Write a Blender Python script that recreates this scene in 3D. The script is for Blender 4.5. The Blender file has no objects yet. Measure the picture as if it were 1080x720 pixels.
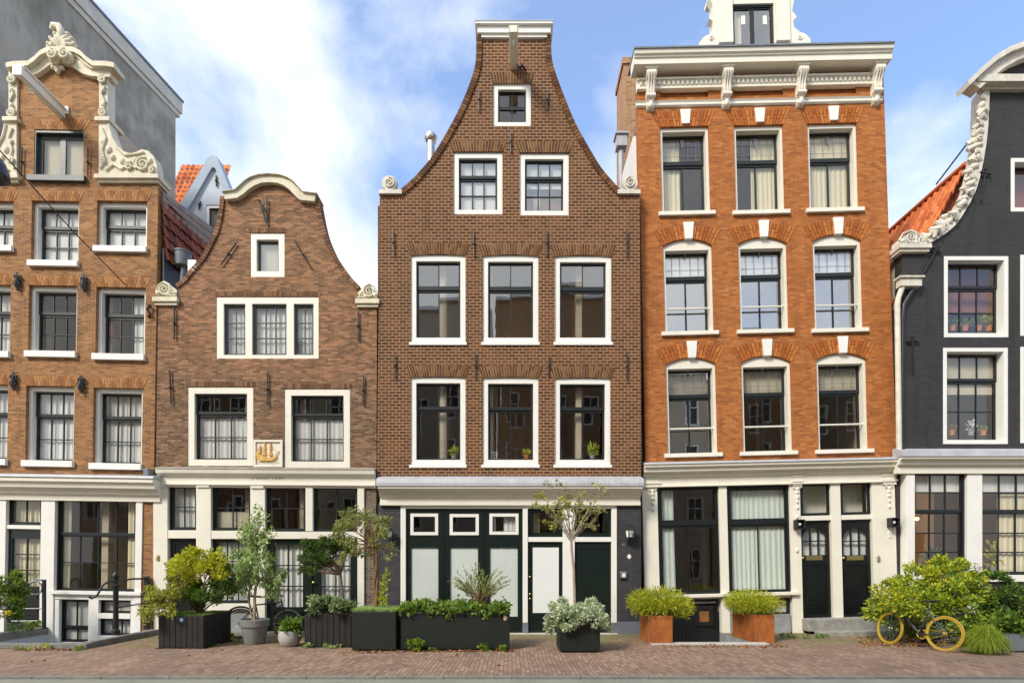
import bpy, bmesh, math, random
import numpy as np
from mathutils import Vector, Matrix

random.seed(7)
np.random.seed(7)
C = bpy.context.scene
COL = C.collection
R = math.radians

# ---------------------------------------------------------------- camera, sky, sun, exposure
D = 13.0            # camera to the main facade line (y = 0)
FP = 585.0          # focal length in photo pixels (1080 px wide)
EYE = 1.65
HOR = 594.0
cam = bpy.data.cameras.new("Camera")
cam_o = bpy.data.objects.new("Camera", cam)
COL.objects.link(cam_o)
cam_o.location = (0, -D, EYE)
cam_o.rotation_euler = (R(90), 0, 0)
cam.sensor_width = 36.0
cam.lens = FP / 1080 * 36
cam.shift_y = (HOR - 360) / 1080
cam.clip_end = 2000
C.camera = cam_o

SUN_EL, SUN_AZ = 40.0, 42.0          # elevation; angle to the left of straight behind the camera
sd = Vector((-math.sin(R(SUN_AZ)) * math.cos(R(SUN_EL)), -math.cos(R(SUN_AZ)) * math.cos(R(SUN_EL)), math.sin(R(SUN_EL))))
sun = bpy.data.lights.new("Sun", 'SUN')
sun.energy = 2.5
sun.angle = R(15)
sun.color = (1.0, 0.93, 0.82)
sun_o = bpy.data.objects.new("Sun", sun)
COL.objects.link(sun_o)
sun_o.rotation_euler = sd.to_track_quat('Z', 'Y').to_euler()

W = bpy.data.worlds.new("World")
C.world = W
W.use_nodes = True
nt = W.node_tree
nt.nodes.clear()
def wn(t, **k):
    n = nt.nodes.new(t)
    for a, b in k.items():
        setattr(n, a, b)
    return n
wout = wn('ShaderNodeOutputWorld')
sky = wn('ShaderNodeTexSky', sky_type='NISHITA', sun_disc=False)
sky.sun_elevation = R(SUN_EL)
sky.sun_rotation = math.atan2(sd.x, sd.y)
sky.air_density = 1.0
sky.dust_density = 0.4
sky.ozone_density = 2.0
bg1 = wn('ShaderNodeBackground')
bg1.inputs[1].default_value = 0.15
tnt = wn('ShaderNodeMix', data_type='RGBA', blend_type='MULTIPLY')
tnt.inputs[0].default_value = 1.0
tnt.inputs[7].default_value = (0.90, 1.18, 1.43, 1)
nt.links.new(sky.outputs[0], tnt.inputs[6])
nt.links.new(tnt.outputs[2], bg1.inputs[0])
bg2 = wn('ShaderNodeBackground')
bg2.inputs[0].default_value = (0.93, 0.965, 1.0, 1)
bg2.inputs[1].default_value = 0.84
tc = wn('ShaderNodeTexCoord')
mp = wn('ShaderNodeMapping')
mp.inputs['Location'].default_value = (7.7, 0.4, 3.1)
mp.inputs['Scale'].default_value = (1.0, 1.0, 1.25)
nt.links.new(tc.outputs['Generated'], mp.inputs[0])
nz = wn('ShaderNodeTexNoise')
nz.inputs['Scale'].default_value = 2.1
nz.inputs['Detail'].default_value = 9
nz.inputs['Roughness'].default_value = 0.56
nz.inputs['Distortion'].default_value = 0.35
nt.links.new(mp.outputs[0], nz.inputs[0])
sx = wn('ShaderNodeSeparateXYZ')
nt.links.new(tc.outputs['Generated'], sx.inputs[0])
# more cloud towards the left of the street, clearer above
m1 = wn('ShaderNodeMath', operation='MULTIPLY_ADD')
nt.links.new(sx.outputs[0], m1.inputs[0])
m1.inputs[1].default_value = -0.20
m1.inputs[2].default_value = 0.055
m2 = wn('ShaderNodeMath', operation='MULTIPLY_ADD')
nt.links.new(sx.outputs[2], m2.inputs[0])
m2.inputs[1].default_value = -0.30
m2.inputs[2].default_value = 0.142
m3 = wn('ShaderNodeMath', operation='ADD')
nt.links.new(m1.outputs[0], m3.inputs[0])
nt.links.new(m2.outputs[0], m3.inputs[1])
# extra unseen cloud behind the viewer, added to brighten pane reflections and soften the light
my_ = wn('ShaderNodeMapRange')
nt.links.new(sx.outputs[1], my_.inputs[0])
my_.inputs[1].default_value = 0.15
my_.inputs[2].default_value = -0.35
my_.inputs[3].default_value = 0.0
my_.inputs[4].default_value = 0.13
m5 = wn('ShaderNodeMath', operation='ADD')
nt.links.new(m3.outputs[0], m5.inputs[0])
nt.links.new(my_.outputs[0], m5.inputs[1])
m4 = wn('ShaderNodeMath', operation='ADD')
nt.links.new(m5.outputs[0], m4.inputs[0])
nt.links.new(nz.outputs['Fac'], m4.inputs[1])
cr = wn('ShaderNodeValToRGB')
cr.color_ramp.elements[0].position = 0.42
cr.color_ramp.elements[0].color = (0.14, 0.14, 0.14, 1)
cr.color_ramp.elements[1].position = 0.64
nt.links.new(m4.outputs[0], cr.inputs[0])
mxs = wn('ShaderNodeMixShader')
nt.links.new(cr.outputs[0], mxs.inputs[0])
nt.links.new(bg1.outputs[0], mxs.inputs[1])
nt.links.new(bg2.outputs[0], mxs.inputs[2])
nt.links.new(mxs.outputs[0], wout.inputs[0])

vs = C.view_settings
vs.view_transform = 'Standard'
vs.look = 'None'
vs.exposure = 0.68
vs.gamma = 1.0
vs.use_curve_mapping = False
C.cycles.max_bounces = 8
C.cycles.transparent_max_bounces = 16
C.cycles.sample_clamp_indirect = 6
C.cycles.caustics_reflective = False
C.cycles.caustics_refractive = False
C.cycles.use_denoising = True

# ---------------------------------------------------------------- helpers: naming
def tag(o, label=None, cat=None, group=None, kind=None):
    for k, v in (('label', label), ('category', cat), ('group', group), ('kind', kind)):
        if v:
            o[k] = v
    return o
def empty(name, loc=(0, 0, 0), rot=(0, 0, 0)):
    o = bpy.data.objects.new(name, None)
    COL.objects.link(o)
    o.location = loc
    o.rotation_euler = rot
    o.empty_display_size = 0.2
    return o
def thing(name, label, cat, loc=(0, 0, 0), rot=(0, 0, 0), group=None):
    return tag(empty(name, loc, rot), label, cat, group)
def copy_tree(o, parent=None):
    c = o.copy()
    COL.objects.link(c)
    if parent:
        c.parent = parent
    for ch in [x for x in bpy.data.objects if x.parent == o]:
        copy_tree(ch, c)
    return c
def gx(px, d):
    return (px - 540) * d / FP
def gz(py, d):
    return EYE + (HOR - py) * d / FP
def pt(px, py, d):
    return Vector((gx(px, d), d - D, gz(py, d)))

# ---------------------------------------------------------------- helpers: materials
class NT:
    def __init__(s, name):
        s.m = bpy.data.materials.new(name)
        s.m.use_nodes = True
        s.t = s.m.node_tree
        s.b = s.t.nodes['Principled BSDF']
        s.o = s.t.nodes['Material Output']
    def n(s, t, ins=None, **k):
        n = s.t.nodes.new(t)
        for a, b in k.items():
            setattr(n, a, b)
        for a, b in (ins or {}).items():
            s.set(n.inputs[a], b)
        return n
    def set(s, sock, v):
        if isinstance(v, bpy.types.NodeSocket):
            s.t.links.new(v, sock)
        elif isinstance(v, (tuple, list)) and len(v) == 3 and sock.type == 'RGBA':
            sock.default_value = (*v, 1)
        else:
            sock.default_value = v
    def ramp(s, fac, stops):
        r = s.n('ShaderNodeValToRGB', {0: fac})
        e = r.color_ramp.elements
        while len(e) < len(stops):
            e.new(0.5)
        for i, (p, c) in enumerate(stops):
            e[i].position = p
            e[i].color = (*c, 1) if len(c) == 3 else c
        return r.outputs[0]
    def mix(s, fac, a, b, blend='MIX'):
        r = s.n('ShaderNodeMix', data_type='RGBA', blend_type=blend)
        s.set(r.inputs[0], fac)
        s.set(r.inputs[6], a)
        s.set(r.inputs[7], b)
        return r.outputs[2]
    def math(s, op, a, b=0.0):
        r = s.n('ShaderNodeMath', operation=op)
        s.set(r.inputs[0], a)
        s.set(r.inputs[1], b)
        return r.outputs[0]
    def noise(s, vec, scale, detail=4, rough=0.55):
        return s.n('ShaderNodeTexNoise', {'Vector': vec, 'Scale': scale, 'Detail': detail, 'Roughness': rough}).outputs['Fac']
    def obj(s):
        return s.n('ShaderNodeTexCoord').outputs['Object']
    def bump(s, h, strength, dist):
        b = s.n('ShaderNodeBump', {'Height': h, 'Strength': strength, 'Distance': dist})
        s.t.links.new(b.outputs[0], s.b.inputs['Normal'])
    def base(s, c):
        s.set(s.b.inputs['Base Color'], c)
    def p(s, **k):
        for a, v in k.items():
            s.set(s.b.inputs[a.replace('_', ' ')], v)

def sc3(c, k):
    return tuple(min(1, x * k) for x in c)
def paint(name, c, rough=0.45, var=0.10, scale=3.0, bump=0.15, streak=0.0, metallic=0.0):
    k = NT(name)
    v = k.obj()
    f = k.noise(v, scale, 6, 0.6)
    col = k.ramp(f, [(0.3, sc3(c, 1 - var)), (0.7, sc3(c, 1 + var * 0.5))])
    if streak:
        mpn = k.n('ShaderNodeMapping', {'Vector': v, 'Scale': (9, 9, 0.6)})
        st = k.noise(mpn.outputs[0], 1.5, 5, 0.65)
        m = k.ramp(st, [(0.5, (0, 0, 0)), (0.75, (1, 1, 1))])
        col = k.mix(k.math('MULTIPLY', m, streak), col, sc3(c, 0.45))
    if streak:
        gr = k.ramp(k.noise(v, 7.0, 8, 0.75), [(0.58, (0, 0, 0)), (0.78, (1, 1, 1))])
        col = k.mix(k.math('MULTIPLY', gr, 0.22), col, (c[0] * 0.45, c[1] * 0.40, c[2] * 0.33))
    k.base(col)
    f2 = k.noise(v, 60, 3)
    k.set(k.b.inputs['Roughness'], k.math('MULTIPLY_ADD', f2, 0.2))
    r = k.n('ShaderNodeMapRange', {'Value': f2, 'To Min': max(0.05, rough - 0.08), 'To Max': rough + 0.12})
    k.set(k.b.inputs['Roughness'], r.outputs[0])
    k.bump(f2, bump, 0.003)
    k.p(Metallic=metallic)
    return k.m
def brick(name, cols, mortar, bw=0.22, bh=0.065, mort=0.010, tint=0.25, patch=None, pale=0.0, paintc=None, bump=0.5, upper=None):
    k = NT(name)
    v = k.obj()
    s = k.n('ShaderNodeSeparateXYZ', {0: v})
    xy = k.math('ADD', s.outputs[0], s.outputs[1])
    vec = k.n('ShaderNodeCombineXYZ', {0: xy, 1: s.outputs[2], 2: 0.0}).outputs[0]
    br = k.n('ShaderNodeTexBrick', {'Vector': vec, 'Color1': (0, 0, 0), 'Color2': (1, 1, 1), 'Mortar': (0.5, 0.5, 0.5), 'Scale': 1.0,
             'Mortar Size': mort, 'Mortar Smooth': 0.2, 'Bias': 0.0, 'Brick Width': bw, 'Row Height': bh})
    br.offset = 0.5
    n1 = k.noise(v, 0.9, 6, 0.62)
    n2 = k.noise(vec, 14.0, 4, 0.6)
    # a colour per brick, shifted by patches of the wall
    f = k.math('ADD', k.math('MULTIPLY', br.outputs['Color'], 0.55), k.math('MULTIPLY', n2, 0.45))
    col = k.ramp(f, [(0.12, cols[0]), (0.38, cols[1]), (0.62, cols[2]), (0.88, cols[3])])
    tn = k.ramp(n1, [(0.28, (1 - tint,) * 3), (0.72, (1 + tint * 0.35,) * 3)])
    col = k.mix(1.0, col, tn, 'MULTIPLY')
    if patch:
        pn = k.noise(v, 1.7, 7, 0.65)
        pf = k.ramp(pn, [(0.53, (0, 0, 0)), (0.68, (1, 1, 1))])
        col = k.mix(k.math('MULTIPLY', pf, 0.7), col, k.mix(k.math('MULTIPLY', br.outputs['Color'], 0.5), patch, sc3(patch, 0.6)))
    if upper:
        # a rebuilt upper part of the wall in redder brick
        uz = k.n('ShaderNodeMapRange', {'Value': k.math('ADD', s.outputs[2], k.math('MULTIPLY', k.noise(v, 0.9, 5), 3.0)), 'From Min': upper[0], 'From Max': upper[0] + 1.6})
        col = k.mix(k.math('MULTIPLY', uz.outputs[0], 0.62), col, k.ramp(f, [(0.15, sc3(upper[1], 0.35)), (0.5, upper[1]), (0.9, sc3(upper[1], 1.7))]))
    if pale:
        wn_ = k.noise(vec, 3.0, 8, 0.75)
        wf = k.ramp(wn_, [(0.60, (0, 0, 0)), (0.72, (1, 1, 1))])
        col = k.mix(k.math('MULTIPLY', wf, pale), col, (0.52, 0.44, 0.36))
    mo = k.mix(k.math('MULTIPLY', n1, 0.8), mortar, sc3(mortar, 0.55))
    col = k.mix(br.outputs['Fac'], col, mo)
    if paintc:
        col = k.ramp(k.math('ADD', k.math('MULTIPLY', n1, 0.6), k.math('MULTIPLY', f, 0.4)), [(0.3, sc3(paintc, 0.75)), (0.7, sc3(paintc, 1.25))])
    sv = k.n('ShaderNodeCombineXYZ', {0: k.math('MULTIPLY', xy, 3.2), 1: k.math('MULTIPLY', s.outputs[2], 0.35), 2: 0.0}).outputs[0]
    sf = k.ramp(k.noise(sv, 1.3, 7, 0.7), [(0.50, (0, 0, 0)), (0.72, (1, 1, 1))])
    col = k.mix(k.math('MULTIPLY', sf, 0.34), col, sc3(mortar, 0.16))
    k.base(col)
    h = k.math('SUBTRACT', k.math('MULTIPLY', n2, 0.35), br.outputs['Fac'])
    k.bump(h, bump, 0.008)
    k.p(Roughness=0.82 if not paintc else 0.55)
    k.set(k.b.inputs['Specular IOR Level'], 0.3)
    return k.m
def island(name, stops, rough=0.8, bump=0.3, spec=0.3):
    k = NT(name)
    g = k.n('ShaderNodeNewGeometry')
    v = k.obj()
    n = k.noise(v, 18, 4, 0.6)
    f = k.math('ADD', k.math('MULTIPLY', g.outputs['Random Per Island'], 0.75), k.math('MULTIPLY', n, 0.25))
    k.base(k.ramp(f, stops))
    k.bump(k.noise(v, 70, 3), bump, 0.004)
    k.p(Roughness=rough)
    k.set(k.b.inputs['Specular IOR Level'], spec)
    return k.m
def leafmat(name, c0, c1, c2, trans=0.35, rough=0.5):
    k = NT(name)
    g = k.n('ShaderNodeNewGeometry')
    v = k.obj()
    f = k.math('ADD', k.math('MULTIPLY', g.outputs['Random Per Island'], 0.6), k.math('MULTIPLY', k.noise(v, 2.6, 3), 0.4))
    col = k.ramp(f, [(0.22, c0), (0.5, c1), (0.8, c2)])
    k.base(col)
    k.p(Roughness=rough)
    tr = k.n('ShaderNodeBsdfTranslucent', {'Color': col})
    mx = k.n('ShaderNodeMixShader', {0: trans})
    k.t.links.new(k.b.outputs[0], mx.inputs[1])
    k.t.links.new(tr.outputs[0], mx.inputs[2])
    k.t.links.new(mx.outputs[0], k.o.inputs[0])
    return k.m
def glassmat(name, ior=1.9, tint=(0.93, 0.95, 0.94), rough=0.0, wob=0.02):
    k = NT(name)
    k.t.nodes.remove(k.b)
    bf = k.n('ShaderNodeNewGeometry').outputs['Backfacing']
    fr = k.n('ShaderNodeFresnel', {'IOR': k.math('ADD', k.math('MULTIPLY', bf, 1 / ior - ior), ior)})
    tr = k.n('ShaderNodeBsdfTransparent', {0: tint})
    gl = k.n('ShaderNodeBsdfGlossy', {'Color': (1, 1, 1), 'Roughness': rough})
    v = k.obj()
    b = k.n('ShaderNodeBump', {'Height': k.noise(v, 2.2, 2), 'Strength': wob, 'Distance': 0.03})
    k.t.links.new(b.outputs[0], gl.inputs['Normal'])
    mx = k.n('ShaderNodeMixShader')
    k.t.links.new(fr.outputs[0], mx.inputs[0])
    k.t.links.new(tr.outputs[0], mx.inputs[1])
    k.t.links.new(gl.outputs[0], mx.inputs[2])
    k.t.links.new(mx.outputs[0], k.o.inputs[0])
    return k.m
def clothmat(name, c, trans=0.35, scale=8):
    k = NT(name)
    v = k.obj()
    mpn = k.n('ShaderNodeMapping', {'Vector': v, 'Scale': (scale, scale, 0.4)})
    f = k.noise(mpn.outputs[0], 2, 3)
    col = k.ramp(f, [(0.3, sc3(c, 0.88)), (0.7, c)])
    k.base(col)
    k.p(Roughness=0.9)
    tr = k.n('ShaderNodeBsdfTranslucent', {'Color': col})
    mx = k.n('ShaderNodeMixShader', {0: trans})
    k.t.links.new(k.b.outputs[0], mx.inputs[1])
    k.t.links.new(tr.outputs[0], mx.inputs[2])
    k.t.links.new(mx.outputs[0], k.o.inputs[0])
    return k.m

M = {}
M['white'] = paint('white_paint', (0.83, 0.815, 0.765), 0.4, 0.05, 2.5, 0.1, 0.06)
M['cream'] = paint('cream_paint', (0.81, 0.77, 0.66), 0.42, 0.06, 2.0, 0.1, 0.08)
M['stone_cream'] = paint('cream_sandstone', (0.72, 0.66, 0.50), 0.7, 0.16, 4.0, 0.5, 0.30)
M['stone_white'] = paint('white_sandstone', (0.68, 0.64, 0.55), 0.7, 0.22, 5.0, 0.5, 0.35)
M['sash'] = paint('dark_sash_paint', (0.009, 0.013, 0.013), 0.4, 0.2, 6, 0.1)
M['sash_grey'] = paint('grey_sash_paint', (0.055, 0.066, 0.066), 0.4, 0.2, 6, 0.1)
M['door_green'] = paint('dark_green_door_paint', (0.006, 0.014, 0.011), 0.3, 0.25, 3, 0.1)
M['door_black'] = paint('black_door_paint', (0.009, 0.011, 0.012), 0.25, 0.25, 3, 0.1)
M['lead'] = paint('lead_flashing', (0.46, 0.47, 0.50), 0.5, 0.2, 3, 0.3, 0.25)
M['zinc'] = paint('zinc_grey', (0.17, 0.19, 0.22), 0.45, 0.2, 3, 0.2, 0.2)
M['iron'] = paint('black_iron', (0.015, 0.015, 0.017), 0.45, 0.3, 8, 0.4)
M['plaster'] = paint('interior_plaster', (0.50, 0.41, 0.30), 0.8, 0.15, 1.2, 0.1)
M['wood_floor'] = paint('interior_floor', (0.14, 0.085, 0.05), 0.5, 0.3, 3, 0.1)
M['brass'] = paint('brass', (0.72, 0.55, 0.24), 0.3, 0.1, 6, 0.1, 0, 1.0)
M['steel'] = paint('brushed_steel', (0.62, 0.6, 0.57), 0.3, 0.1, 6, 0.1, 0.1, 1.0)
M['glass'] = glassmat('window_glass', 1.9)
M['glass_mirror'] = glassmat('sky_reflecting_glass', 4.6)
M['glass_bright'] = glassmat('double_glazing', 3.0)
M['glass_low'] = glassmat('shop_glass', 1.6)
M['curtain'] = clothmat('white_curtain', (0.90, 0.88, 0.85), 0.2)
M['curtain_cream'] = clothmat('cream_curtain', (0.88, 0.78, 0.54), 0.2)
M['curtain_green'] = clothmat('pale_green_curtain', (0.82, 0.88, 0.80), 0.2)
M['blind'] = clothmat('white_blind', (0.92, 0.92, 0.89), 0.15, 2)
M['blind_beige'] = clothmat('beige_blind', (0.66, 0.58, 0.44), 0.15, 2)
M['frost'] = paint('frosted_panel', (0.78, 0.80, 0.78), 0.25, 0.05, 1.2, 0.03)
M['b1'] = brick('orange_brown_brick', [(0.12, 0.056, 0.028), (0.28, 0.122, 0.044), (0.385, 0.176, 0.062), (0.50, 0.265, 0.11)], (0.40, 0.26, 0.14), 0.16, 0.049, 0.0065, 0.32, (0.36, 0.13, 0.035), 0.14)
M['b2'] = brick('mottled_brown_brick', [(0.05, 0.029, 0.018), (0.15, 0.078, 0.042), (0.27, 0.14, 0.072), (0.46, 0.29, 0.18)], (0.26, 0.19, 0.125), 0.16, 0.049, 0.007, 0.40, (0.32, 0.135, 0.055), 0.50, upper=(6.6, (0.34, 0.145, 0.06)))
M['b3'] = brick('brown_brick_pale_joints', [(0.055, 0.022, 0.010), (0.105, 0.039, 0.016), (0.145, 0.055, 0.022), (0.21, 0.085, 0.036)], (0.42, 0.265, 0.145), 0.165, 0.072, 0.0098, 0.28, (0.20, 0.070, 0.024), 0.10)
M['b4'] = brick('bright_orange_brick', [(0.24, 0.068, 0.018), (0.40, 0.122, 0.027), (0.48, 0.155, 0.035), (0.57, 0.24, 0.075)], (0.44, 0.20, 0.075), 0.16, 0.053, 0.006, 0.22, (0.36, 0.105, 0.016), 0.10)
M['b5'] = brick('charcoal_painted_brick', [(0.03,) * 3] * 4, (0.03,) * 3, 0.2, 0.058, 0.008, 0.2, None, 0.0, (0.043, 0.040, 0.038), 1.2)
M['b6'] = brick('pinkish_chimney_brick', [(0.22, 0.10, 0.05), (0.40, 0.19, 0.085), (0.48, 0.25, 0.12), (0.55, 0.33, 0.18)], (0.46, 0.34, 0.22), 0.21, 0.065, 0.010, 0.3, (0.30, 0.16, 0.09), 0.2)
M['b_dark'] = brick('dark_painted_brick', [(0.03,) * 3] * 4, (0.03,) * 3, 0.21, 0.07, 0.01, 0.2, None, 0.0, (0.052, 0.050, 0.055), 0.9)
M['b_pier'] = brick('weathered_dark_brick', [(0.06, 0.04, 0.03), (0.13, 0.09, 0.065), (0.20, 0.14, 0.10), (0.30, 0.23, 0.18)], (0.30, 0.26, 0.21), 0.20, 0.06, 0.008, 0.3)
M['a1'] = island('orange_arch_bricks', [(0.1, (0.22, 0.088, 0.028)), (0.5, (0.35, 0.145, 0.044)), (0.9, (0.46, 0.21, 0.075))])
M['a2'] = island('brown_arch_bricks', [(0.1, (0.10, 0.05, 0.026)), (0.5, (0.18, 0.09, 0.044)), (0.9, (0.28, 0.15, 0.08))])
M['a3'] = island('dark_arch_bricks', [(0.1, (0.075, 0.030, 0.012)), (0.5, (0.13, 0.054, 0.019)), (0.9, (0.22, 0.105, 0.042))])
M['a4'] = island('rubbed_orange_bricks', [(0.1, (0.30, 0.082, 0.015)), (0.5, (0.44, 0.128, 0.021)), (0.9, (0.53, 0.19, 0.043))])
M['mortar'] = paint('arch_mortar', (0.38, 0.25, 0.13), 0.9, 0.2, 8, 0.3)
M['mortar4'] = paint('orange_arch_mortar', (0.20, 0.065, 0.02), 0.9, 0.2, 8, 0.3)
M['tile_orange'] = island('orange_pantiles', [(0.1, (0.36, 0.075, 0.022)), (0.5, (0.56, 0.14, 0.035)), (0.9, (0.68, 0.23, 0.07))], 0.7)
M['tile_red'] = island('weathered_red_pantiles', [(0.1, (0.13, 0.045, 0.03)), (0.5, (0.25, 0.075, 0.045)), (0.9, (0.36, 0.13, 0.08))], 0.75)
def plaster_mat():
    k = NT('stained_grey_plaster')
    v = k.obj()
    n1 = k.n('ShaderNodeTexNoise', {'Vector': v, 'Scale': 0.38, 'Detail': 9, 'Roughness': 0.62, 'Distortion': 0.9}).outputs['Fac']
    n2 = k.noise(v, 2.6, 9, 0.7)
    mpn = k.n('ShaderNodeMapping', {'Vector': v, 'Scale': (1.5, 1.5, 0.13)})
    n3 = k.noise(mpn.outputs[0], 1.4, 8, 0.7)
    f = k.math('ADD', k.math('MULTIPLY', n1, 0.6), k.math('ADD', k.math('MULTIPLY', n2, 0.25), k.math('MULTIPLY', n3, 0.25)))
    k.base(k.ramp(f, [(0.38, (0.14, 0.125, 0.10)), (0.50, (0.26, 0.23, 0.185)), (0.64, (0.43, 0.385, 0.315))]))
    k.bump(k.noise(v, 9, 9, 0.7), 0.6, 0.02)
    k.p(Roughness=0.9)
    return k.m
M['grey_plaster'] = plaster_mat()
M['pale_blue'] = paint('pale_blue_plaster', (0.52, 0.58, 0.66), 0.7, 0.06, 2, 0.3, 0.05)
M['board_blue'] = paint('blue_grey_board', (0.34, 0.42, 0.51), 0.6, 0.1, 3, 0.2, 0.1)
M['old_wood'] = paint('weathered_boards', (0.34, 0.30, 0.25), 0.85, 0.3, 6, 0.5, 0.4)
M['slate'] = paint('dark_blue_lead', (0.055, 0.07, 0.10), 0.5, 0.25, 3, 0.2, 0.1)
M['bluestone'] = paint('bluestone', (0.22, 0.215, 0.20), 0.75, 0.3, 5, 0.6, 0.1)
M['step_stone'] = paint('worn_step_stone', (0.30, 0.29, 0.27), 0.8, 0.35, 6, 0.6, 0.1)
M['pale_stone'] = paint('pale_stone_slab', (0.50, 0.47, 0.42), 0.75, 0.2, 5, 0.4)
M['grey_plinth'] = paint('grey_plinth_render', (0.30, 0.31, 0.32), 0.8, 0.3, 4, 0.4, 0.2)
M['well_blue'] = paint('pale_blue_limewash', (0.48, 0.51, 0.56), 0.8, 0.2, 4, 0.4, 0.3)
M['orange_stone'] = paint('ochre_relief', (0.74, 0.43, 0.12), 0.6, 0.2, 10, 0.5)
M['text_grey'] = paint('faded_lettering', (0.36, 0.33, 0.27), 0.7, 0.3, 20, 0.1)

# ---------------------------------------------------------------- helpers: geometry
class MB:
    def __init__(s):
        s.v, s.f, s.mi, s.cur = [], [], [], 0
    def add(s, vs_, fs_):
        o = len(s.v)
        s.v.extend(tuple(v) for v in vs_)
        for f in fs_:
            s.f.append(tuple(i + o for i in f))
            s.mi.append(s.cur)
        return s
    def box(s, x0, x1, y0, y1, z0, z1):
        return s.add([(x0, y0, z0), (x1, y0, z0), (x1, y1, z0), (x0, y1, z0), (x0, y0, z1), (x1, y0, z1), (x1, y1, z1), (x0, y1, z1)],
                     [(0, 3, 2, 1), (4, 5, 6, 7), (0, 1, 5, 4), (1, 2, 6, 5), (2, 3, 7, 6), (3, 0, 4, 7)])
    def hexa(s, p):
        return s.add(p, [(0, 3, 2, 1), (4, 5, 6, 7), (0, 1, 5, 4), (1, 2, 6, 5), (2, 3, 7, 6), (3, 0, 4, 7)])
    def prism(s, poly, y0, y1):            # convex polygon (x, z), extruded along y
        n = len(poly)
        s.add([(x, y0, z) for x, z in poly] + [(x, y1, z) for x, z in poly],
              [tuple(range(n)), tuple(range(2 * n - 1, n - 1, -1))] + [(i, i + n, (i + 1) % n + n, (i + 1) % n) for i in range(n)])
        return s
    def prism_x(s, poly, x0, x1):          # polygon (y, z), extruded along x
        n = len(poly)
        s.add([(x0, y, z) for y, z in poly] + [(x1, y, z) for y, z in poly],
              [tuple(range(n)), tuple(range(2 * n - 1, n - 1, -1))] + [(i, i + n, (i + 1) % n + n, (i + 1) % n) for i in range(n)])
        return s
    def strip(s, outer, inner, y0, y1):    # band between two polylines (x, z), extruded along y
        n = len(outer)
        vv, ff = [], []
        for (a, b) in zip(outer, inner):
            vv += [(a[0], y0, a[1]), (b[0], y0, b[1]), (b[0], y1, b[1]), (a[0], y1, a[1])]
        for i in range(n - 1):
            o = 4 * i
            for j in range(4):
                ff.append((o + j, o + (j + 1) % 4, o + 4 + (j + 1) % 4, o + 4 + j))
        ff += [(0, 3, 2, 1), (4 * n - 4, 4 * n - 3, 4 * n - 2, 4 * n - 1)]
        return s.add(vv, ff)
    def tube(s, pts, r, n=8, cap=True):
        pts = [Vector(p) for p in pts]
        rs = r if isinstance(r, (list, tuple)) else [r] * len(pts)
        vv, ff = [], []
        ref = None
        for i, p in enumerate(pts):
            t = (pts[min(i + 1, len(pts) - 1)] - pts[max(i - 1, 0)])
            if t.length < 1e-9:
                t = Vector((0, 0, 1))
            t.normalize()
            if ref is None:
                ref = t.orthogonal().normalized()
            ref = (ref - t * ref.dot(t))
            if ref.length < 1e-6:
                ref = t.orthogonal()
            ref.normalize()
            b = t.cross(ref)
            for k in range(n):
                a = 2 * math.pi * k / n
                vv.append(p + (ref * math.cos(a) + b * math.sin(a)) * rs[i])
        for i in range(len(pts) - 1):
            for k in range(n):
                ff.append((i * n + k, i * n + (k + 1) % n, (i + 1) * n + (k + 1) % n, (i + 1) * n + k))
        if cap:
            ff += [tuple(range(n - 1, -1, -1)), tuple(range((len(pts) - 1) * n, len(pts) * n))]
        return s.add(vv, ff)
    def lathe(s, prof, c=(0, 0, 0), n=20):
        vv, ff = [], []
        for r, z in prof:
            for k in range(n):
                a = 2 * math.pi * k / n
                vv.append((c[0] + r * math.cos(a), c[1] + r * math.sin(a), c[2] + z))
        for i in range(len(prof) - 1):
            for k in range(n):
                ff.append((i * n + k, i * n + (k + 1) % n, (i + 1) * n + (k + 1) % n, (i + 1) * n + k))
        ff += [tuple(range(n - 1, -1, -1)), tuple(range((len(prof) - 1) * n, len(prof) * n))]
        return s.add(vv, ff)
    def ball(s, c, rx, ry=None, rz=None, n=10, m=7):
        ry = rx if ry is None else ry
        rz = rx if rz is None else rz
        vv, ff = [], []
        for i in range(m + 1):
            a = math.pi * i / m
            for k in range(n):
                b = 2 * math.pi * k / n
                vv.append((c[0] + rx * math.sin(a) * math.cos(b), c[1] + ry * math.sin(a) * math.sin(b), c[2] + rz * math.cos(a)))
        for i in range(m):
            for k in range(n):
                ff.append((i * n + k, (i + 1) * n + k, (i + 1) * n + (k + 1) % n, i * n + (k + 1) % n))
        return s.add(vv, ff)
    def torus(s, c, Rr, r, axis='y', n=24, m=8, arc=1.0):
        pts = []
        N = n if arc >= 1 else n
        for i in range(N + 1):
            a = 2 * math.pi * arc * i / N
            if axis == 'y':
                pts.append((c[0] + Rr * math.cos(a), c[1], c[2] + Rr * math.sin(a)))
            elif axis == 'x':
                pts.append((c[0], c[1] + Rr * math.cos(a), c[2] + Rr * math.sin(a)))
            else:
                pts.append((c[0] + Rr * math.cos(a), c[1] + Rr * math.sin(a), c[2]))
        return s.tube(pts, r, m, arc < 1)
    def spiral(s, cx, cz, y, r0, turns=1.6, th=0.02, a0=0.0, sgn=1):
        pts, rs = [], []
        n = int(18 * turns)
        for i in range(n + 1):
            t = i / n
            a = a0 + sgn * 2 * math.pi * turns * t
            rr = r0 * (1 - 0.86 * t)
            pts.append((cx + rr * math.cos(a), y - 0.02 * t, cz + rr * math.sin(a)))
            rs.append(th * (1 - 0.45 * t))
        s.tube(pts, rs, 7)
        s.ball(pts[-1], th * 0.9, n=8, m=5)
        return s
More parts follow.
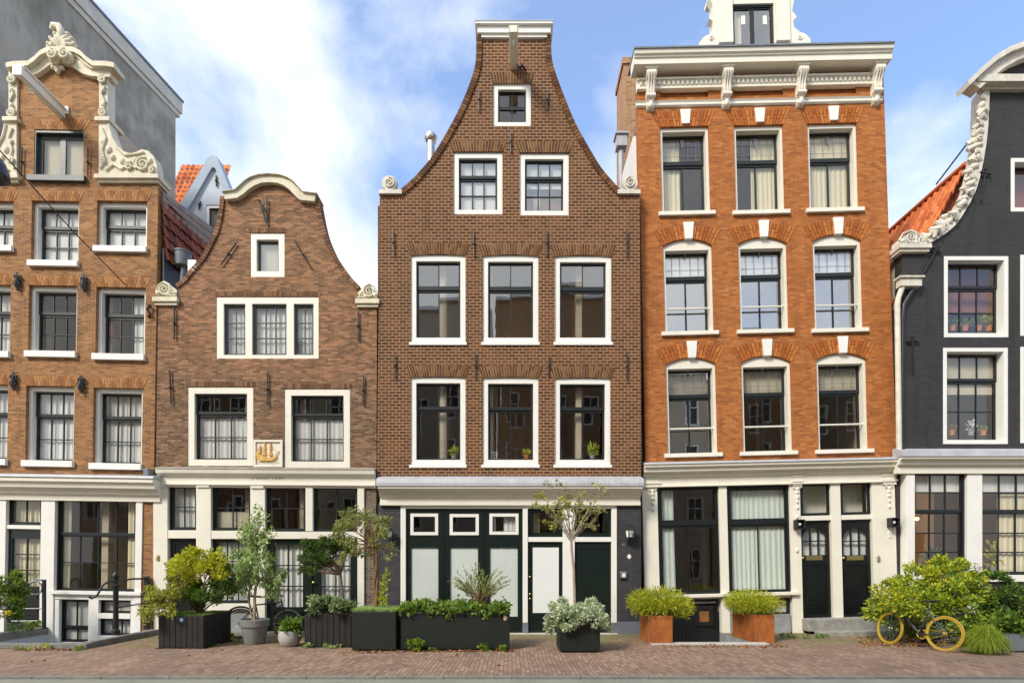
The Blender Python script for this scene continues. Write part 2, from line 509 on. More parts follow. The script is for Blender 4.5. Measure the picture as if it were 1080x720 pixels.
    def solid(s, outer, holes, y0, y1):    # any outline (x, z) with holes
        cu = bpy.data.curves.new('tmp', 'CURVE')
        cu.dimensions = '2D'
        cu.fill_mode = 'BOTH'
        cu.extrude = abs(y1 - y0) / 2
        for poly in [outer] + list(holes):
            sp = cu.splines.new('POLY')
            sp.points.add(len(poly) - 1)
            for i, (x, z) in enumerate(poly):
                sp.points[i].co = (x, z, 0, 1)
            sp.use_cyclic_u = True
        ob = bpy.data.objects.new('tmp', cu)
        me = bpy.data.meshes.new_from_object(ob)
        ym = (y0 + y1) / 2
        s.add([(v.co.x, ym - v.co.z, v.co.y) for v in me.vertices], [tuple(p.vertices) for p in me.polygons])
        bpy.data.objects.remove(ob)
        bpy.data.curves.remove(cu)
        bpy.data.meshes.remove(me)
        return s
    def xf(s, m, start=0):
        for i in range(start, len(s.v)):
            s.v[i] = tuple(m @ Vector(s.v[i]))
        return s
    def build(s, name, mat, parent=None, smooth=None, bevel=0.0, weld=True, recalc=True):
        me = bpy.data.meshes.new(name)
        me.from_pydata(s.v, [], s.f)
        mats = mat if isinstance(mat, (list, tuple)) else [mat]
        for m_ in mats:
            me.materials.append(m_)
        if len(mats) > 1:
            me.polygons.foreach_set('material_index', s.mi)
        bm = bmesh.new()
        bm.from_mesh(me)
        if weld:
            bmesh.ops.remove_doubles(bm, verts=bm.verts, dist=1e-5)
        if recalc:
            bmesh.ops.recalc_face_normals(bm, faces=bm.faces)
        bm.to_mesh(me)
        bm.free()
        if smooth:
            me.shade_smooth()
            me.set_sharp_from_angle(angle=R(smooth))
        o = bpy.data.objects.new(name, me)
        COL.objects.link(o)
        if parent:
            o.parent = parent
        if bevel:
            b = o.modifiers.new('bevel', 'BEVEL')
            b.width = bevel
            b.segments = 2
            b.limit_method = 'ANGLE'
            b.angle_limit = R(40)
        return o

def box_obj(name, mat, parent, x0, x1, y0, y1, z0, z1, bevel=0.0):
    return MB().box(x0, x1, y0, y1, z0, z1).build(name, mat, parent, bevel=bevel)
def smooth_curve(pts, n=6):
    """Catmull-Rom through the points."""
    p = [pts[0]] + list(pts) + [pts[-1]]
    out = []
    for i in range(1, len(p) - 2):
        for k in range(n):
            t = k / n
            q = []
            for a in range(2):
                p0, p1, p2, p3 = p[i - 1][a], p[i][a], p[i + 1][a], p[i + 2][a]
                q.append(0.5 * (2 * p1 + (p2 - p0) * t + (2 * p0 - 5 * p1 + 4 * p2 - p3) * t * t + (3 * p1 - p0 - 3 * p2 + p3) * t ** 3))
            out.append(tuple(q))
    out.append(tuple(pts[-1]))
    return out
def offset_line(pts, d):
    out = []
    for i in range(len(pts)):
        a = Vector(pts[max(0, i - 1)])
        b = Vector(pts[min(len(pts) - 1, i + 1)])
        t = (b - a)
        t.normalize()
        out.append((pts[i][0] - t.y * d, pts[i][1] + t.x * d))
    return out
def arc_top(x0, x1, zs, rise, n=10):
    """points of a segmental arch from (x1, zs) to (x0, zs), counter-clockwise"""
    if rise <= 0.001:
        return [(x1, zs), (x0, zs)]
    w = (x1 - x0) / 2
    r = (w * w + rise * rise) / (2 * rise)
    cx, cz = (x0 + x1) / 2, zs + rise - r
    a1 = math.asin(w / r)
    return [(cx + r * math.sin(a1 - 2 * a1 * i / n), cz + r * math.cos(a1 - 2 * a1 * i / n)) for i in range(n + 1)]

class House:
    def __init__(s, name, label, px0, y=0.0, roll=0.0, cat='house'):
        s.y, s.px0 = y, px0
        s.k = FP / (D + y)
        s.th = R(roll)
        s.root = thing(name, label, cat, ((px0 - 540) / s.k, y, 0), (0, s.th, 0))
        s.holes = []
        s.c, s.s = math.cos(s.th), math.sin(s.th)
    def L(s, px, py, yo=0.0):
        f = (D + s.y + yo) / (D + s.y)        # the point stands yo metres behind the facade line
        px, py = 540 + (px - 540) * f, HOR + (py - HOR) * f
        dx, dz = (px - s.px0) / s.k, EYE + (HOR - py) / s.k
        return (dx * s.c - dz * s.s, dx * s.s + dz * s.c)
    def rect(s, r):
        cx, cz = s.L((r[0] + r[2]) / 2, (r[1] + r[3]) / 2)
        w, h = (r[2] - r[0]) / s.k, (r[3] - r[1]) / s.k
        return cx - w / 2, cx + w / 2, cz - h / 2, cz + h / 2
    def P(s, pts, yo=0.0):
        return [s.L(p[0], p[1], yo) for p in pts]
    def box(s, mb, r, y0, y1):
        x0, x1, z0, z1 = s.rect(r)
        return mb.box(x0, x1, y0, y1, z0, z1)
    def cap(s, mb, a, b, prof):
        """a moulding run from pixel a to pixel b (top edge): prof = [(y out, z down)] in metres"""
        (x0, z0), (x1, z1) = s.L(*a, prof[0][0]), s.L(*b, prof[0][0])
        n = len(prof)
        mb.add([(x0 - (0), y, z0 - z) for y, z in prof] + [(x1, y, z1 - z) for y, z in prof],
               [tuple(range(n)), tuple(range(2 * n - 1, n - 1, -1))] + [(i, i + n, (i + 1) % n + n, (i + 1) % n) for i in range(n)])
        return mb

rng = random.Random(3)
def wavy(mb, x0, x1, z0, z1, y, amp=0.011, wl=0.12):
    n = max(6, int((x1 - x0) / wl * 8))
    vv, ff = [], []
    ph = rng.uniform(0, 6)
    for i in range(n + 1):
        t = i / n
        x = x0 + (x1 - x0) * t
        a = x / wl * 2 * math.pi + ph + 1.1 * math.sin(x * 5.3 + ph)
        for j in range(4):
            u = j / 3
            vv.append((x + 0.008 * math.sin(a * 1.7 + j), y + amp * (0.55 + 0.45 * (1 - u)) * math.sin(a + 0.25 * j), z0 + (z1 - z0) * u))
    for i in range(n):
        for j in range(3):
            o = i * 4 + j
            ff.append((o, o + 4, o + 5, o + 1))
    # a back layer 4 mm behind, so that the cloth has thickness
    m = len(vv)
    vv += [(x, yy + 0.004, z) for x, yy, z in vv]
    ff += [tuple(i + m for i in reversed(f)) for f in ff]
    return mb.add(vv, ff)

def window(H, r, cas=0.1, cy=0.03, sy=0.1, sw=0.05, split=0.4, u=(2, 1), l=(2, 1), rail=0.07, bar=0.022, rise=0.0, sill=None, curtains=(), glass='glass',
           sash='sash', frame='white', name='window', hole=True, label=None, top=None, bottom=None, sidebar=None, door=False, lower_set=0.025):
    """window > sash, pane, sill, curtain.  r: opening in photo pixels; the rest in metres"""
    x0, x1, z0, z1 = H.rect(r)
    zs = z1 - rise
    outer = [(x0, z0), (x1, z0)] + arc_top(x0, x1, zs, rise)
    if hole:
        H.holes.append(outer)
    e = 0.002
    top = cas if top is None else top
    bottom = cas if bottom is None else bottom
    ix0, ix1, iz0, iz1 = x0 + cas, x1 - cas, z0 + bottom, (zs if rise else z1) - top
    mb = MB()
    if cas > 0.001:
        o2 = [(x0 + e, z0 + e), (x1 - e, z0 + e)] + arc_top(x0 + e, x1 - e, zs - e, rise)
        inner = [(ix0, iz0), (ix1, iz0), (ix1, iz1), (ix0, iz1)]
        mb.solid(o2, [inner], cy, sy + 0.10)
        root = mb.build(name, M[frame], H.root)
        sashes = root
    else:
        # a frame of its own around the lights
        mb.solid([(x0 + e, z0 + e), (x1 - e, z0 + e), (x1 - e, z1 - e), (x0 + e, z1 - e)],
                 [[(x0 + sw, z0 + sw), (x1 - sw, z0 + sw), (x1 - sw, z1 - sw), (x0 + sw, z1 - sw)]], cy, sy + 0.07)
        root = mb.build(name, M[sash], H.root)
        ix0, ix1, iz0, iz1 = x0 + sw, x1 - sw, z0 + sw, z1 - sw
    if label:
        root['label'] = label
    s_ = 0.6 * sw if cas <= 0.001 else sw
    zm = iz1 - split * (iz1 - iz0)
    panes = MB()
    def one(zb, zt, cols, rows, yy, below=0.0, above=0.0):
        m = MB()
        a0, a1 = ix0 + 0.001, ix1 - 0.001
        lo, hi = zb + 0.001 + max(s_, below), zt - 0.001 - max(s_, above)
        m.solid([(a0, zb + 0.001), (a1, zb + 0.001), (a1, zt - 0.001), (a0, zt - 0.001)], [[(a0 + s_, lo), (a1 - s_, lo), (a1 - s_, hi), (a0 + s_, hi)]], yy, yy + 0.045)
        W_, H_ = a1 - a0 - 2 * s_, hi - lo
        for i in range(1, cols):
            xx = a0 + s_ + W_ * i / cols
            m.box(xx - bar / 2, xx + bar / 2, yy + 0.006, yy + 0.04, lo, hi)
        for j in range(1, rows):
            zz = lo + H_ * j / rows
            m.box(a0 + s_, a1 - s_, yy + 0.008, yy + 0.038, zz - bar / 2, zz + bar / 2)
        m.build('sash', M[sash], root, weld=False)
        for i in range(cols):
            for j in range(rows):
                xa, xb = a0 + s_ + W_ * i / cols, a0 + s_ + W_ * (i + 1) / cols
                za, zb_ = lo + H_ * j / rows, lo + H_ * (j + 1) / rows
                tx, tz = rng.gauss(0, 0.006), rng.gauss(0, 0.006)
                yc = yy + 0.023
                w2, h2 = (xb - xa) / 2, (zb_ - za) / 2
                panes.add([(xa, yc - w2 * tx - h2 * tz, za), (xb, yc + w2 * tx - h2 * tz, za), (xb, yc + w2 * tx + h2 * tz, zb_), (xa, yc - w2 * tx + h2 * tz, zb_)], [(0, 1, 2, 3)])
    if split > 0.001:
        one(zm, iz1, u[0], u[1], sy, below=rail if l else 0)
        if l:
            one(iz0, zm, l[0], l[1], sy + lower_set, above=rail * 0.35)
    else:
        one(iz0, iz1, l[0], l[1], sy)
    panes.build('pane', M[glass], root, weld=False, recalc=False)
    if sill:
        (x_o, h_s, out) = sill
        MB().hexa([(x0 - x_o, -out, z0 - h_s), (x1 + x_o, -out, z0 - h_s), (x1 + x_o, sy, z0 - h_s), (x0 - x_o, sy, z0 - h_s),
                   (x0 - x_o, -out, z0 + 0.001), (x1 + x_o, -out, z0 + 0.001), (x1 + x_o, sy, z0 + 0.02), (x0 - x_o, sy, z0 + 0.02)]).build('sill', M[frame], root, bevel=0.004)
    w_, h_ = ix1 - ix0, iz1 - iz0
    for c in curtains:
        kind, fx0, fx1, fz0, fz1 = c[:5]
        mt = c[5] if len(c) > 5 else 'curtain'
        m = MB()
        if kind == 'blind':
            m.box(ix0 + w_ * fx0, ix0 + w_ * fx1, sy + 0.082, sy + 0.088, iz0 + h_ * fz0, iz0 + h_ * fz1)
            m.build('blind', M[mt], root)
        else:
            wavy(m, ix0 + w_ * fx0, ix0 + w_ * fx1, iz0 + h_ * fz0, iz0 + h_ * fz1, sy + 0.105)
            m.build('curtain', M[mt], root, smooth=60, weld=False)
    return root

def brick_arch(H, r, h, mat, mortar='mortar', splay=0.12, rise=0.0, bw=0.06, key=None, proud=0.006):
    """fan of bricks above the opening r; h in metres"""
    x0, x1, z0, z1 = H.rect(r)
    x0 -= 0.02
    x1 += 0.02
    zs = z1 - rise
    n = max(5, int((x1 - x0) / bw))
    n += (n + 1) % 2
    lo = arc_top(x0, x1, zs, rise, n)[::-1] if rise > 0.001 else [(x0 + (x1 - x0) * i / n, z1) for i in range(n + 1)]
    cx = (x0 + x1) / 2
    hi = []
    for i, (x, z) in enumerate(lo):
        t = (x - cx) / ((x1 - x0) / 2)
        zz = (zs + h) + (rise * 0.75) * (1 - t * t)
        hi.append((cx + (x - cx) * (1 + 2 * splay / (x1 - x0)), zz))
    mb = MB()
    mb.cur = 1
    mb.strip([(a[0], a[1]) for a in hi], [(a[0], a[1] + 0.001) for a in lo], -0.002, 0.05)
    mb.cur = 0
    for i in range(n):
        a, b, c, d = lo[i], lo[i + 1], hi[i + 1], hi[i]
        g = 0.20 + 0.08 * rng.random()
        def lp(p, q, t):
            return (p[0] + (q[0] - p[0]) * t, p[1] + (q[1] - p[1]) * t)
        pr = proud + 0.003 * rng.random()
        segs = [(0.02, 0.98)] if h < 0.2 else ([(0.01, 0.60), (0.64, 0.99)] if i % 2 else [(0.01, 0.34), (0.38, 0.99)])
        l0, l1 = lp(a, b, g / 2), lp(a, b, 1 - g / 2)
        h0, h1 = lp(d, c, g / 2), lp(d, c, 1 - g / 2)
        for (t0, t1) in segs:
            mb.prism([lp(l0, h0, t0), lp(l1, h1, t0), lp(l1, h1, t1), lp(l0, h0, t1)], -pr, 0.02)
    o = mb.build('brick_arch', [M[mat], M[mortar]], H.root, weld=False)
    if key:
        kx0, kx1, kz0, kz1 = H.rect(key)
        q = (kx1 - kx0) * 0.14
        MB().prism([(kx0 + q, kz0), (kx1 - q, kz0), (kx1, kz1), (kx0, kz1)], -0.045, 0.05).build('keystone', M['white'], H.root, bevel=0.006)
    return o

def anchors(H, lst, w=0.035):
    """straight iron wall anchors, each (top px x, y, bottom px x, y)"""
    for a in lst:
        (xa, za), (xb, zb) = H.L(a[0], a[1]), H.L(a[2], a[3])
        m = MB()
        m.tube([(xa, -0.045, za), (xb, -0.045, zb)], w / 2, 6)
        xm, zm = (xa + xb) / 2, (za + zb) / 2
        m.ball((xm, -0.05, zm), w * 0.9, n=8, m=5)
        m.box(xm - 0.014, xm + 0.014, -0.045, 0.05, zm - 0.014, zm + 0.014)
        m.build('wall_anchor', M['iron'], H.root, smooth=40, weld=False)

def tile_roof(mb, o, u, v, nu, nv, tw=0.24, tl=0.30, amp=0.04):
    """pantiles: o origin at the eave, u along the eave, v up the slope (unit vectors)"""
    u, v, o = Vector(u).normalized(), Vector(v).normalized(), Vector(o)
    nn = u.cross(v).normalized()
    prof = [(0.0, 0.3), (0.2, 1.0), (0.45, 0.75), (0.7, 0.0), (0.88, 0.05), (1.06, 0.33)]
    for j in range(nv):
        for i in range(nu):
            dz = rng.uniform(-0.006, 0.006)
            vv, ff = [], []
            for (t, h) in prof:
                for (sv, lift) in ((0.0, 0.045), (1.12, 0.0)):
                    for th in (0.0, -0.016):
                        vv.append(o + u * ((i + t) * tw) + v * ((j + sv) * tl) + nn * (h * amp + lift + dz + th))
            for a in range(len(prof) - 1):
                q, w_ = a * 4, (a + 1) * 4
                ff += [(q, w_, w_ + 2, q + 2), (q + 1, q + 3, w_ + 3, w_ + 1), (q, q + 1, w_ + 1, w_)]
            mb.add(vv, ff)
    return mb
# ================================================================ the setting: ground
# rectangles (x0, x1, y0, y1) of the sunken light wells in front of two houses
WELL1 = (-10.85, -8.42, -2.12, 0.30)
WELL4 = (3.42, 5.02, -1.62, 0.60)
def rect_poly(x0, x1, y0, y1):
    return [(x0, y0), (x1, y0), (x1, y1), (x0, y1)]
def sheet(name, outer, holes, z, mat, th=0.002):
    m = MB().solid(outer, holes, 0, th)
    m.v = [(x, zz, z - y) for x, y, zz in m.v]
    o = m.build(name, mat)
    o['kind'] = 'structure'
    return o
def paving_mat():
    k = NT('brick_paving')
    v = k.obj()
    s = k.n('ShaderNodeSeparateXYZ', {0: v})
    wob = k.math('MULTIPLY', k.math('SUBTRACT', k.noise(v, 0.6, 3), 0.5), 0.06)
    vec = k.n('ShaderNodeCombineXYZ', {0: s.outputs[1], 1: k.math('ADD', s.outputs[0], wob), 2: 0.0}).outputs[0]
    br = k.n('ShaderNodeTexBrick', {'Vector': vec, 'Color1': (0, 0, 0), 'Color2': (1, 1, 1), 'Mortar': (0.5, 0.5, 0.5), 'Scale': 1.0,
             'Mortar Size': 0.006, 'Mortar Smooth': 0.3, 'Bias': 0.0, 'Brick Width': 0.19, 'Row Height': 0.068})
    n1 = k.noise(v, 0.8, 6, 0.65)
    n2 = k.noise(v, 22, 4, 0.6)
    f = k.math('ADD', k.math('MULTIPLY', br.outputs['Color'], 0.6), k.math('MULTIPLY', n2, 0.4))
    col = k.ramp(f, [(0.1, (0.20, 0.122, 0.082)), (0.4, (0.285, 0.180, 0.124)), (0.65, (0.345, 0.226, 0.160)), (0.95, (0.44, 0.31, 0.23))])
    col = k.mix(1.0, col, k.ramp(n1, [(0.3, (0.72, 0.72, 0.72)), (0.7, (1.12, 1.1, 1.08))]), 'MULTIPLY')
    n4 = k.n('ShaderNodeTexNoise', {'Vector': v, 'Scale': 0.45, 'Detail': 8, 'Roughness': 0.7, 'Distortion': 0.6}).outputs['Fac']
    col = k.mix(k.math('MULTIPLY', k.ramp(n4, [(0.50, (0, 0, 0)), (0.66, (1, 1, 1))]), 0.45), col, (0.15, 0.105, 0.075))
    n5 = k.noise(v, 5.0, 8, 0.75)
    col = k.mix(k.math('MULTIPLY', k.ramp(n5, [(0.60, (0, 0, 0)), (0.72, (1, 1, 1))]), 0.22), col, (0.40, 0.30, 0.23))
    col = k.mix(br.outputs['Fac'], col, (0.14, 0.105, 0.07))
    # moss in the joints and in patches near the house fronts
    my = k.n('ShaderNodeMapRange', {'Value': s.outputs[1], 'From Min': -3.4, 'From Max': -0.8, 'To Min': -0.12, 'To Max': 0.18})
    mn = k.math('ADD', k.noise(v, 1.3, 7, 0.7), my.outputs[0])
    mf = k.ramp(mn, [(0.56, (0, 0, 0)), (0.72, (1, 1, 1))])
    moss = k.mix(n2, (0.11, 0.115, 0.035), (0.22, 0.21, 0.08))
    col = k.mix(k.math('MULTIPLY', mf, 0.75), col, moss)
    k.base(col)
    k.bump(k.math('SUBTRACT', k.math('MULTIPLY', n2, 0.4), br.outputs['Fac']), 0.6, 0.008)
    k.p(Roughness=0.8)
    return k.m
def road_mat():
    k = NT('street_asphalt')
    v = k.obj()
    n1 = k.noise(v, 1.2, 6, 0.6)
    n2 = k.noise(v, 90, 3)
    col = k.ramp(k.math('ADD', k.math('MULTIPLY', n1, 0.5), k.math('MULTIPLY', n2, 0.5)), [(0.3, (0.16, 0.165, 0.125)), (0.7, (0.33, 0.325, 0.26))])
    k.base(col)
    k.bump(n2, 0.5, 0.004)
    k.p(Roughness=0.85)
    return k.m
M['paving'] = paving_mat()
M['road'] = road_mat()
wells = [rect_poly(*WELL1), rect_poly(*WELL4)]
sheet('ground', rect_poly(-400, 400, -400, 400), wells, -0.114, M['road'])
sheet('road', rect_poly(-60, 60, -11.0, -4.93), [], -0.03, M['road'], 0.05)
sheet('pavement', rect_poly(-60, 60, -4.84, 12.0), wells, 0.0, M['paving'], 0.10)
sheet('opposite_pavement', rect_poly(-60, 60, -22, -11.0), [], 0.0, M['paving'], 0.10)
kb = MB()
x = -30.0
while x < 30:
    kb.box(x + 0.003, x + 0.997, -4.915, -4.842, -0.2, 0.004 + rng.uniform(-0.004, 0.004))
    x += 1.0
kerb = kb.build('kerb', M['bluestone'], bevel=0.008)
kerb['kind'] = 'structure'
M['soil'] = paint('dark_soil', (0.05, 0.038, 0.025), 0.95, 0.4, 8, 0.8)

def light_well(r, depth, wallmat, floor, rim=None):
    x0, x1, y0, y1 = r
    m = MB()
    m.box(x0 - 0.1, x1 + 0.1, y0 - 0.1, y1 + 0.1, -depth - 0.1, -depth)
    m.box(x0 - 0.1, x0 + 0.002, y0 - 0.1, y1, -depth, -0.004)
    m.box(x1 - 0.002, x1 + 0.1, y0 - 0.1, y1, -depth, -0.004)
    m.box(x0 + 0.002, x1 - 0.002, y0 - 0.1, y0 + 0.002, -depth, -0.004)
    o = m.build('light_well', M[wallmat])
    o['kind'] = 'structure'
    return o
light_well(WELL1, 1.1, 'well_blue', 'bluestone')
light_well(WELL4, 0.62, 'grey_plinth', 'bluestone')

# ================================================================ houses
def shell(H, pxl, pxr, floors, ztop, depth=4.0, mat='plaster', partition=True):
    """the rooms behind the windows: party walls, back wall, floors"""
    xl, _ = H.L(pxl, HOR)
    xr, _ = H.L(pxr, HOR)
    m = MB()
    y0, y1 = 0.30, depth
    m.box(xl, xr, y1, y1 + 0.15, -1.1, ztop)
    zs = [H.L(pxl, f)[1] for f in floors]
    for z in zs + [ztop]:
        m.box(xl + 0.16, xr - 0.16, y0, y1 - 0.002, z - 0.12, z + 0.02)
    m.box(xl, xl + 0.158, y0, y1 - 0.002, -1.1, ztop)
    m.box(xr - 0.158, xr, y0, y1 - 0.002, -1.1, ztop)
    # partition walls that break the rooms up
    for i, z in enumerate(zs if partition else []):
        xx = xl + (xr - xl) * (0.36 if i % 2 else 0.64)
        zt = zs[i - 1] - 0.122 if i else ztop - 0.122
        m.box(xx, xx + 0.1, y0 + 2.3, y1 - 0.004, z + 0.021, zt)
    m.build('interior_wall', M[mat], H.root)
def side_walls(H, pxl, pxr, zt, mat, depth=8.0, y0=0.27, zb=-1.1):
    xl, _ = H.L(pxl, HOR)
    xr, _ = H.L(pxr, HOR)
    m = MB()
    m.box(xl - 0.10, xl - 0.003, y0, depth, zb, zt).box(xr + 0.003, xr + 0.10, y0, depth, zb, zt).box(xl, xr, depth - 0.1, depth, zb, zt)
    m.build('side_wall', M[mat], H.root)
def hip_roof(H, pxl, pxr, ze, pxm, zr, y0, y1, mat='tile_red'):
    xl, _ = H.L(pxl, HOR)
    xr, _ = H.L(pxr, HOR)
    xm, _ = H.L(pxm, HOR)
    m = MB()
    m.add([(xl, y0, ze), (xm, y0, zr), (xm, y1, zr), (xl, y1, ze), (xr, y0, ze), (xr, y1, ze)], [(0, 1, 2, 3), (1, 4, 5, 2), (0, 4, 1), (3, 2, 5), (0, 3, 5, 4)])
    m.build('roof', M[mat], H.root)
def coping(H, pts, width, mat, y0=-0.035, y1=0.29, step=0.078, side=1):
    c = smooth_curve(H.P(pts), 14)
    # resample evenly
    L_ = [0]
    for a, b in zip(c, c[1:]):
        L_.append(L_[-1] + math.hypot(b[0] - a[0], b[1] - a[1]))
    n = int(L_[-1] / step)
    q = [(float(np.interp(L_[-1] * i / n, L_, [p[0] for p in c])), float(np.interp(L_[-1] * i / n, L_, [p[1] for p in c]))) for i in range(n + 1)]
    off = offset_line(q, width * side)
    m = MB()
    for i in range(n):
        def lp(a, b, t):
            return (a[0] + (b[0] - a[0]) * t, a[1] + (b[1] - a[1]) * t)
        e = 0.006 * rng.random()
        m.prism([lp(q[i], q[i + 1], 0.07), lp(q[i], q[i + 1], 0.93), lp(off[i], off[i + 1], 0.93), lp(off[i], off[i + 1], 0.07)], y0 - e, y1)
    m.build('coping', M[mat], H.root, weld=False)
def scroll_block(H, r, mat, curls=2, flip=1, ybase=-0.10, name='scroll'):
    """a low carved scroll ornament on a slab; r = pixel box of scroll, slab underneath"""
    x0, x1, z0, z1 = H.rect(r)
    w, h = x1 - x0, z1 - z0
    m = MB()
    a, b = (x0, x1) if flip > 0 else (x1, x0)
    def X(t):
        return a + (b - a) * t
    n = 12
    prof = [(X(0.0), z0)] + [(X(t), z0 + h * (0.35 + 0.62 * math.sin(min(1, t * 1.9) * math.pi / 2) * (1 if t < 0.55 else max(0.25, 1 - (t - 0.55) * 1.6)))) for t in [i / n for i in range(n + 1)]] + [(X(1.0), z0)]
    m.solid(prof, [], -0.02, 0.22)
    m.spiral(X(0.42), z0 + h * 0.52, -0.05, h * 0.40, 1.9, h * 0.075, math.pi * 0.5, -flip)
    m.spiral(X(0.80), z0 + h * 0.28, -0.05, h * 0.22, 1.3, h * 0.06, math.pi * 0.5, flip)
    m.tube([(X(0.0), -0.03, z0 + h * 0.35), (X(0.15), -0.04, z0 + h * 0.8), (X(0.42), -0.05, z0 + h * 0.98), (X(0.65), -0.04, z0 + h * 0.85), (X(0.8), -0.03, z0 + h * 0.5), (X(1.0), -0.03, z0 + h * 0.3)], h * 0.06, 7)
    if curls > 2:
        for t, zz, r_ in ((0.12, 0.3, 0.16), (0.6, 0.2, 0.14), (0.95, 0.12, 0.1)):
            m.ball((X(t), -0.04, z0 + h * zz), h * r_, 0.05, h * r_)
    m.box(x0 - 0.05, x1 + 0.05, ybase, 0.26, z0 - 0.10, z0 + 0.001)
    m.box(x0 - 0.02, x1 + 0.02, ybase + 0.04, 0.25, z0 - 0.17, z0 - 0.101)
    m.build(name, M[mat], H.root, smooth=45, weld=False)
def letters(H, txt, px, py, size, y, mat, name='lettering', shear=0.0, parent=None):
    cu = bpy.data.curves.new('t', 'FONT')
    cu.body = txt
    cu.size = size
    cu.shear = shear
    cu.align_x = 'CENTER'
    cu.align_y = 'CENTER'
    cu.extrude = 0.003
    ob = bpy.data.objects.new('t', cu)
    COL.objects.link(ob)
    dg = bpy.context.evaluated_depsgraph_get()
    me = bpy.data.meshes.new_from_object(ob.evaluated_get(dg))
    x, z = H.L(px, py)
    mb = MB()
    mb.add([(v.co.x + x, y - v.co.z, v.co.y + z) for v in me.vertices], [tuple(p.vertices) for p in me.polygons])
    bpy.data.objects.remove(ob)
    return mb.build(name, M[mat], parent or H.root, weld=False)

# ---------------------------------------------------------------- the tall grey plastered house behind
M['board_pale'] = paint('pale_eave_board', (0.62, 0.56, 0.47), 0.7, 0.15, 2.0, 0.2, 0.2)
gh = thing('tall_house', 'tall house whose bare grey plaster side wall rises behind the carved gable', 'house', (-16, 4, 0))
m = MB()
XW = -12.98
m.prism_x([(0.8, 0), (8.40, 0), (8.40, 19.1), (0.8, 17.75)], XW - 7, XW)
m.v = [(a + 16, b - 4, c) for a, b, c in m.v]
m.build('plaster_wall', M['grey_plaster'], gh)
m = MB()
m.prism_x([(0.5, 17.75), (8.70, 19.20), (8.70, 19.66), (0.5, 18.21)], XW - 0.3, XW + 0.09)
m.prism_x([(0.5, 17.55), (8.62, 19.00), (8.62, 19.18), (0.5, 17.735)], XW - 0.3, XW + 0.04)
m.v = [(a + 16, b - 4, c) for a, b, c in m.v]
m.build('eave_board', M['board_pale'], gh)
m = MB()
m.prism_x([(0.45, 18.205), (8.74, 19.67), (8.74, 19.74), (0.45, 18.275)], XW - 7, XW + 0.13)
m.v = [(a + 16, b - 4, c) for a, b, c in m.v]
m.build('roof', M['zinc'], gh)

# ---------------------------------------------------------------- the pale blue gabled house far behind
bh = House('rear_house', 'pale blue plastered house with a pointed gable seen over the small bell gable', 214, 11.0)
pts = [(184, 330), (187, 233), (222, 172), (225, 170), (229, 171), (243, 207), (252, 240), (252, 330)]
bh.holes = []
window(bh, (217, 216, 234, 252), cas=0.12, sy=0.10, split=0, l=(1, 1), u=(1, 1), glass='glass_bright', curtains=[('blind', 0, 1, 0, 1, 'zinc')])  # the zinc blind is a dark sheet standing in for the unlit room
MB().solid(bh.P(pts), bh.holes, 0, 0.3).build('plaster_wall', M['pale_blue'], bh.root)
oc = bh.P([(182, 234), (221, 168), (225, 165.5), (230, 167), (246, 206), (256, 241)])
ic = bh.P([(192, 236), (223.5, 181), (226, 178), (228.5, 180), (241, 209), (250, 242)])
MB().strip(oc, ic, -0.12, 0.4).build('gable_board', M['board_blue'], bh.root)
anchors(bh, [(228.5, 186, 229, 197), (212, 213, 210, 221)], 0.07)
xl, zb = bh.L(150, 260)
xr, _ = bh.L(224, 260)
tm = MB()
tile_roof(tm, (xl, 0.45, zb + 0.3), (1, 0, 0), (0, 0.42, 0.91), 10, 17, 0.24, 0.34, 0.05)
tm.build('roof', M['tile_orange'], bh.root, weld=False)
MB().box(xl, xr + 1.4, 0.9, 4.5, -11.0 + 11.0, zb + 1.2).build('rear_wall', M['pale_blue'], bh.root)

# ================================================================ HOUSE 1: orange brown brick, carved neck gable
H1 = House('neck_gable_house', 'orange brown brick house with a carved cream neck gable and grey sash windows', 62, 0.0, 1.0)
K1 = dict(cas=0.075, cy=0.085, sy=0.19, sw=0.05, top=0.09, bottom=0.03, rail=0.07)
# attic casements
window(H1, (36, 137, 88, 187), cas=0.025, cy=0.012, sy=0.11, sw=0.085, frame='sash_grey', top=0.06, split=0, l=(2, 1), bar=0.13, sash='sash_grey', bottom=0.02,
       sill=(0.09, 0.13, 0.09), curtains=[('blind', 0.0, 1.0, 0.0, 1.0, 'blind_beige')])
brick_arch(H1, (36, 137, 88, 187), 0.25, 'a1', splay=0.16)
full = [('cloth', 0.0, 1.0, 0.0, 1.0)]
r1 = [(-36, 212, 14, 260), (33, 212, 83, 276), (102, 212, 155, 261)]
for i, r in enumerate(r1):
    window(H1, r, split=0.46 if i != 1 else 0.36, u=(3, 1), l=(3, 1 if i != 1 else 2), sill=(0.03, 0.13, 0.08), curtains=[('blind', 0.0, 1.0, 0.0, 1.0, 'blind')], glass='glass_low', **K1)
r2 = [(-40, 300, 11, 371), (30, 301, 81, 371), (101, 303, 153, 374)]
for i, r in enumerate(r2):
    window(H1, r, split=0.36, u=(3, 1), l=(3, 2), glass='glass_low', sill=(0.03, 0.14, 0.08), curtains=[[('cloth', 0.5, 1.0, 0.0, 1.0)], [('blind', 0.0, 0.05, 0.0, 1.0)], [('cloth', 0.6, 1.0, 0.0, 1.0, 'curtain')]][i], **K1)
r3 = [(-42, 405, 8, 484), (27, 407, 78, 486), (98, 409, 150, 489)]
for i, r in enumerate(r3):
    window(H1, r, split=0.36, u=(3, 1), l=(3, 2), sill=(0.03, 0.14, 0.08), curtains=[('cloth', 0.0, 1.0, 0.0, 1.0)], **K1)
for r in r1 + r2 + r3:
    brick_arch(H1, r, 0.24, 'a1', splay=0.10)
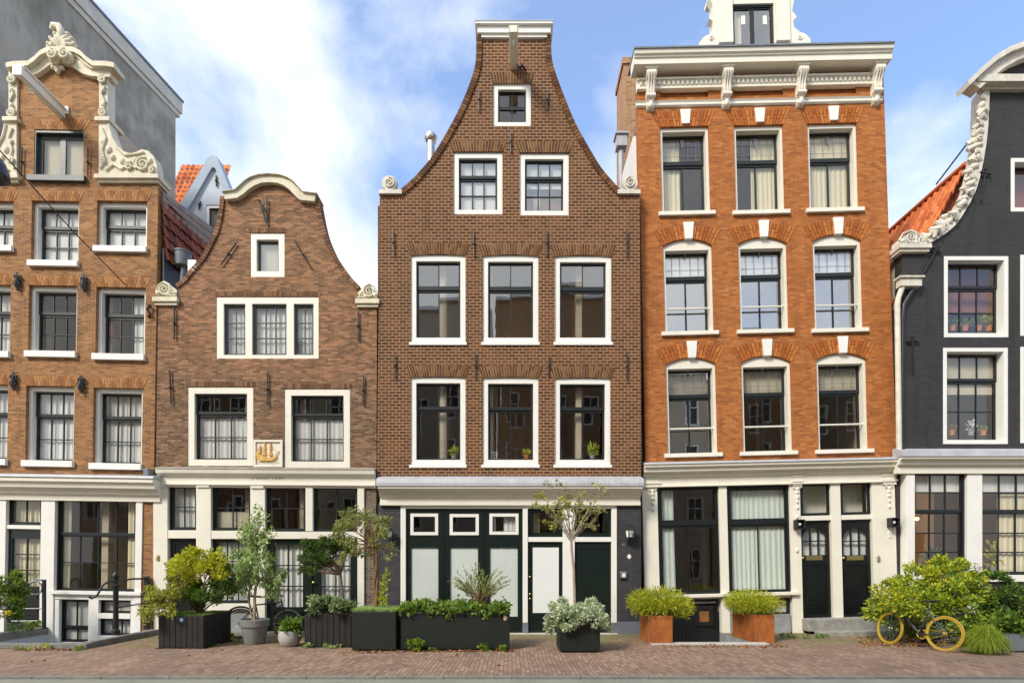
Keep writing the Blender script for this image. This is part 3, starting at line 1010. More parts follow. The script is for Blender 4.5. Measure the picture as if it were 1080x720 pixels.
outline = H1.P([(-43, 512), (162, 512), (167, 190), (106.5, 190), (106, 82), (88, 79), (77, 71), (70, 67), (63, 66), (56, 67), (49, 71), (38, 79), (20, 82), (19, 190), (-38, 190)])
MB().solid(outline, H1.holes, 0.0, 0.26).build('brick_wall', M['b1'], H1.root)
# neck: pilasters and claws
def claw(sgn):
    def q(px, py):
        return (63 + sgn * (px - 63), py)
    m = MB()
    m.solid(H1.P([q(106.2, 187), q(106.2, 127), q(116, 127), q(119, 140), q(124, 153), q(131, 161), q(139, 164), q(146, 162), q(151, 159.5), q(158, 161), q(164, 167), q(167, 177), q(167, 187)]), [], -0.06, 0.20)
    m.solid(H1.P([q(106.2, 127), q(106.2, 78), q(115, 78), q(115, 127)]), [], -0.05, 0.20)
    m.solid(H1.P([q(103, 191), q(103, 187), q(170, 187), q(170, 191)]), [], -0.12, 0.36)
    m.solid(H1.P([q(105, 194), q(105, 191), q(168, 191), q(168, 194)]), [], -0.06, 0.34)
    m.solid(H1.P([q(103.5, 131), q(103.5, 127), q(119, 127), q(119, 131)]), [], -0.12, 0.36)
    # carving
    for (px, py, r_, tu) in ((153, 176, 0.17, 1.8), (139, 178, 0.10, 1.3), (112, 172, 0.08, 1.2), (111, 87, 0.10, 1.6), (111.5, 122, 0.10, 1.6), (163, 182, 0.08, 1.2)):
        x, z = H1.L(*q(px, py))
        m.spiral(x, z, -0.085, r_, tu, 0.032, 1.2, sgn)
    for line in ([(108, 180), (113, 172), (110, 160), (114, 148), (110, 138)], [(114, 182), (122, 176), (130, 181), (138, 176), (146, 180)], [(109, 120), (113, 110), (109, 102), (113, 94)],
                 [(117, 134), (120, 147), (126, 158), (134, 166), (146, 165), (154, 163)]):
        m.tube([(H1.L(*q(*p))[0], -0.075, H1.L(*q(*p))[1]) for p in line], 0.028, 7)
    for (px, py, r_) in ((117, 160, 0.07), (121, 168, 0.06), (111, 152, 0.05), (131, 172, 0.06), (145, 171, 0.055), (111, 114, 0.05), (111, 98, 0.05), (160, 172, 0.06)):
        x, z = H1.L(*q(px, py))
        m.ball((x, -0.07, z), r_, 0.045, r_ * 1.3)
    m.build('claw_stone', M['stone_cream'], H1.root, smooth=45, weld=False)
claw(1)
claw(-1)
# curved pediment with shell crest
half_o = [(118, 67), (110, 65.5), (95, 65), (88, 60), (82, 54), (75, 50.5), (69, 50), (63, 50)]
half_i = [(116, 81), (108, 81), (95, 80), (87, 77.5), (80, 73), (75, 69), (69, 67), (63, 66.5)]
def mirror(pts):
    return [(126 - a, b) for a, b in pts]
fo = half_o + mirror(half_o)[::-1][1:]
fi = half_i + mirror(half_i)[::-1][1:]
m = MB()
m.strip(H1.P(fo, -0.1), H1.P(fi, -0.1), -0.10, 0.14)
fo2 = [(a * 1.0 + (2 if a > 63 else -2), b - 1.0) for a, b in fo]
fi2 = [(a + (2 if a > 63 else -2), b + 4.0) for a, b in fo]
m.strip(H1.P(fo2, -0.2), H1.P(fi2, -0.2), -0.20, 0.16)
fi3 = [(a, b + 7.0) for a, b in fo]
m.strip(H1.P([(a, b + 4.1) for a, b in fo], -0.14), H1.P(fi3, -0.14), -0.14, 0.15)
m.build('pediment', M['stone_cream'], H1.root, smooth=40)
m = MB()
for s_ in (-1, 1):
    x, z = H1.L(63 + s_ * 7, 59, -0.2)
    m.ball((x, -0.14, z), 0.14, 0.10, 0.14, 14, 9)
    m.spiral(x, z, -0.25, 0.125, 1.5, 0.034, 1.57, s_)
for i in range(7):
    a = R(-66 + 22 * i)
    bx, bz = H1.L(64, 52, -0.15)
    ln = 0.42 - 0.10 * abs(i - 3) / 3
    tip = (bx + math.sin(a) * ln, -0.12, bz + math.cos(a) * ln)
    m.tube([(bx + math.sin(a) * 0.05, -0.08, bz), (bx + math.sin(a) * ln * 0.55, -0.17, bz + math.cos(a) * ln * 0.6), tip], [0.045, 0.065, 0.035], 8)
    m.ball(tip, 0.055, 0.07, 0.05)
x, z = H1.L(62, 35, -0.15)
m.tube([(x - 0.02, -0.1, z - 0.25), (x + 0.08, -0.16, z), (x + 0.02, -0.18, z + 0.12), (x - 0.1, -0.18, z + 0.14), (x - 0.16, -0.16, z + 0.06)], [0.09, 0.09, 0.08, 0.07, 0.05], 8)
for s_ in (-1, 1):
    x, z = H1.L(63 + s_ * 11, 47, -0.15)
    m.spiral(x, z, -0.12, 0.09, 1.3, 0.035, 0, s_)
x, z = H1.L(63, 74)
for dx, dz, r_ in ((0, 0, 0.09), (-0.1, 0, 0.06), (0.1, 0, 0.06), (0, 0.08, 0.05), (0, -0.09, 0.05)):
    m.ball((x + dx, -0.05, z + dz), r_, 0.06, r_)
m.build('shell_crest', M['stone_cream'], H1.root, smooth=50, weld=False)
# hoisting beam
(xa, za) = H1.L(66, 121)
m = MB()
m.box(xa - 0.075, xa + 0.075, -1.12, 0.1, za - 0.09, za + 0.09)
m.box(xa - 0.11, xa + 0.11, -1.16, 0.02, za + 0.091, za + 0.13)
m.box(xa - 0.03, xa + 0.03, -1.10, 0.0, za - 0.12, za - 0.091)
m.box(xa - 0.10, xa + 0.10, -1.20, -1.121, za - 0.12, za + 0.09)
m.torus((xa, -0.85, za - 0.17), 0.05, 0.014, 'x', 12, 6)
m.box(xa + 0.03, xa + 0.16, -0.04, 0.0, za + 0.0, za + 0.17)
m.build('hoist_beam', M['cream'], H1.root, bevel=0.006)
anchors(H1, [(25, 157, 24, 187), (94, 158, 94, 187)])
for (px, py) in ((20, 298), (90, 300), (16, 403), (87, 406)):
    x, z = H1.L(px, py)
    m = MB()
    m.spiral(x, z + 0.1, -0.06, 0.075, 1.4, 0.022, 0, 1)
    m.spiral(x + 0.01, z - 0.08, -0.06, 0.07, 1.3, 0.022, 3.1, -1)
    m.tube([(x, -0.05, z + 0.2), (x + 0.02, -0.07, z + 0.05), (x - 0.02, -0.07, z - 0.1), (x + 0.03, -0.05, z - 0.2)], 0.032, 7)
    m.ball((x, -0.05, z), 0.07, 0.05, 0.08)
    m.build('curled_wall_anchor', M['iron'], H1.root, smooth=50, weld=False)
x, z = H1.L(159, 328)
m = MB()
m.tube([(x - 0.05, 0, z + 0.12), (x + 0.03, -0.06, z + 0.1), (x - 0.03, -0.08, z), (x + 0.03, -0.06, z - 0.1), (x - 0.05, 0, z - 0.14)], 0.028, 7)
m.build('cable_bracket', M['iron'], H1.root, smooth=50)
# ground floor
m = MB()
H1.cap(m, (-43, 499), (162, 502), [(-0.34, 0.0), (-0.36, 0.05), (0.1, 0.05), (0.1, 0.0), (-0.05, -0.06)])
m.build('lead_cap', M['lead'], H1.root)
m = MB()
H1.cap(m, (-43, 501.5), (161, 504.5), [(-0.33, 0.0), (-0.33, 0.09), (-0.27, 0.13), (-0.25, 0.22), (-0.16, 0.24), (-0.13, 0.34), (-0.06, 0.37), (-0.06, 0.50), (0.1, 0.50), (0.1, 0.0)])
m.build('cornice', M['cream'], H1.root)
m = MB()
for r in ((-44, 519, 6, 720), (43, 521, 57.5, 720), (142.5, 524, 149.5, 720)):
    H1.box(m, r, -0.03, 0.2)
for r in ((6.1, 553.5, 42.9, 557.5), (57.6, 624, 142.4, 632), (93, 632.1, 103.5, 720), (57.6, 632.1, 62, 720), (137.5, 632.1, 142.4, 720), (103.6, 646.5, 137.4, 652), (62, 677, 93, 720), (103.6, 670, 137.4, 720)):
    H1.box(m, r, -0.01, 0.18)
H1.box(m, (55, 623, 151, 626.5), -0.09, 0.19)
m.build('timber_front', M['white'], H1.root, bevel=0.004)
m = MB()
H1.box(m, (149.6, 521, 162, 670), 0.0, 0.26)
m.build('brick_pier', M['b1'], H1.root)
window(H1, (57.6, 524, 142.4, 624), cas=0, sy=0.08, cy=0.06, split=0.40, u=(4, 1), l=(4, 2), sw=0.05, hole=False, glass='glass_low', curtains=[('cloth', 0.86, 1.0, 0.0, 1.0, 'curtain_cream'), ('cloth', 0.0, 0.10, 0, 1, 'curtain_cream')])
window(H1, (6.1, 520, 42.9, 553.5), cas=0, sy=0.08, cy=0.06, split=0, l=(2, 1), hole=False, glass='glass_low', curtains=[('cloth', 0.0, 1.0, 0.0, 1.0, 'curtain_cream')])
window(H1, (62, 632, 93, 677), cas=0, sy=0.09, cy=0.07, split=0.7, u=(2, 1), l=(2, 1), hole=False, sw=0.035, glass='glass_low', curtains=[('blind', 0, 1, 0, 1, 'curtain')])
window(H1, (103.5, 632, 137.5, 646.5), cas=0, sy=0.09, cy=0.07, split=0, l=(2, 1), hole=False, sw=0.035, curtains=[('blind', 0, 1, 0, 1, 'curtain')])
window(H1, (103.5, 652, 137.5, 670), cas=0, sy=0.09, cy=0.07, split=0, l=(3, 1), hole=False, sw=0.035, curtains=[('blind', 0, 1, 0, 1, 'curtain')])
def glazed_door(H, r, gl, cols, rows, mat='door_black', curtain=None, y=0.05, arch=0.0, name='door', knob=None, panel=None, slot=None):
    x0, x1, z0, z1 = H.rect(r)
    holes, m = [], MB()
    gls = gl if gl and isinstance(gl[0], (tuple, list)) else ([gl] if gl else [])
    rects = []
    for g in gls:
        a, b, c, d = H.rect(g)
        rects.append((a, b, c, d))
        holes.append([(a, c), (b, c)] + arc_top(a, b, d - arch, arch))
    m.solid([(x0 + 0.003, z0), (x1 - 0.003, z0), (x1 - 0.003, z1 - 0.003), (x0 + 0.003, z1 - 0.003)], holes, y, y + 0.055)
    for (a, b, c, d) in rects:
        for i in range(1, cols):
            xx = a + (b - a) * i / cols
            m.box(xx - 0.013, xx + 0.013, y + 0.01, y + 0.045, c, d)
        for j in range(1, rows):
            zz = c + (d - c) * j / rows
            m.box(a, b, y + 0.012, y + 0.043, zz - 0.013, zz + 0.013)
    if panel:
        for p in panel:
            a, b, c, d = H.rect(p)
            m.solid([(a, c), (b, c), (b, d), (a, d)], [[(a + 0.035, c + 0.035), (b - 0.035, c + 0.035), (b - 0.035, d - 0.035), (a + 0.035, d - 0.035)]], y - 0.018, y + 0.001)
            m.box(a + 0.08, b - 0.08, y - 0.012, y + 0.001, c + 0.08, d - 0.08)
    o = m.build(name, M[mat], H.root, weld=False)
    if rects:
        pm = MB()
        for (a, b, c, d) in rects:
            out_ = [(a, c), (b, c)] + arc_top(a, b, d - arch, arch)
            pm.add([(px_, y + 0.028, pz_) for px_, pz_ in out_], [tuple(range(len(out_)))])
        pm.build('pane', M['glass_low'], o, recalc=False)
        if curtain:
            for (a, b, c, d) in rects:
                cm = MB()
                wavy(cm, a - 0.02, b + 0.02, c - 0.02, d + 0.02, y + 0.12, 0.02 if curtain != 'blind' else 0.002)
                cm.build('curtain', M[curtain], o, smooth=60, weld=False)
    if slot:
        a, b, c, d = H.rect(slot)
        MB().box(a, b, y - 0.015, y + 0.001, c, d).build('letter_slot', M['brass'], o, bevel=0.004)
    if knob:
        x, z = H.L(*knob)
        MB().ball((x, y - 0.05, z), 0.035).tube([(x, y - 0.04, z), (x, y + 0.01, z)], 0.016, 8).build('handle', M['brass'], o, smooth=50)
    return o
glazed_door(H1, (6.1, 558, 42.9, 668), (10.5, 567.5, 41.5, 618), 2, 3, 'door_black', 'curtain_cream', panel=[(11, 622, 41, 634), (11, 637, 41, 648), (11, 651, 41, 664)])
x, z = H1.L(160, 498)
m = MB()
m.box(x - 0.06, x + 0.06, -0.22, 0.0, z - 0.25, z + 0.06)
m.tube([(x, -0.08, z - 0.2), (x, -0.08, z - 0.45)], 0.045, 10)
m.build('rain_hopper', M['zinc'], H1.root, bevel=0.01)
shell(H1, -42, 161, [290, 390, 500, 628], 10.1)
shell(H1, 22, 104, [192], 12.2, 2.5)
side_walls(H1, -41, 157, 10.2, 'b1', 7.0)
hip_roof(H1, -41, 166, 10.25, 63, 12.3, 0.3, 7.0)

# ================================================================ HOUSE 2: small brown bell gable with the ship stone
H2 = House('bell_gable_house', 'small mottled brown brick house with a round topped bell gable and a ship relief', 281, 0.03)
K2 = dict(cas=0.15, cy=0.012, sy=0.085, sw=0.05, frame='cream')
window(H2, (264, 246, 300, 292), cas=0.14, cy=0.012, sy=0.10, sw=0.05, split=0, l=(1, 1), frame='cream', sash='sash_grey', curtains=[('blind', 0, 1, 0, 1, 'blind_beige')], glass='glass_bright')
# triple window
x0, x1, z0, z1 = H2.rect((228, 313, 336, 378))
H2.holes.append([(x0, z0), (x1, z0), (x1, z1), (x0, z1)])
lights = [(235.5, 320, 258.5, 374), (265.5, 320, 302, 374), (309.5, 320, 330.5, 374)]
m = MB()
hh = []
for r in lights:
    a, b, c, d = H2.rect(r)
    hh.append([(a, c), (b, c), (b, d), (a, d)])
m.solid([(x0 + .002, z0 + .002), (x1 - .002, z0 + .002), (x1 - .002, z1 - .002), (x0 + .002, z1 - .002)], hh, 0.012, 0.2)
m.build('window_frame', M['cream'], H2.root)
for r, c in zip(lights, (2, 3, 2)):
    window(H2, r, cas=0, cy=0.07, sy=0.08, sw=0.035, split=0, l=(c, 3), sash='sash_grey', hole=False, curtains=[('cloth', 0, 1, 0, 0.97)])
for r in ((198, 408, 267, 491), (300, 410, 369, 493)):
    window(H2, r, split=0.30, u=(3, 1), l=(3, 2), curtains=[('cloth', 0.0, 1.0, 0.0, 0.66)], rail=0.06, sash='sash', **{k: v for k, v in K2.items()})
for r in ((264, 246, 300, 292), (228, 313, 336, 378), (198, 408, 267, 491), (300, 410, 369, 493)):
    x0, x1, z0, z1 = H2.rect(r)
    m = MB()
    n = int((x1 - x0 + 0.1) / 0.06)
    for i in range(n):
        a = x0 - 0.05 + (x1 - x0 + 0.1) * i / n
        m.box(a + 0.004, a + 0.052, -0.006 - 0.004 * rng.random(), 0.02, z1 + 0.012, z1 + 0.125)
    m.build('brick_arch', M['a2'], H2.root, weld=False)
lc = [(188, 304), (197, 297), (204, 288), (213, 278.5), (220, 268), (231, 245), (235.5, 225), (237.5, 208)]
rc = [(377, 306), (370, 299), (363, 290), (356, 280), (350, 270), (341, 250), (336, 232), (331.5, 208)]
outline = H2.P([(164, 514), (397, 514), (397.5, 317), (377, 317)] + smooth_curve(rc, 4) + [(317, 207), (313, 202), (306, 194), (297, 188), (284, 186), (271, 188), (262, 194), (255, 202), (251, 206)] + smooth_curve(lc, 4)[::-1] + [(188, 316), (165, 316)])
MB().solid(outline, H2.holes, 0.0, 0.26).build('brick_wall', M['b2'], H2.root)
coping(H2, lc, 0.10, 'a2', side=1)
coping(H2, rc, 0.10, 'a2', side=-1)
scroll_block(H2, (165.5, 298, 187, 315), 'stone_cream', 3, 1)
scroll_block(H2, (378, 300, 398.5, 317), 'stone_cream', 3, -1)
po = [(235.5, 202.5), (242, 201.5), (249, 200.5), (254, 196), (260, 190.5), (266, 187), (274, 184.6), (284, 183.8), (294, 184.8), (302, 187.5), (308, 191.5), (313, 197), (318, 202.5), (325, 203.5), (333, 204.5)]
pi_ = [(237, 210), (243, 209.5), (250, 208.5), (257, 204), (262.5, 199), (268, 195.5), (275.5, 192.6), (284, 192), (292.5, 192.8), (299.5, 195.5), (305, 199.5), (310, 205), (316, 210.5), (324, 211.5), (331.5, 212)]
m = MB()
m.strip(H2.P(po, -.11), H2.P(pi_, -.11), -0.11, 0.30)
m.strip(H2.P([(a + (1.2 if a > 284 else -1.2), b - 1.6) for a, b in po], -.16), H2.P([(a + (1.2 if a > 284 else -1.2), b) for a, b in po], -.13), -0.16, 0.33)
m.build('pediment', M['stone_cream'], H2.root, smooth=35)
anchors(H2, [(185, 325, 185, 358), (378, 329, 378, 360), (180, 391, 182, 427), (283, 394, 283, 428), (384, 396, 383, 428)], 0.04)
anchors(H2, [(250, 257, 234, 280), (312, 256, 329, 284)], 0.035)
x, z = H2.L(282, 210)
m = MB()
m.tube([(x, -0.05, z), (x, -0.05, z - 0.62)], 0.02, 6)
m.tube([(x - 0.20, -0.06, z - 0.06), (x - 0.09, -0.09, z - 0.22), (x - 0.02, -0.06, z - 0.55), (x, -0.04, z - 0.62)], 0.018, 6)
m.tube([(x - 0.20, -0.06, z - 0.06), (x - 0.12, -0.10, z - 0.12)], 0.02, 6)
m.torus((x - 0.07, -0.09, z - 0.3), 0.04, 0.012, 'y', 12, 6)
m.build('curled_wall_anchor', M['iron'], H2.root, smooth=50, weld=False)
# gable stone with a ship
x0, x1, z0, z1 = H2.rect((268, 464, 298.5, 492.5))
m = MB()
m.solid([(x0, z0), (x1, z0), (x1, z1), (x0, z1)], [[(x0 + .05, z0 + .05), (x1 - .05, z0 + .05), (x1 - .05, z1 - .05), (x0 + .05, z1 - .05)]], -0.04, 0.03)
m.box(x0 + .05, x1 - .05, -0.005, 0.03, z0 + .05, z1 - .05)
gs = m.build('gable_stone', M['cream'], H2.root, bevel=0.004)
m = MB()
w, h = x1 - x0, z1 - z0
def sp(u, v):
    return (x0 + w * u, z0 + h * v)
m.solid([sp(.10, .44), sp(.12, .32), sp(.20, .23), sp(.64, .23), sp(.76, .32), sp(.81, .41), sp(.66, .36), sp(.34, .36), sp(.30, .45), sp(.21, .46), sp(.20, .55), sp(.10, .56)], [], -0.045, 0.0)
for u, v0, v1 in ((.22, .50, .80), (.38, .36, .92), (.58, .36, .88)):
    m.box(x0 + w * u - .009, x0 + w * u + .009, -0.04, 0.0, z0 + h * v0, z0 + h * v1)
for u, v, ww, h2 in ((.22, .66, .05, .07), (.38, .52, .07, .07), (.38, .74, .055, .07), (.58, .50, .07, .07), (.58, .72, .05, .07)):
    a_, b_ = sp(u - ww, v - h2), sp(u + ww, v + h2)
    q_ = (b_[0] - a_[0]) * 0.18
    m.prism([(a_[0], a_[1]), (b_[0], a_[1]), (b_[0] - q_, b_[1]), (a_[0] + q_, b_[1])], -0.028, 0.0)
for (u0, v0, u1, v1) in ((.12, .58, .22, .82), (.30, .45, .38, .92), (.38, .92, .58, .88), (.58, .88, .80, .52)):
    a_, b_ = sp(u0, v0), sp(u1, v1)
    m.tube([(a_[0], -0.012, a_[1]), (b_[0], -0.012, b_[1])], 0.004, 5)
m.tube([(sp(.72, .38)[0], -0.03, sp(.72, .38)[1]), (sp(.88, .62)[0], -0.03, sp(.88, .62)[1])], 0.011, 6)
m.build('ship_relief', M['orange_stone'], gs, weld=False)
m = MB()
for j in range(3):
    m.tube([(x0 + w * (.10 + .08 * i), -0.005, z0 + h * (.19 - .04 * j + .02 * (i % 2))) for i in range(11)], 0.008, 5)
m.build('wave_relief', M['stone_cream'], gs)
# ground floor
m = MB()
H2.cap(m, (163, 492.5), (395, 494), [(-0.20, 0.0), (-0.21, 0.03), (0.0, 0.03), (0.0, -0.05)])
m.build('lead_cap', M['old_wood'], H2.root)
m = MB()
H2.cap(m, (163.5, 494), (394.5, 495.5), [(-0.20, 0.0), (-0.18, 0.09), (-0.10, 0.15), (-0.075, 0.17), (-0.075, 0.30), (-0.10, 0.31), (-0.10, 0.35), (-0.055, 0.36), (-0.05, 0.40), (0.1, 0.40), (0.1, 0.0)])
m.build('cornice', M['cream'], H2.root)
letters(H2, 'Anno 1639', 285, 503.3, 0.17, -0.079, 'text_grey', 'inscription', 0.25)
m = MB()
for r in ((163, 509, 178, 670), (208, 510, 223.5, 670), (265, 511, 280.3, 670), (323, 511, 330.5, 560), (377.5, 511, 384.5, 670)):
    H2.box(m, r, -0.05, 0.2)
for r in ((178.1, 559, 207.9, 567.5), (223.6, 559.5, 264.9, 568), (280.4, 560.5, 377.4, 568)):
    H2.box(m, r, -0.04, 0.19)
H2.box(m, (223.6, 636, 264.9, 643), -0.09, 0.19)
m.build('timber_front', M['cream'], H2.root, bevel=0.005)
for r in ((163.5, 509.5, 176, 514), (209, 510.5, 222.5, 514), (266, 511.5, 279.3, 515)):
    m = MB()
    H2.box(m, r, -0.085, -0.0505)
    m.build('capital', M['cream'], H2.root)
for r, cc in (((178.1, 510, 207.9, 559), 'c'), ((223.6, 511, 264.9, 559.5), ''), ((280.4, 511, 322.9, 560.5), ''), ((330.6, 511.5, 377.4, 560.5), '')):
    window(H2, r, cas=0, cy=0.03, sy=0.05, sw=0.05, split=0, l=(2, 2), hole=False, glass='glass', curtains=[('cloth', 0, 1, 0, 1)] if cc else ([('blind', 0, 1, 0, 0.42, 'blind_beige')] if r[0] < 230 else []))
window(H2, (223.6, 568, 264.9, 636), cas=0, cy=0.03, sy=0.05, sw=0.045, split=0, l=(3, 3), hole=False, curtains=[('cloth', 0, 1, 0, 1)])
m = MB()
H2.box(m, (223.6, 643.1, 264.9, 670), -0.02, 0.2)
m.build('plinth', M['grey_plinth'], H2.root)
glazed_door(H2, (178.1, 567.5, 207.9, 668), None, 1, 1, 'door_black', panel=[(182, 572, 204, 585), (182, 589, 204, 660)], knob=(205, 620))
for g, r in (((287, 574, 318.5, 640), (280.4, 568, 327, 668)), ((337.5, 575, 369, 640), (329, 568, 377.4, 668))):
    glazed_door(H2, r, g, 2, 3, 'door_green', 'curtain', panel=[(g[0], 644, g[2], 663)], knob=(330.5, 614) if r[0] > 300 else None)
m = MB()
H2.box(m, (327, 568, 329, 668), 0.02, 0.1)
m.build('door_post', M['door_green'], H2.root)
m = MB()
H2.box(m, (384.6, 512, 396.5, 668), 0.0, 0.26)
m.build('brick_pier', M['b_pier'], H2.root)
m = MB()
H2.box(m, (176, 665.5, 396, 669), -0.12, 0.2)
m.build('doorstep', M['bluestone'], H2.root, bevel=0.01)
x, z = H2.L(168, 588)
m = MB()
m.box(x - 0.03, x + 0.03, -0.075, -0.051, z - 0.06, z + 0.06)
m.ball((x, -0.08, z + 0.015), 0.018)
m.build('doorbell', M['brass'], H2.root)
shell(H2, 166, 396, [395, 498, 668.5], 7.75)
shell(H2, 252, 318, [300], 9.1, 2.2)
side_walls(H2, 166, 396, 7.9, 'b2', 7.0)
hip_roof(H2, 167, 396, 7.95, 284, 9.3, 0.35, 7.0)
# the roof slope, boards and rain pipe squeezed in between this house and the neck gable
ox = H2.root.location.x
def loc2(v):
    return Vector((v.x - ox, v.y - 0.03, v.z))
P1, P2, P3 = loc2(pt(173, 218, 13.18)), loc2(pt(226, 266, 15.05)), loc2(pt(177, 272, 13.20))
u_ = (P2 - P1).normalized()
v_ = (P1 - P3).normalized()
tm = MB()
tile_roof(tm, P3 - u_ * 0.1 - v_ * 0.1, u_, v_, 9, 5, 0.20, 0.27, 0.035)
tm.build('side_roof', M['tile_red'], H2.root, weld=False)
m = MB()
for i in range(3):
    a0, a1 = loc2(pt(172, 202 + i * 5.2, 13.12)), loc2(pt(226, 241 + i * 8.0, 15.0))
    b0, b1 = loc2(pt(172, 206.6 + i * 5.2, 13.12)), loc2(pt(226, 248.2 + i * 8.0, 15.0))
    n_ = Vector((0.05, -0.02, 0))
    m.hexa([a0, a1, a1 - n_, a0 - n_, b0, b1, b1 - n_, b0 - n_])
m.build('roof_boards', M['old_wood'], H2.root)
m = MB()
A, B, A2, B2 = loc2(pt(173, 322, 13.10)), loc2(pt(208, 322, 14.2)), loc2(pt(173, 262, 13.10)), loc2(pt(208, 286, 14.2))
n_ = Vector((0.04, 0, 0))
m.hexa([A, B, B - n_, A - n_, A2, B2, B2 - n_, A2 - n_])
m.build('gutter_wall', M['slate'], H2.root)
m = MB()
for (a, b, c, d) in ((169, 253, 177.5, 263), (198, 274, 207, 286)):
    m = MB()
    p, q = loc2(pt(a, d, 13.3)), loc2(pt(c, b, 13.3))
    m.box(p.x, q.x, 0.26, 0.4, p.z, q.z)
    m.build('gutter_end', M['white'], H2.root, bevel=0.01)
p = loc2(pt(190.5, 270, 13.3))
m = MB()
m.lathe([(0.16, -0.20), (0.18, -0.06), (0.19, 0.10), (0.205, 0.105), (0.205, 0.14), (0.17, 0.14)], (p.x, 0.36, p.z), 18)
m.tube([(p.x + 0.02, 0.36, p.z - 0.15), (p.x - 0.02, 0.36, p.z - 0.8)], 0.06, 12)
m.build('rain_hopper', M['zinc'], H2.root, smooth=40)

# ================================================================ HOUSE 3: tall brown spout-like bell gable
H3 = House('tall_gable_house', 'tall brown brick house with pale joints, a flared gable and a white top board', 540, 0.0)
K3 = dict(cas=0.125, cy=0.035, sy=0.105, sw=0.045)
window(H3, (520, 88, 560, 133), split=0.5, u=(2, 1), l=(2, 1), rail=0.03, cas=0.115, cy=0.035, sy=0.105, sw=0.035, lower_set=0.0)
brick_arch(H3, (520, 88, 560, 133), 0.26, 'a3', splay=0.06)
for r in ((478, 160, 530, 226), (548, 161, 600, 227)):
    window(H3, r, split=0.36, u=(3, 1), l=(3, 2), glass='glass_bright', bar=0.028, curtains=[('blind', 0, 1, 0, 1, 'curtain')] if r[0] < 500 else [('blind', 0.0, 1, 0.5, 1, 'curtain_green')], **K3)
    brick_arch(H3, r, 0.26, 'a3', splay=0.10)
for r in ((433, 268, 491, 361), (509, 268.5, 568, 361), (585, 269, 645, 361)):
    window(H3, r, split=0.36, u=(2, 1), l=(2, 1), rail=0.09, rise=0.02, sill=(0.03, 0.07, 0.03), glass='glass_bright', **K3)
    brick_arch(H3, r, 0.27, 'a3', splay=0.10, rise=0.03)
for r in ((433, 397, 491, 490), (509, 397.5, 568, 490), (585, 398, 644, 490)):
    window(H3, r, split=0.34, u=(2, 1), l=(2, 1), rail=0.08, rise=0.015, sill=(0.03, 0.07, 0.03), **K3)
    brick_arch(H3, r, 0.27, 'a3', splay=0.10, rise=0.02)
lc = [(422, 201), (431, 193.5), (440, 185), (456.5, 165), (470, 143), (483, 119), (493, 96), (500, 75.5), (502, 63), (502.5, 38)]
rc = [(654, 201), (645, 191), (633, 176.5), (620, 155), (607, 131.5), (596.5, 106.5), (587, 81.5), (582.5, 66), (581.5, 55), (581.3, 38)]
outline = H3.P([(397.5, 515), (676.5, 515), (674.5, 206), (654, 206)] + smooth_curve(rc, 4) + smooth_curve(lc, 4)[::-1] + [(422, 206), (400.5, 206)])
MB().solid(outline, H3.holes, 0.0, 0.26).build('brick_wall', M['b3'], H3.root)
coping(H3, lc, 0.13, 'a3', side=-1)
coping(H3, rc, 0.13, 'a3', side=1)
for a, b, f in ((401, 423.5, 1), (652, 674, -1)):
    x0, x1, z0, z1 = H3.rect((a, 187, b, 206))
    m = MB()
    m.box(x0 - 0.02, x1 + 0.02, -0.07, 0.28, z0, z0 + 0.09)
    cxx = (x0 + x1) / 2 - 0.03 * f
    m.lathe([(0.0, 0), (0.17, 0.0), (0.19, 0.03), (0.17, 0.06), (0.0, 0.06)], n=20)
    st = len(m.v) - 100
    mat_ = Matrix.Translation((cxx, 0.10, z0 + 0.26)) @ Matrix.Rotation(R(90), 4, 'X')
    m.xf(mat_ @ Matrix.Scale(2.6, 4, (0, 0, 1)), st)
    m.prism([(x0 + 0.01, z0 + 0.09), (x1 - 0.01, z0 + 0.09), (x1 - 0.06, z0 + 0.16), (x0 + 0.06, z0 + 0.16)], 0.0, 0.24)
    m.spiral(cxx, z0 + 0.26, -0.065, 0.13, 1.8, 0.024, 1.57, -f)
    m.build('scroll', M['stone_white'], H3.root, smooth=40, weld=False)
m = MB()
x0, x1, z0, z1 = H3.rect((504, 29.5, 580.5, 41))
m.box(x0, x1, -0.10, 0.30, z0 + 0.05, z1 - 0.05)
m.box(x0 + 0.08, x1 - 0.08, -0.06, 0.28, z0 - 0.02, z0 + 0.049)
m.box(x0 - 0.05, x1 + 0.05, -0.16, 0.33, z1 - 0.049, z1)
m.build('top_board', M['white'], H3.root, bevel=0.006)
MB().box(x0 - 0.06, x1 + 0.06, -0.17, 0.34, z1 + 0.001, z1 + 0.02).build('lead_cap', M['lead'], H3.root)
xa, za = H3.L(541.5, 74)
m = MB()
m.box(xa - 0.075, xa + 0.075, -0.88, 0.1, za, za + 0.13)
m.box(xa - 0.10, xa + 0.10, -0.92, 0.05, za + 0.131, za + 0.155)
m.box(xa - 0.085, xa + 0.085, -0.95, -0.881, za - 0.02, za + 0.13)
m.torus((xa, -0.75, za - 0.07), 0.05, 0.014, 'x', 12, 6)
m.build('hoist_beam', M['cream'], H3.root, bevel=0.006)
m = MB()
m.tube([(xa + 0.14, -0.05, za - 0.02), (xa + 0.2, -0.1, za + 0.02), (xa + 0.3, -0.04, za - 0.06)], 0.03, 7)
m.build('beam_hook', M['iron'], H3.root)
anchors(H3, [(415, 244, 415.5, 270), (499.5, 245, 500, 272), (576.5, 244, 576.5, 271), (661, 244, 661, 272), (417, 373, 416.5, 400), (501.5, 373, 501, 399), (579, 375, 578, 398), (661, 373, 661, 401), (505.5, 95, 505, 119), (578, 97, 576, 118), (538.5, 140, 538.5, 163)], 0.034)
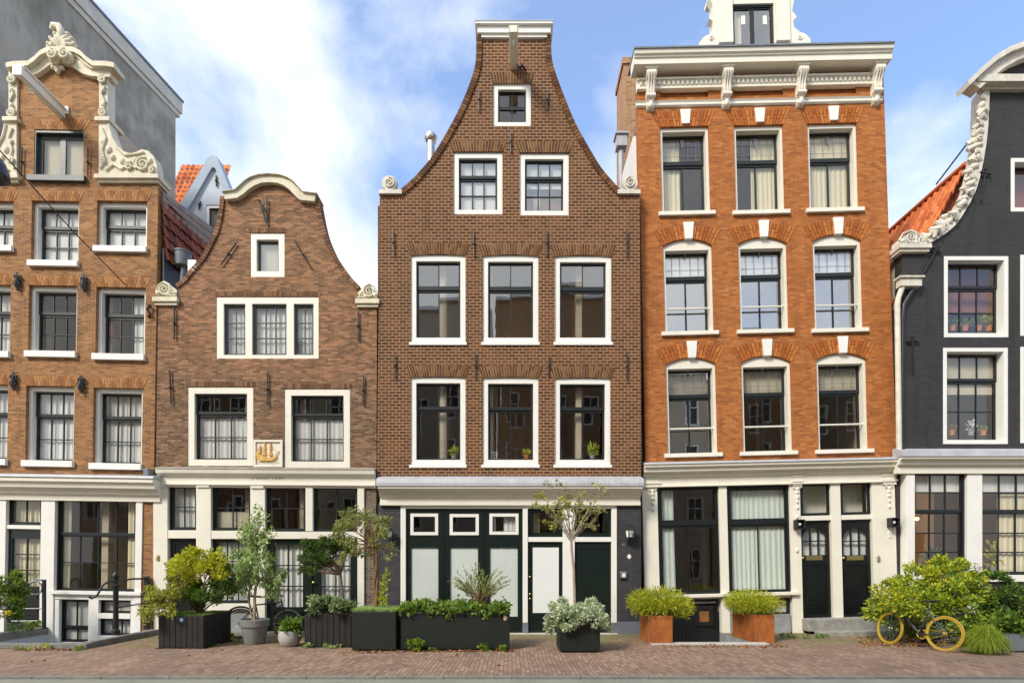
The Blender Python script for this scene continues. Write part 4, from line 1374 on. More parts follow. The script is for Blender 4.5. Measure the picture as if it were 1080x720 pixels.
# ground floor
m = MB()
H3.cap(m, (397, 504.5), (679, 504.5), [(-0.30, 0.0), (-0.33, 0.10), (-0.33, 0.17), (-0.20, 0.17), (0.1, 0.17), (0.1, -0.10), (0.0, -0.10)])
m.build('lead_cap', M['lead'], H3.root)
m = MB()
H3.cap(m, (398, 512), (678, 512), [(-0.31, 0.002), (-0.30, 0.06), (-0.20, 0.12), (-0.12, 0.22), (-0.05, 0.25), (-0.05, 0.33), (-0.085, 0.335), (-0.085, 0.42), (-0.03, 0.43), (0.1, 0.43), (0.1, 0.002)])
m.build('cornice', M['cream'], H3.root)
for r in ((398.5, 531, 422.5, 669), (650.5, 531, 676, 669)):
    m = MB()
    H3.box(m, r, 0.0, 0.26)
    m.build('brick_pier', M['b_dark'], H3.root)
for r in ((397.8, 655, 423, 669), (650.2, 655, 676.5, 669)):
    m = MB()
    H3.box(m, r, -0.03, 0.2)
    m.build('plinth', M['zinc'], H3.root)
m = MB()
for r in ((422.6, 531, 428, 660), (551.3, 536.1, 556.6, 656), (593.5, 536.1, 606, 656), (644.8, 536.1, 650.4, 656)):
    H3.box(m, r, -0.02, 0.18)
H3.box(m, (428.1, 531, 650.3, 536), -0.02, 0.18)
for r in ((556.7, 566, 593.4, 571), (606.1, 566, 644.7, 571)):
    H3.box(m, r, 0.0, 0.18)
m.build('timber_front', M['white'], H3.root, bevel=0.005)
m = MB()
for r in ((422.6, 660, 428, 669), (551.0, 656, 557, 669), (593, 656, 606.4, 669), (644.5, 656, 650.3, 669)):
    H3.box(m, r, -0.03, 0.18)
m.build('post_foot', M['zinc'], H3.root)
x0, x1, z0, z1 = H3.rect((428.1, 536.1, 551.2, 667))
tops = [(432.5, 541, 462, 564), (474, 541.5, 505, 564), (516, 541, 547, 563.5)]
panels = [(433, 577, 462, 650), (474.5, 577, 504, 650), (516.5, 577, 546, 650)]
hh = []
for r in tops + panels:
    a, b, c, d = H3.rect(r)
    hh.append([(a, c), (b, c), (b, d), (a, d)])
MB().solid([(x0, z0), (x1, z0), (x1, z1), (x0, z1)], hh, 0.04, 0.12).build('garage_door', M['door_green'], H3.root)
for i, r in enumerate(tops):
    window(H3, r, cas=0.075, cy=0.025, sy=0.06, sw=0.012, split=0, l=(1, 1), hole=False, curtains=[('cloth', 0.5, 1, 0, 1)] if i == 2 else [])
for r in panels:
    m = MB()
    H3.box(m, r, 0.075, 0.10)
    fp = m.build('frosted_panel', M['frost'], H3.root)
    a, b, c, d = H3.rect(r)
    MB().add([(a, 0.055, c), (b, 0.055, c), (b, 0.055, d), (a, 0.055, d)], [(0, 1, 2, 3)]).build('pane', M['glass_low'], fp, recalc=False)
m = MB()
for xx in (468, 510.5):
    H3.box(m, (xx - 0.6, 536.5, xx + 0.6, 667), 0.03, 0.0405)
m.build('door_seam', M['door_black'], H3.root)
for r in ((556.7, 536.1, 593.4, 566), (606.1, 536.1, 644.7, 566)):
    window(H3, r, cas=0, cy=0.03, sy=0.05, sw=0.06, split=0, l=(1, 1), sash='door_green', hole=False, glass='glass')
d1 = glazed_door(H3, (556.7, 571, 593.4, 667), None, 1, 1, 'door_green', panel=[(561, 651, 589, 662)])
m = MB()
H3.box(m, (562, 577, 589.5, 646), 0.043, 0.0505)
m.build('frosted_panel', M['frost'], d1)
m = MB()
for py in (608, 626, 631):
    x, z = H3.L(558.8, py)
    m.ball((x, 0.02, z), 0.026)
m.build('handle', M['brass'], d1, smooth=50)
d2 = glazed_door(H3, (606.1, 571, 644.7, 667), None, 1, 1, 'door_green')
m = MB()
H3.box(m, (609, 575, 641.5, 664), 0.035, 0.0505)
m.build('door_panel', M['door_green'], d2, bevel=0.004)
m = MB()
H3.box(m, (424, 667, 651, 669.5), -0.10, 0.2)
m.build('doorstep', M['pale_stone'], H3.root, bevel=0.008)
def lantern(H, px, py, s=1.0, number=None):
    x, z = H.L(px, py)
    m = MB()
    m.lathe([(0.005, 0.20 * s), (0.03 * s, 0.19 * s), (0.13 * s, 0.10 * s), (0.14 * s, 0.085 * s)], (x, -0.16, z), 6)
    m.lathe([(0.085 * s, -0.12 * s), (0.10 * s, -0.10 * s), (0.095 * s, -0.095 * s)], (x, -0.16, z), 6)
    for k in range(6):
        a = 2 * math.pi * k / 6
        m.tube([(x + 0.115 * s * math.cos(a), -0.16 + 0.115 * s * math.sin(a), z + 0.09 * s), (x + 0.09 * s * math.cos(a), -0.16 + 0.09 * s * math.sin(a), z - 0.1 * s)], 0.009 * s, 5)
    m.tube([(x, -0.02, z - 0.2 * s), (x, -0.12, z - 0.22 * s), (x, -0.16, z - 0.12 * s)], 0.014, 6)
    m.box(x - 0.03, x + 0.03, -0.03, 0.0, z - 0.26 * s, z - 0.14 * s)
    o = m.build('wall_lamp', M['iron'], H.root, smooth=30, weld=False)
    MB().lathe([(0.08 * s, -0.09 * s), (0.105 * s, 0.08 * s)], (x, -0.16, z), 6).build('lamp_glass', M['frost'], o)
    if number:
        letters(H, number, px, py + 0.5, 0.11 * s, -0.27 * 1.0, 'iron', 'number', 0, o)
    return o
lantern(H3, 663, 562.5, 1.0, '126')
lantern(H3, 411.5, 563, 0.8)
m = MB()
x, z = H3.L(663.5, 586)
m.prism([(x - 0.045, z), (x + 0.045, z), (x + 0.0, z + 0.05)], -0.012, 0.0)
m.prism([(x, z - 0.075), (x + 0.055, z - 0.02), (x, z + 0.035), (x - 0.055, z - 0.02)], -0.016, -0.0125)
m.build('white_emblem', M['white'], H3.root)
letters(H3, 'N', 657.5, 574, 0.09, -0.004, 'text_grey', 'lettering')
m = MB()
H3.box(m, (653.5, 602.5, 660.5, 609.5), -0.06, 0.0)
o = m.build('intercom', M['steel'], H3.root, bevel=0.008)
m = MB()
H3.box(m, (655.5, 604, 659, 608), -0.064, -0.0605)
m.build('button_plate', M['frost'], o)
shell(H3, 400, 676, [376, 500, 668.5], 9.9, partition=False)
shell(H3, 462, 616, [238], 11.3, 3.0)
shell(H3, 512, 570, [140], 12.9, 2.0)
side_walls(H3, 400, 675, 10.2, 'b3', 9.0)
hip_roof(H3, 402, 673, 10.2, 541, 12.1, 0.4, 9.0)
# flue
p = pt(454.5, 150, 14.0)
m = MB()
m.lathe([(0.10, -1.3), (0.10, 0.0), (0.13, 0.01), (0.16, 0.06), (0.16, 0.13), (0.10, 0.16), (0.10, 0.20)], (p.x - H3.root.location.x, p.y, p.z), 16)
m.build('flue_pipe', M['steel'], H3.root, smooth=40)

# ================================================================ HOUSE 4: bright orange with the big cornice
H4 = House('cornice_house', 'bright orange brick house with a deep cream cornice on carved brackets', 810, 0.25, -1.5)
K4 = dict(cas=0.065, cy=0.05, sy=0.20, sw=0.05, top=0.085, bottom=0.02, frame='cream')
rows = [[(697, 133.5, 748.5, 224), (775, 132, 827, 223), (852.5, 130, 905, 220.5)],
        [(700, 252, 752, 350), (779.5, 250, 831, 348), (858, 247, 909.5, 347)],
        [(703, 377, 756, 478), (782.5, 375, 835, 476), (862, 372, 915, 474)]]
def leaded(H, r, frac, root, y):
    """came lines of a leaded toplight"""
    x0, x1, z0, z1 = H.rect(r)
    a, b = x0 + 0.14, x1 - 0.14
    t = z1 - 0.18
    bt = z1 - (z1 - z0) * frac + 0.05
    m = MB()
    for u in (0.14, 0.36, 0.64, 0.86):
        m.box(a + (b - a) * u - 0.004, a + (b - a) * u + 0.004, y, y + 0.008, bt, t)
    for v in (0.22, 0.72):
        m.box(a, b, y + 0.001, y + 0.007, bt + (t - bt) * v - 0.004, bt + (t - bt) * v + 0.004)
    c = (a + b) / 2
    m.prism([(c - 0.05, t), (c, t - 0.22), (c + 0.05, t)], y, y + 0.008)
    m.build('leaded_bars', M['zinc'], root)
for j, row in enumerate(rows):
    for i, r in enumerate(row):
        cur = []
        if j == 0:
            cur = [[('cloth', 0, .45, 0, 1, 'curtain_cream')], [('cloth', .42, 1, 0, 1, 'curtain_cream')], [('cloth', 0, 1, 0, 1, 'curtain_cream')]][i]
            cur = cur + [('blind', 0, 1, 0.62, 1, 'curtain_cream')] if i == 2 else cur
        if j == 1:
            cur = [('blind', 0, 1, 0.66, 1, 'blind')]
        if j == 2:
            cur = [('blind', 0, 1, 0.66, 1, 'blind_beige')]
        gl = 'glass_mirror' if (j == 1 or (j == 2 and i == 0)) else 'glass'
        sp_ = 0.36 if j == 0 else 0.33
        wobj = window(H4, r, split=sp_, u=(1, 1), l=(2, 1), rail=0.09, rise=0.16 if j else 0.0, sill=(0.09, 0.09, 0.07), curtains=cur, glass=gl, bar=0.035, **K4)
        leaded(H4, r, sp_ + (0.04 if j else 0), wobj, 0.195)
        cx = (r[0] + r[2]) / 2
        brick_arch(H4, r, 0.36 if j == 0 else 0.36, 'a4', 'mortar4', splay=0.16 if j == 0 else 0.2, rise=0.16 if j else 0.0, bw=0.07, key=(cx - 5.5, r[1] - 17, cx + 5.5, r[1] - 2 if j == 0 else r[1] + 0.5))
        if j:
            x0, x1, z0, z1 = H4.rect(r)
            zz = z0 + (z1 - z0) * 0.27
            m = MB()
            m.tube([(x0 + 0.03, 0.10, zz), (x1 - 0.03, 0.10, zz)], 0.022, 8)
            m.build('safety_rail', M['cream'], wobj)
for a, b in ((696.5, 747), (774, 826), (851, 903)):
    off = (a - 696) * -0.0245
    r = (a, 95.5 + off, b, 103 + off)
    x0, x1, z0, z1 = H4.rect(r)
    H4.holes.append([(x0, z0), (x1, z0), (x1, z1), (x0, z1)])
outline = H4.P([(681, 500), (946, 493), (931.5, 74), (672.5, 80)])
MB().solid(outline, H4.holes, 0.0, 0.28).build('brick_wall', M['b4'], H4.root)
m = MB()
for a, b in ((694, 750), (772, 829), (849, 906)):
    off = (a - 694) * -0.0245
    H4.box(m, (a, 92.5 + off, b, 106 + off), 0.07, 0.20)
m.build('recessed_panel', M['b4'], H4.root)
# the top cornice
m = MB()
H4.cap(m, (669.5, 50.5), (943.5, 44.5), [(-0.42, 0.0), (-0.40, 0.11), (-0.36, 0.13), (-0.36, 0.16), (-0.33, 0.17), (-0.33, 0.30), (0.05, 0.30), (0.05, 0.0)])
H4.cap(m, (672, 82), (931.5, 76), [(-0.11, 0.0), (-0.11, 0.05), (-0.06, 0.07), (-0.06, 0.19), (-0.09, 0.20), (-0.09, 0.25), (0.05, 0.25), (0.05, 0.0)])
H4.cap(m, (671, 106.5), (932, 100.8), [(-0.075, 0.0), (-0.05, 0.04), (-0.05, 0.09), (-0.02, 0.12), (0.001, 0.12), (0.001, 0.0)])
m.build('cornice', M['cream'], H4.root)
m = MB()
H4.cap(m, (669, 49.3), (944, 43.3), [(-0.44, 0.0), (-0.44, 0.035), (0.3, 0.035), (0.3, -0.03)])
m.build('lead_cap', M['zinc'], H4.root)
m = MB()
for i in range(52):
    px = 676 + i * (926 - 676) / 51
    x, z = H4.L(px, 82.0 - (px - 672) * 0.0231, -0.11)
    m.box(x - 0.026, x + 0.026, -0.105, -0.0605, z - 0.165, z - 0.08)
m.build('dentil_course', M['cream'], H4.root, weld=False)
for px in (684.5, 764, 842, 921.5):
    x, z = H4.L(px, 83.5 - (px - 684) * 0.0231)
    m = MB()
    prof = [(0.0, 0.02), (-0.265, 0.02), (-0.28, -0.06), (-0.25, -0.14), (-0.18, -0.20), (-0.15, -0.28), (-0.16, -0.40), (-0.13, -0.52), (-0.07, -0.60), (-0.075, -0.70), (-0.04, -0.76), (0.0, -0.78)]
    n = len(prof)
    for a in range(n - 1):
        (y0, z0), (y1, z1) = prof[a], prof[a + 1]
        w0, w1 = 0.112 - 0.035 * a / n, 0.112 - 0.035 * (a + 1) / n
        m.hexa([(x - w1, y1, z + z1), (x + w1, y1, z + z1), (x + w1, 0.0, z + z1), (x - w1, 0.0, z + z1), (x - w0, y0, z + z0), (x + w0, y0, z + z0), (x + w0, 0.0, z + z0), (x - w0, 0.0, z + z0)])
    m.box(x - 0.15, x + 0.15, -0.29, 0.0, z + 0.021, z + 0.07)
    m.tube([(x - 0.115, -0.19, z - 0.07), (x + 0.115, -0.19, z - 0.07)], 0.085, 12)
    m.tube([(x - 0.105, -0.12, z - 0.5), (x + 0.105, -0.12, z - 0.5)], 0.055, 10)
    for dx in (-0.06, 0, 0.06):
        m.tube([(x + dx, -0.285, z - 0.08), (x + dx, -0.2, z - 0.21), (x + dx, -0.165, z - 0.30), (x + dx, -0.165, z - 0.42), (x + dx * 0.8, -0.09, z - 0.60)], 0.022, 6)
    m.ball((x, -0.09, z - 0.68), 0.06, 0.05, 0.09)
    m.build('bracket', M['cream'], H4.root, smooth=40, weld=False)
# dormer on the roof edge
m = MB()
o = H4.P([(738, 50), (738, 44), (743, 38), (749, 35), (753, 29), (752, 21), (748, 19), (753, 12), (752, 4), (748, -4), (756, -12), (756, -30), (832, -32), (832, -14), (840, -6), (837, 3), (836, 11), (841, 17), (837, 21), (838, 28), (844, 33), (850, 35), (855, 40), (856, 50)])
x0, x1, z0, z1 = H4.rect((772.5, 3, 817, 47.5))
m.solid(o, [[(x0, z0 + 0.0), (x1, z0), (x1, z1), (x0, z1)]], 0.02, 0.20)
for r in ((757, -28, 772, 46), (817.5, -30, 832, 44)):
    H4.box(m, r, -0.04, 0.0195)
H4.box(m, (753, -38, 836, -30), -0.12, 0.25)
for (px, py, s_) in ((750.5, 40, 1), (844, 38.5, -1)):
    x, z = H4.L(px, py)
    m.spiral(x, z, 0.02, 0.07, 1.3, 0.018, 0, s_)
dm = m.build('dormer', M['cream'], H4.root)
window(H4, (772.5, 3, 817, 56), cas=0, cy=0.06, sy=0.08, sw=0.05, split=0, l=(2, 1), bar=0.11, hole=False, glass='glass_bright', curtains=[('cloth', 0, 0.25, 0.3, 1, 'curtain_cream')])
for px in (785.5, 808.5):
    m = MB()
    H4.box(m, (px - 2.2, 12.5, px + 2.2, 22), 0.094, 0.097)
    m.build('window_sticker', M['white'], H4.root)
a, b, z0, z1 = H4.rect((760, -34, 830, 46))
z0 = 12.25
MB().box(a + 0.1, a + 0.22, 0.201, 0.9, z0, z1).box(b - 0.22, b - 0.1, 0.201, 0.9, z0, z1).box(a + 0.1, b - 0.1, 0.9, 1.0, z0, z1).box(a, b, 0.27, 1.05, z1 + 0.001, z1 + 0.1).build('dormer_wall', M['cream'], H4.root)
# ground floor
m = MB()
H4.cap(m, (680, 487.5), (950.5, 481.5), [(-0.30, 0.0), (-0.32, 0.05), (0.05, 0.05), (0.05, -0.05), (0.0, -0.05)])
m.build('lead_cap', M['lead'], H4.root)
m = MB()
H4.cap(m, (680.5, 489.7), (950, 483.7), [(-0.30, 0.0), (-0.29, 0.06), (-0.23, 0.09), (-0.22, 0.16), (-0.14, 0.18), (-0.11, 0.25), (-0.05, 0.28), (-0.05, 0.46), (-0.08, 0.47), (-0.08, 0.50), (0.05, 0.50), (0.05, 0.0)])
m.build('cornice', M['cream'], H4.root)
m = MB()
for r in ((679.5, 508, 695.5, 720), (760.3, 511, 768.8, 720), (834.3, 508, 845.2, 668), (877.3, 507, 887.4, 651), (920.5, 505, 928, 660), (928.1, 504, 945, 664)):
    H4.box(m, r, -0.02, 0.2)
for r in ((845.3, 543.5, 877.2, 548.5), (887.5, 542.5, 920.4, 547.5), (695.6, 626.5, 760.2, 631.5), (768.9, 626, 834.2, 630.5)):
    H4.box(m, r, 0.0, 0.2)
H4.box(m, (694, 625.3, 841, 628.5), -0.10, 0.05)
m.build('timber_front', M['cream'], H4.root, bevel=0.005)
for r in ((681, 500, 694.5, 514), (929.5, 496, 943.5, 511), (835, 500, 844.5, 512)):
    m = MB()
    x0, x1, z0, z1 = H4.rect(r)
    m.box(x0, x1, -0.06, -0.0205, z0, z1)
    m.box(x0 - 0.03, x1 + 0.03, -0.085, -0.061, z0 + 0.08, z0 + 0.12)
    m.box(x0 - 0.02, x1 + 0.02, -0.075, -0.061, z0 + 0.20, z0 + 0.23)
    xm = (x0 + x1) / 2
    for dz in (-0.08, -0.16, -0.26, -0.38, -0.52):
        m.ball((xm, -0.03, z0 + dz), 0.045 if dz > -0.3 else 0.03, 0.03, 0.05)
    for s_ in (-1, 1):
        m.spiral(xm + s_ * 0.07, z0 - 0.04, -0.03, 0.045, 1.2, 0.013, 0, s_)
    m.build('capital', M['cream'], H4.root, smooth=45, weld=False)
m = MB()
for px, py in ((840, 525), (840, 545), (840, 560), (840, 580)):
    x, z = H4.L(px, py)
    m.ball((x, -0.03, z), 0.035, 0.03, 0.06)
m.build('carved_drops', M['cream'], H4.root, smooth=45, weld=False)
window(H4, (695.6, 511.5, 760.2, 626.5), cas=0, cy=0.05, sy=0.07, sw=0.06, split=0.36, u=(1, 1), l=(2, 1), rail=0.14, hole=False, glass='glass', curtains=[('cloth', 0, 0.26, 0, 0.99, 'curtain_green')])
window(H4, (768.9, 510, 834.2, 626), cas=0, cy=0.05, sy=0.07, sw=0.06, split=0.36, u=(1, 1), l=(2, 1), rail=0.14, hole=False, glass='glass_low', curtains=[('cloth', 0, 1, 0, 0.97, 'curtain_green')])
for r in ((845.3, 508.5, 877.2, 543.5), (887.5, 507, 920.4, 542.5)):
    window(H4, r, cas=0, cy=0.05, sy=0.07, sw=0.045, split=0, l=(1, 1), hole=False, glass='glass_low')
for r, g, pn, sl, kn in (((845.3, 548.5, 877.2, 650.5), (846.8, 555, 874, 585), (848, 594, 875, 641), (851.5, 585.8, 869, 590.5), (847, 588)),
                         ((887.5, 547.5, 920.4, 650.5), (890, 555, 917.5, 585), (889.5, 594, 918, 641), (894.5, 585.8, 912.5, 590.5), (890, 588))):
    glazed_door(H4, r, (g[0] + 1, g[1] + 0.5, g[2] - 0.5, g[3]), 3, 2, 'door_black', 'blind', arch=0.27, panel=[pn, (pn[0], 643, pn[2], 649.5)], slot=sl, knob=kn, y=0.07)
bd = glazed_door(H4, (704, 633, 759.5, 682), None, 1, 1, 'door_black', y=0.10, name='basement_door')
m = MB()
for i in range(13):
    px = 706 + i * 4.1
    H4.box(m, (px, 664, px + 0.5, 681), 0.094, 0.0995)
    H4.box(m, (px, 636, px + 0.5, 664), 0.094, 0.0995) if px < 732 else None
m.build('plank_groove', M['iron'], bd, weld=False)
m = MB()
x0, x1, z0, z1 = H4.rect((734, 639, 753.5, 660))
m.solid([(x0, z0), (x1, z0), (x1, z1), (x0, z1)], [[(x0 + .1, z0 + .1), (x1 - .1, z0 + .1), (x1 - .1, z1 - .1), (x0 + .1, z1 - .1)]], 0.06, 0.0995)
m.build('hatch_frame', M['sash'], bd, bevel=0.01)
m = MB()
H4.box(m, (738.5, 643.5, 749, 655.5), 0.085, 0.0995)
M['hatch_brown'] = paint('brown_hatch_pane', (0.26, 0.115, 0.04), 0.25, 0.35, 6, 0.1)
m.build('hatch_panel', M['hatch_brown'], bd)
m = MB()
H4.box(m, (731, 634, 756, 636), 0.05, 0.0995)
m.build('door_lintel', M['step_stone'], bd)
m = MB()
H4.box(m, (695.6, 631.6, 704, 720), 0.05, 0.2)
m.build('basement_post', M['white'], H4.root)
window(H4, (800, 630.5, 834.2, 648), cas=0, cy=0.07, sy=0.08, sw=0.035, split=0, l=(1, 1), hole=False, glass='glass_low', curtains=[('blind', 0, 1, 0, 1, 'curtain')])
m = MB()
H4.box(m, (768.9, 648, 834.2, 672), 0.0, 0.2)
H4.box(m, (768.9, 630.6, 800, 648), 0.0, 0.2)
m.build('plinth', M['grey_plinth'], H4.root, bevel=0.006)
m = MB()
H4.box(m, (845.4, 650.6, 930, 663), -0.32, 0.2)
H4.box(m, (851, 662, 931.5, 676), -0.62, -0.3205)
m.build('doorstep', M['step_stone'], H4.root, bevel=0.015)
def cube_lamp(px, py):
    x, z = H4.L(px, py)
    m = MB()
    m.solid([(x - .10, z - .11), (x + .10, z - .11), (x + .10, z + .11), (x - .10, z + .11)], [[(x - .075, z - .085), (x + .075, z - .085), (x + .075, z + .085), (x - .075, z + .085)]], -0.20, -0.0205)
    m.box(x - .075, x + .075, -0.05, -0.0205, z - .085, z + .085)
    o = m.build('wall_lamp', M['iron'], H4.root, bevel=0.004)
    MB().ball((x, -0.11, z), 0.05).build('bulb', M['frost'], o, smooth=50)
cube_lamp(840.5, 553)
cube_lamp(939, 551)
m = MB()
H4.box(m, (936, 560, 941, 566.5), -0.035, -0.0205)
o = m.build('number_plate', M['white'], H4.root)
letters(H4, '17', 938.5, 563.3, 0.10, -0.0385, 'text_grey', 'number', 0, o)
m = MB()
x, z = H4.L(926, 589)
m.tube([(x, -0.02, z + 0.07), (x, -0.08, z + 0.02), (x - 0.09, -0.08, z + 0.02)], 0.012, 6)
m.box(x - 0.02, x + 0.02, -0.035, -0.0205, z - 0.08, z + 0.08)
m.build('bell_pull', M['steel'], H4.root)
a, b, z0, z1 = H4.rect((846, 500, 922, 668))
MB().box(a, b, 0.40, 0.48, z0, z1).build('hall_wall', M['cream'], H4.root)
shell(H4, 689, 944, [238, 362, 488, 650], 12.2, 4.2)
xl, _ = H4.L(687, HOR)
xr, _ = H4.L(946, HOR)
MB().box(xl - 0.10, xl - 0.003, 0.29, 9.0, -1.1, 12.15).box(xl, xr, 8.9, 9.0, -1.1, 12.15).build('side_wall', M['white'], H4.root)
MB().box(xr + 0.003, xr + 0.1, 0.29, 9.0, -1.1, 12.15).build('side_wall', M['b4'], H4.root)
MB().box(xl - 0.08, xr + 0.08, 0.30, 8.98, 12.16, 12.23).build('roof', M['zinc'], H4.root)
# chimney on the party wall
m = MB()
loc = H4.root.location
cx0, cx1, cy0, cy1 = 3.20, 3.98, 2.9, 3.95
m.box(cx0 - loc.x, cx1 - loc.x, cy0 - loc.y, cy1 - loc.y, 9.0, 15.95)
ch = m.build('chimney', M['b6'], None)
ch.parent = H4.root
ch.rotation_euler = (0, -H4.th, 0)
MB().box(cx0 - loc.x - 0.04, cx1 - loc.x + 0.04, cy0 - loc.y - 0.04, cy1 - loc.y + 0.04, 15.951, 16.12).box(cx0 - loc.x + .1, cx0 - loc.x + .4, cy0 - loc.y + .2, cy0 - loc.y + .5, 16.121, 16.22).build('chimney_cap', M['b6'], ch)
p = pt(655, 151, 15.0)
q = Vector((p.x - loc.x, p.y - loc.y, p.z))
m = MB()
m.box(q.x - 0.14, q.x + 0.14, q.y - 0.14, q.y + 0.14, q.z - 0.16, q.z + 0.14)
m.box(q.x - 0.18, q.x + 0.18, q.y - 0.18, q.y + 0.18, q.z + 0.141, q.z + 0.20)
m.tube([(q.x, q.y, q.z - 0.15), (q.x, q.y, q.z - 1.6)], 0.07, 12)
rh = m.build('rain_hopper', M['lead'], H4.root, smooth=40)
rh.rotation_euler = (0, -H4.th, 0)

# ================================================================ HOUSE 5: charcoal painted
H5 = House('charcoal_house', 'charcoal painted brick house with a curved gable edged in cream carving', 1115, 0.05)
K5 = dict(cas=0.10, cy=0.01, sy=0.20, sw=0.05, bottom=0.10)
rw = [(995.5, 269.5, 1064, 355.5), (1076, 268, 1145, 354), (1156, 267, 1226, 353)]
rl = [(994.5, 366, 1063.5, 468), (1076, 365, 1145, 467), (1157, 364, 1227, 466)]
for i, r in enumerate(rw):
    window(H5, r, split=0.34, u=(3, 1), l=(3, 2), rail=0.07, curtains=[], **K5)
for i, r in enumerate(rl):
    window(H5, r, split=0.31, u=(3, 1), l=(3, 2), rail=0.07, curtains=[('blind', 0, 1, 0.55, 1, 'blind_beige')], **K5)
window(H5, (1066, 166, 1164, 223), split=0, l=(3, 1), **K5)
lc5 = [(978, 256), (990, 249), (1004, 238), (1015, 222), (1025, 203), (1032, 178), (1037, 148), (1039, 120), (1040, 94)]
rc5 = [(2230 - a, b) for a, b in lc5]
outline = H5.P([(953, 480), (1277, 480), (1279, 262), (1252, 262)] + smooth_curve(rc5, 4) + smooth_curve(lc5, 4)[::-1] + [(978, 262), (951.5, 262)])
MB().solid(outline, H5.holes, 0.0, 0.26).build('brick_wall', M['b5'], H5.root)
def lumpy(pts, sgn):
    c = smooth_curve(pts, 4)
    cl = H5.P(c)
    inner = offset_line(cl, 0.04 * sgn)
    outer = offset_line(cl, -0.10 * sgn)
    m = MB()
    m.strip(outer, inner, -0.06, 0.30)
    L_ = 0
    r2 = random.Random(5)
    for i in range(1, len(cl) - 3):
        t_ = (Vector(cl[i + 1]) - Vector(cl[i - 1])).normalized()
        nn_ = Vector((-t_.y, t_.x)) * (-sgn)
        s0 = Vector(cl[i]) + nn_ * 0.02
        ln_ = r2.uniform(0.12, 0.30)
        e0_ = s0 + nn_ * ln_ + t_ * r2.uniform(-0.18, 0.02)
        mid_ = (s0 + e0_) * 0.5 + t_ * 0.07
        yy_ = r2.uniform(-0.09, 0.12)
        m.tube([(s0.x, yy_, s0.y), (mid_.x, yy_ - 0.03, mid_.y), (e0_.x, yy_, e0_.y)], [0.055, r2.uniform(0.05, 0.085), r2.uniform(0.025, 0.06)], 7)
        if r2.random() < 0.5:
            continue
        o = offset_line(cl, -0.12 * sgn)[i]
        m.ball((o[0], 0.02, o[1]), 0.06 + 0.07 * r2.random(), 0.14, 0.05 + 0.06 * r2.random(), 10, 7)
        o = offset_line(cl, -0.15 * sgn)[i + 1]
        m.spiral(o[0], o[1], -0.09, 0.06, 1.2, 0.024, r2.random() * 6, sgn)
    m.build('carved_edge', M['stone_white'], H5.root, smooth=50, weld=False)
lumpy(lc5, -1)
lumpy(rc5, 1)
scroll_block(H5, (947, 244, 976, 260), 'stone_white', 3, 1, -0.14)
scroll_block(H5, (1254, 244, 1283, 260), 'stone_white', 3, -1, -0.14)
arc = [(1022.5, 87), (1036, 74), (1052, 60), (1068, 50.5), (1085, 44.5), (1100, 41.5), (1115, 40.5)]
arc = arc + [(2230 - a, b) for a, b in arc[::-1][1:]]
arc_i = [(1034, 93), (1046, 82), (1060, 71), (1074, 63), (1088, 57.5), (1101, 54.5), (1115, 53.5)]
arc_i = arc_i + [(2230 - a, b) for a, b in arc_i[::-1][1:]]
m = MB()
m.strip(H5.P(arc, -.22), H5.P(arc_i, -.22), -0.22, 0.06)
m.strip(H5.P([(a + (1.5 if a > 1115 else -1.5), b - 2) for a, b in arc], -.32), H5.P([(a, b + 3) for a, b in arc], -.32), -0.32, 0.04)
for (ra, yo) in (((1031, 78, 1199, 85.5), -0.24), ((1036, 85, 1194, 94), -0.10)):
    (xa_, za_), (xb_, zb_) = H5.L(ra[0], ra[3], yo), H5.L(ra[2], ra[1], yo)
    m.box(xa_, xb_, yo, 0.055, za_, zb_)
m.build('pediment', M['stone_white'], H5.root, smooth=30)
m = MB()
m.solid(H5.P([(1046, 79), (1060, 70), (1074, 62), (1088, 56.5), (1101, 53.5), (1115, 52.5), (1129, 53.5), (1142, 56.5), (1156, 62), (1170, 70), (1184, 79)]), [], 0.0, 0.2)
m.build('tympanum', M['b5'], H5.root)
def rod_anchor(x1_, y1_, x2_, y2_, cross):
    (xa, za), (xb, zb) = H5.L(x1_, y1_), H5.L(x2_, y2_)
    m = MB()
    m.tube([(xa, -0.05, za), (xb, -0.05, zb)], 0.02, 6)
    if cross:
        d = Vector((xb - xa, 0, zb - za)).normalized()
        c = Vector((xa, -0.055, za)) + d * 0.1
        n_ = Vector((-d.z, 0, d.x))
        m.tube([c - n_ * 0.11, c + n_ * 0.11], 0.02, 6)
        for e in (c - n_ * 0.11, c + n_ * 0.11, Vector((xa, -0.055, za))):
            m.ball(e, 0.035)
    m.build('wall_anchor', M['iron'], H5.root, smooth=50, weld=False)
rod_anchor(961, 356, 961, 393, True)
rod_anchor(988, 261, 967, 298, True)
rod_anchor(1038, 180, 1033, 214, True)
# roof seen behind the gable
lx = H5.root.location
xl, ze = H5.L(947, 290)
tm = MB()
e0 = Vector((9.10 - lx.x, 0.30, 7.9))
top = Vector((10.92 - lx.x, 0.30, 11.25))
tile_roof(tm, e0, (0, 1, 0), top - e0, 36, 16, 0.20, (top - e0).length / 16, 0.05)
tm.build('side_roof', M['tile_orange'], H5.root, weld=False)
m = MB()
m.prism([(9.06 - lx.x, 7.75), (16.4 - lx.x, 7.75), (14.6 - lx.x, 11.0), (12.8 - lx.x, 11.5), (10.98 - lx.x, 11.15)], 0.45, 7.4)
m.build('roof', M['tile_red'], H5.root)
m = MB()
m.tube([(10.92 - lx.x, 0.3, 11.27), (10.92 - lx.x, 7.6, 11.27)], 0.055, 8)
m.build('ridge_tiles', M['tile_orange'], H5.root, smooth=40)
pa, pb = pt(1033, 136, 13.1), pt(989, 193, 15.2)
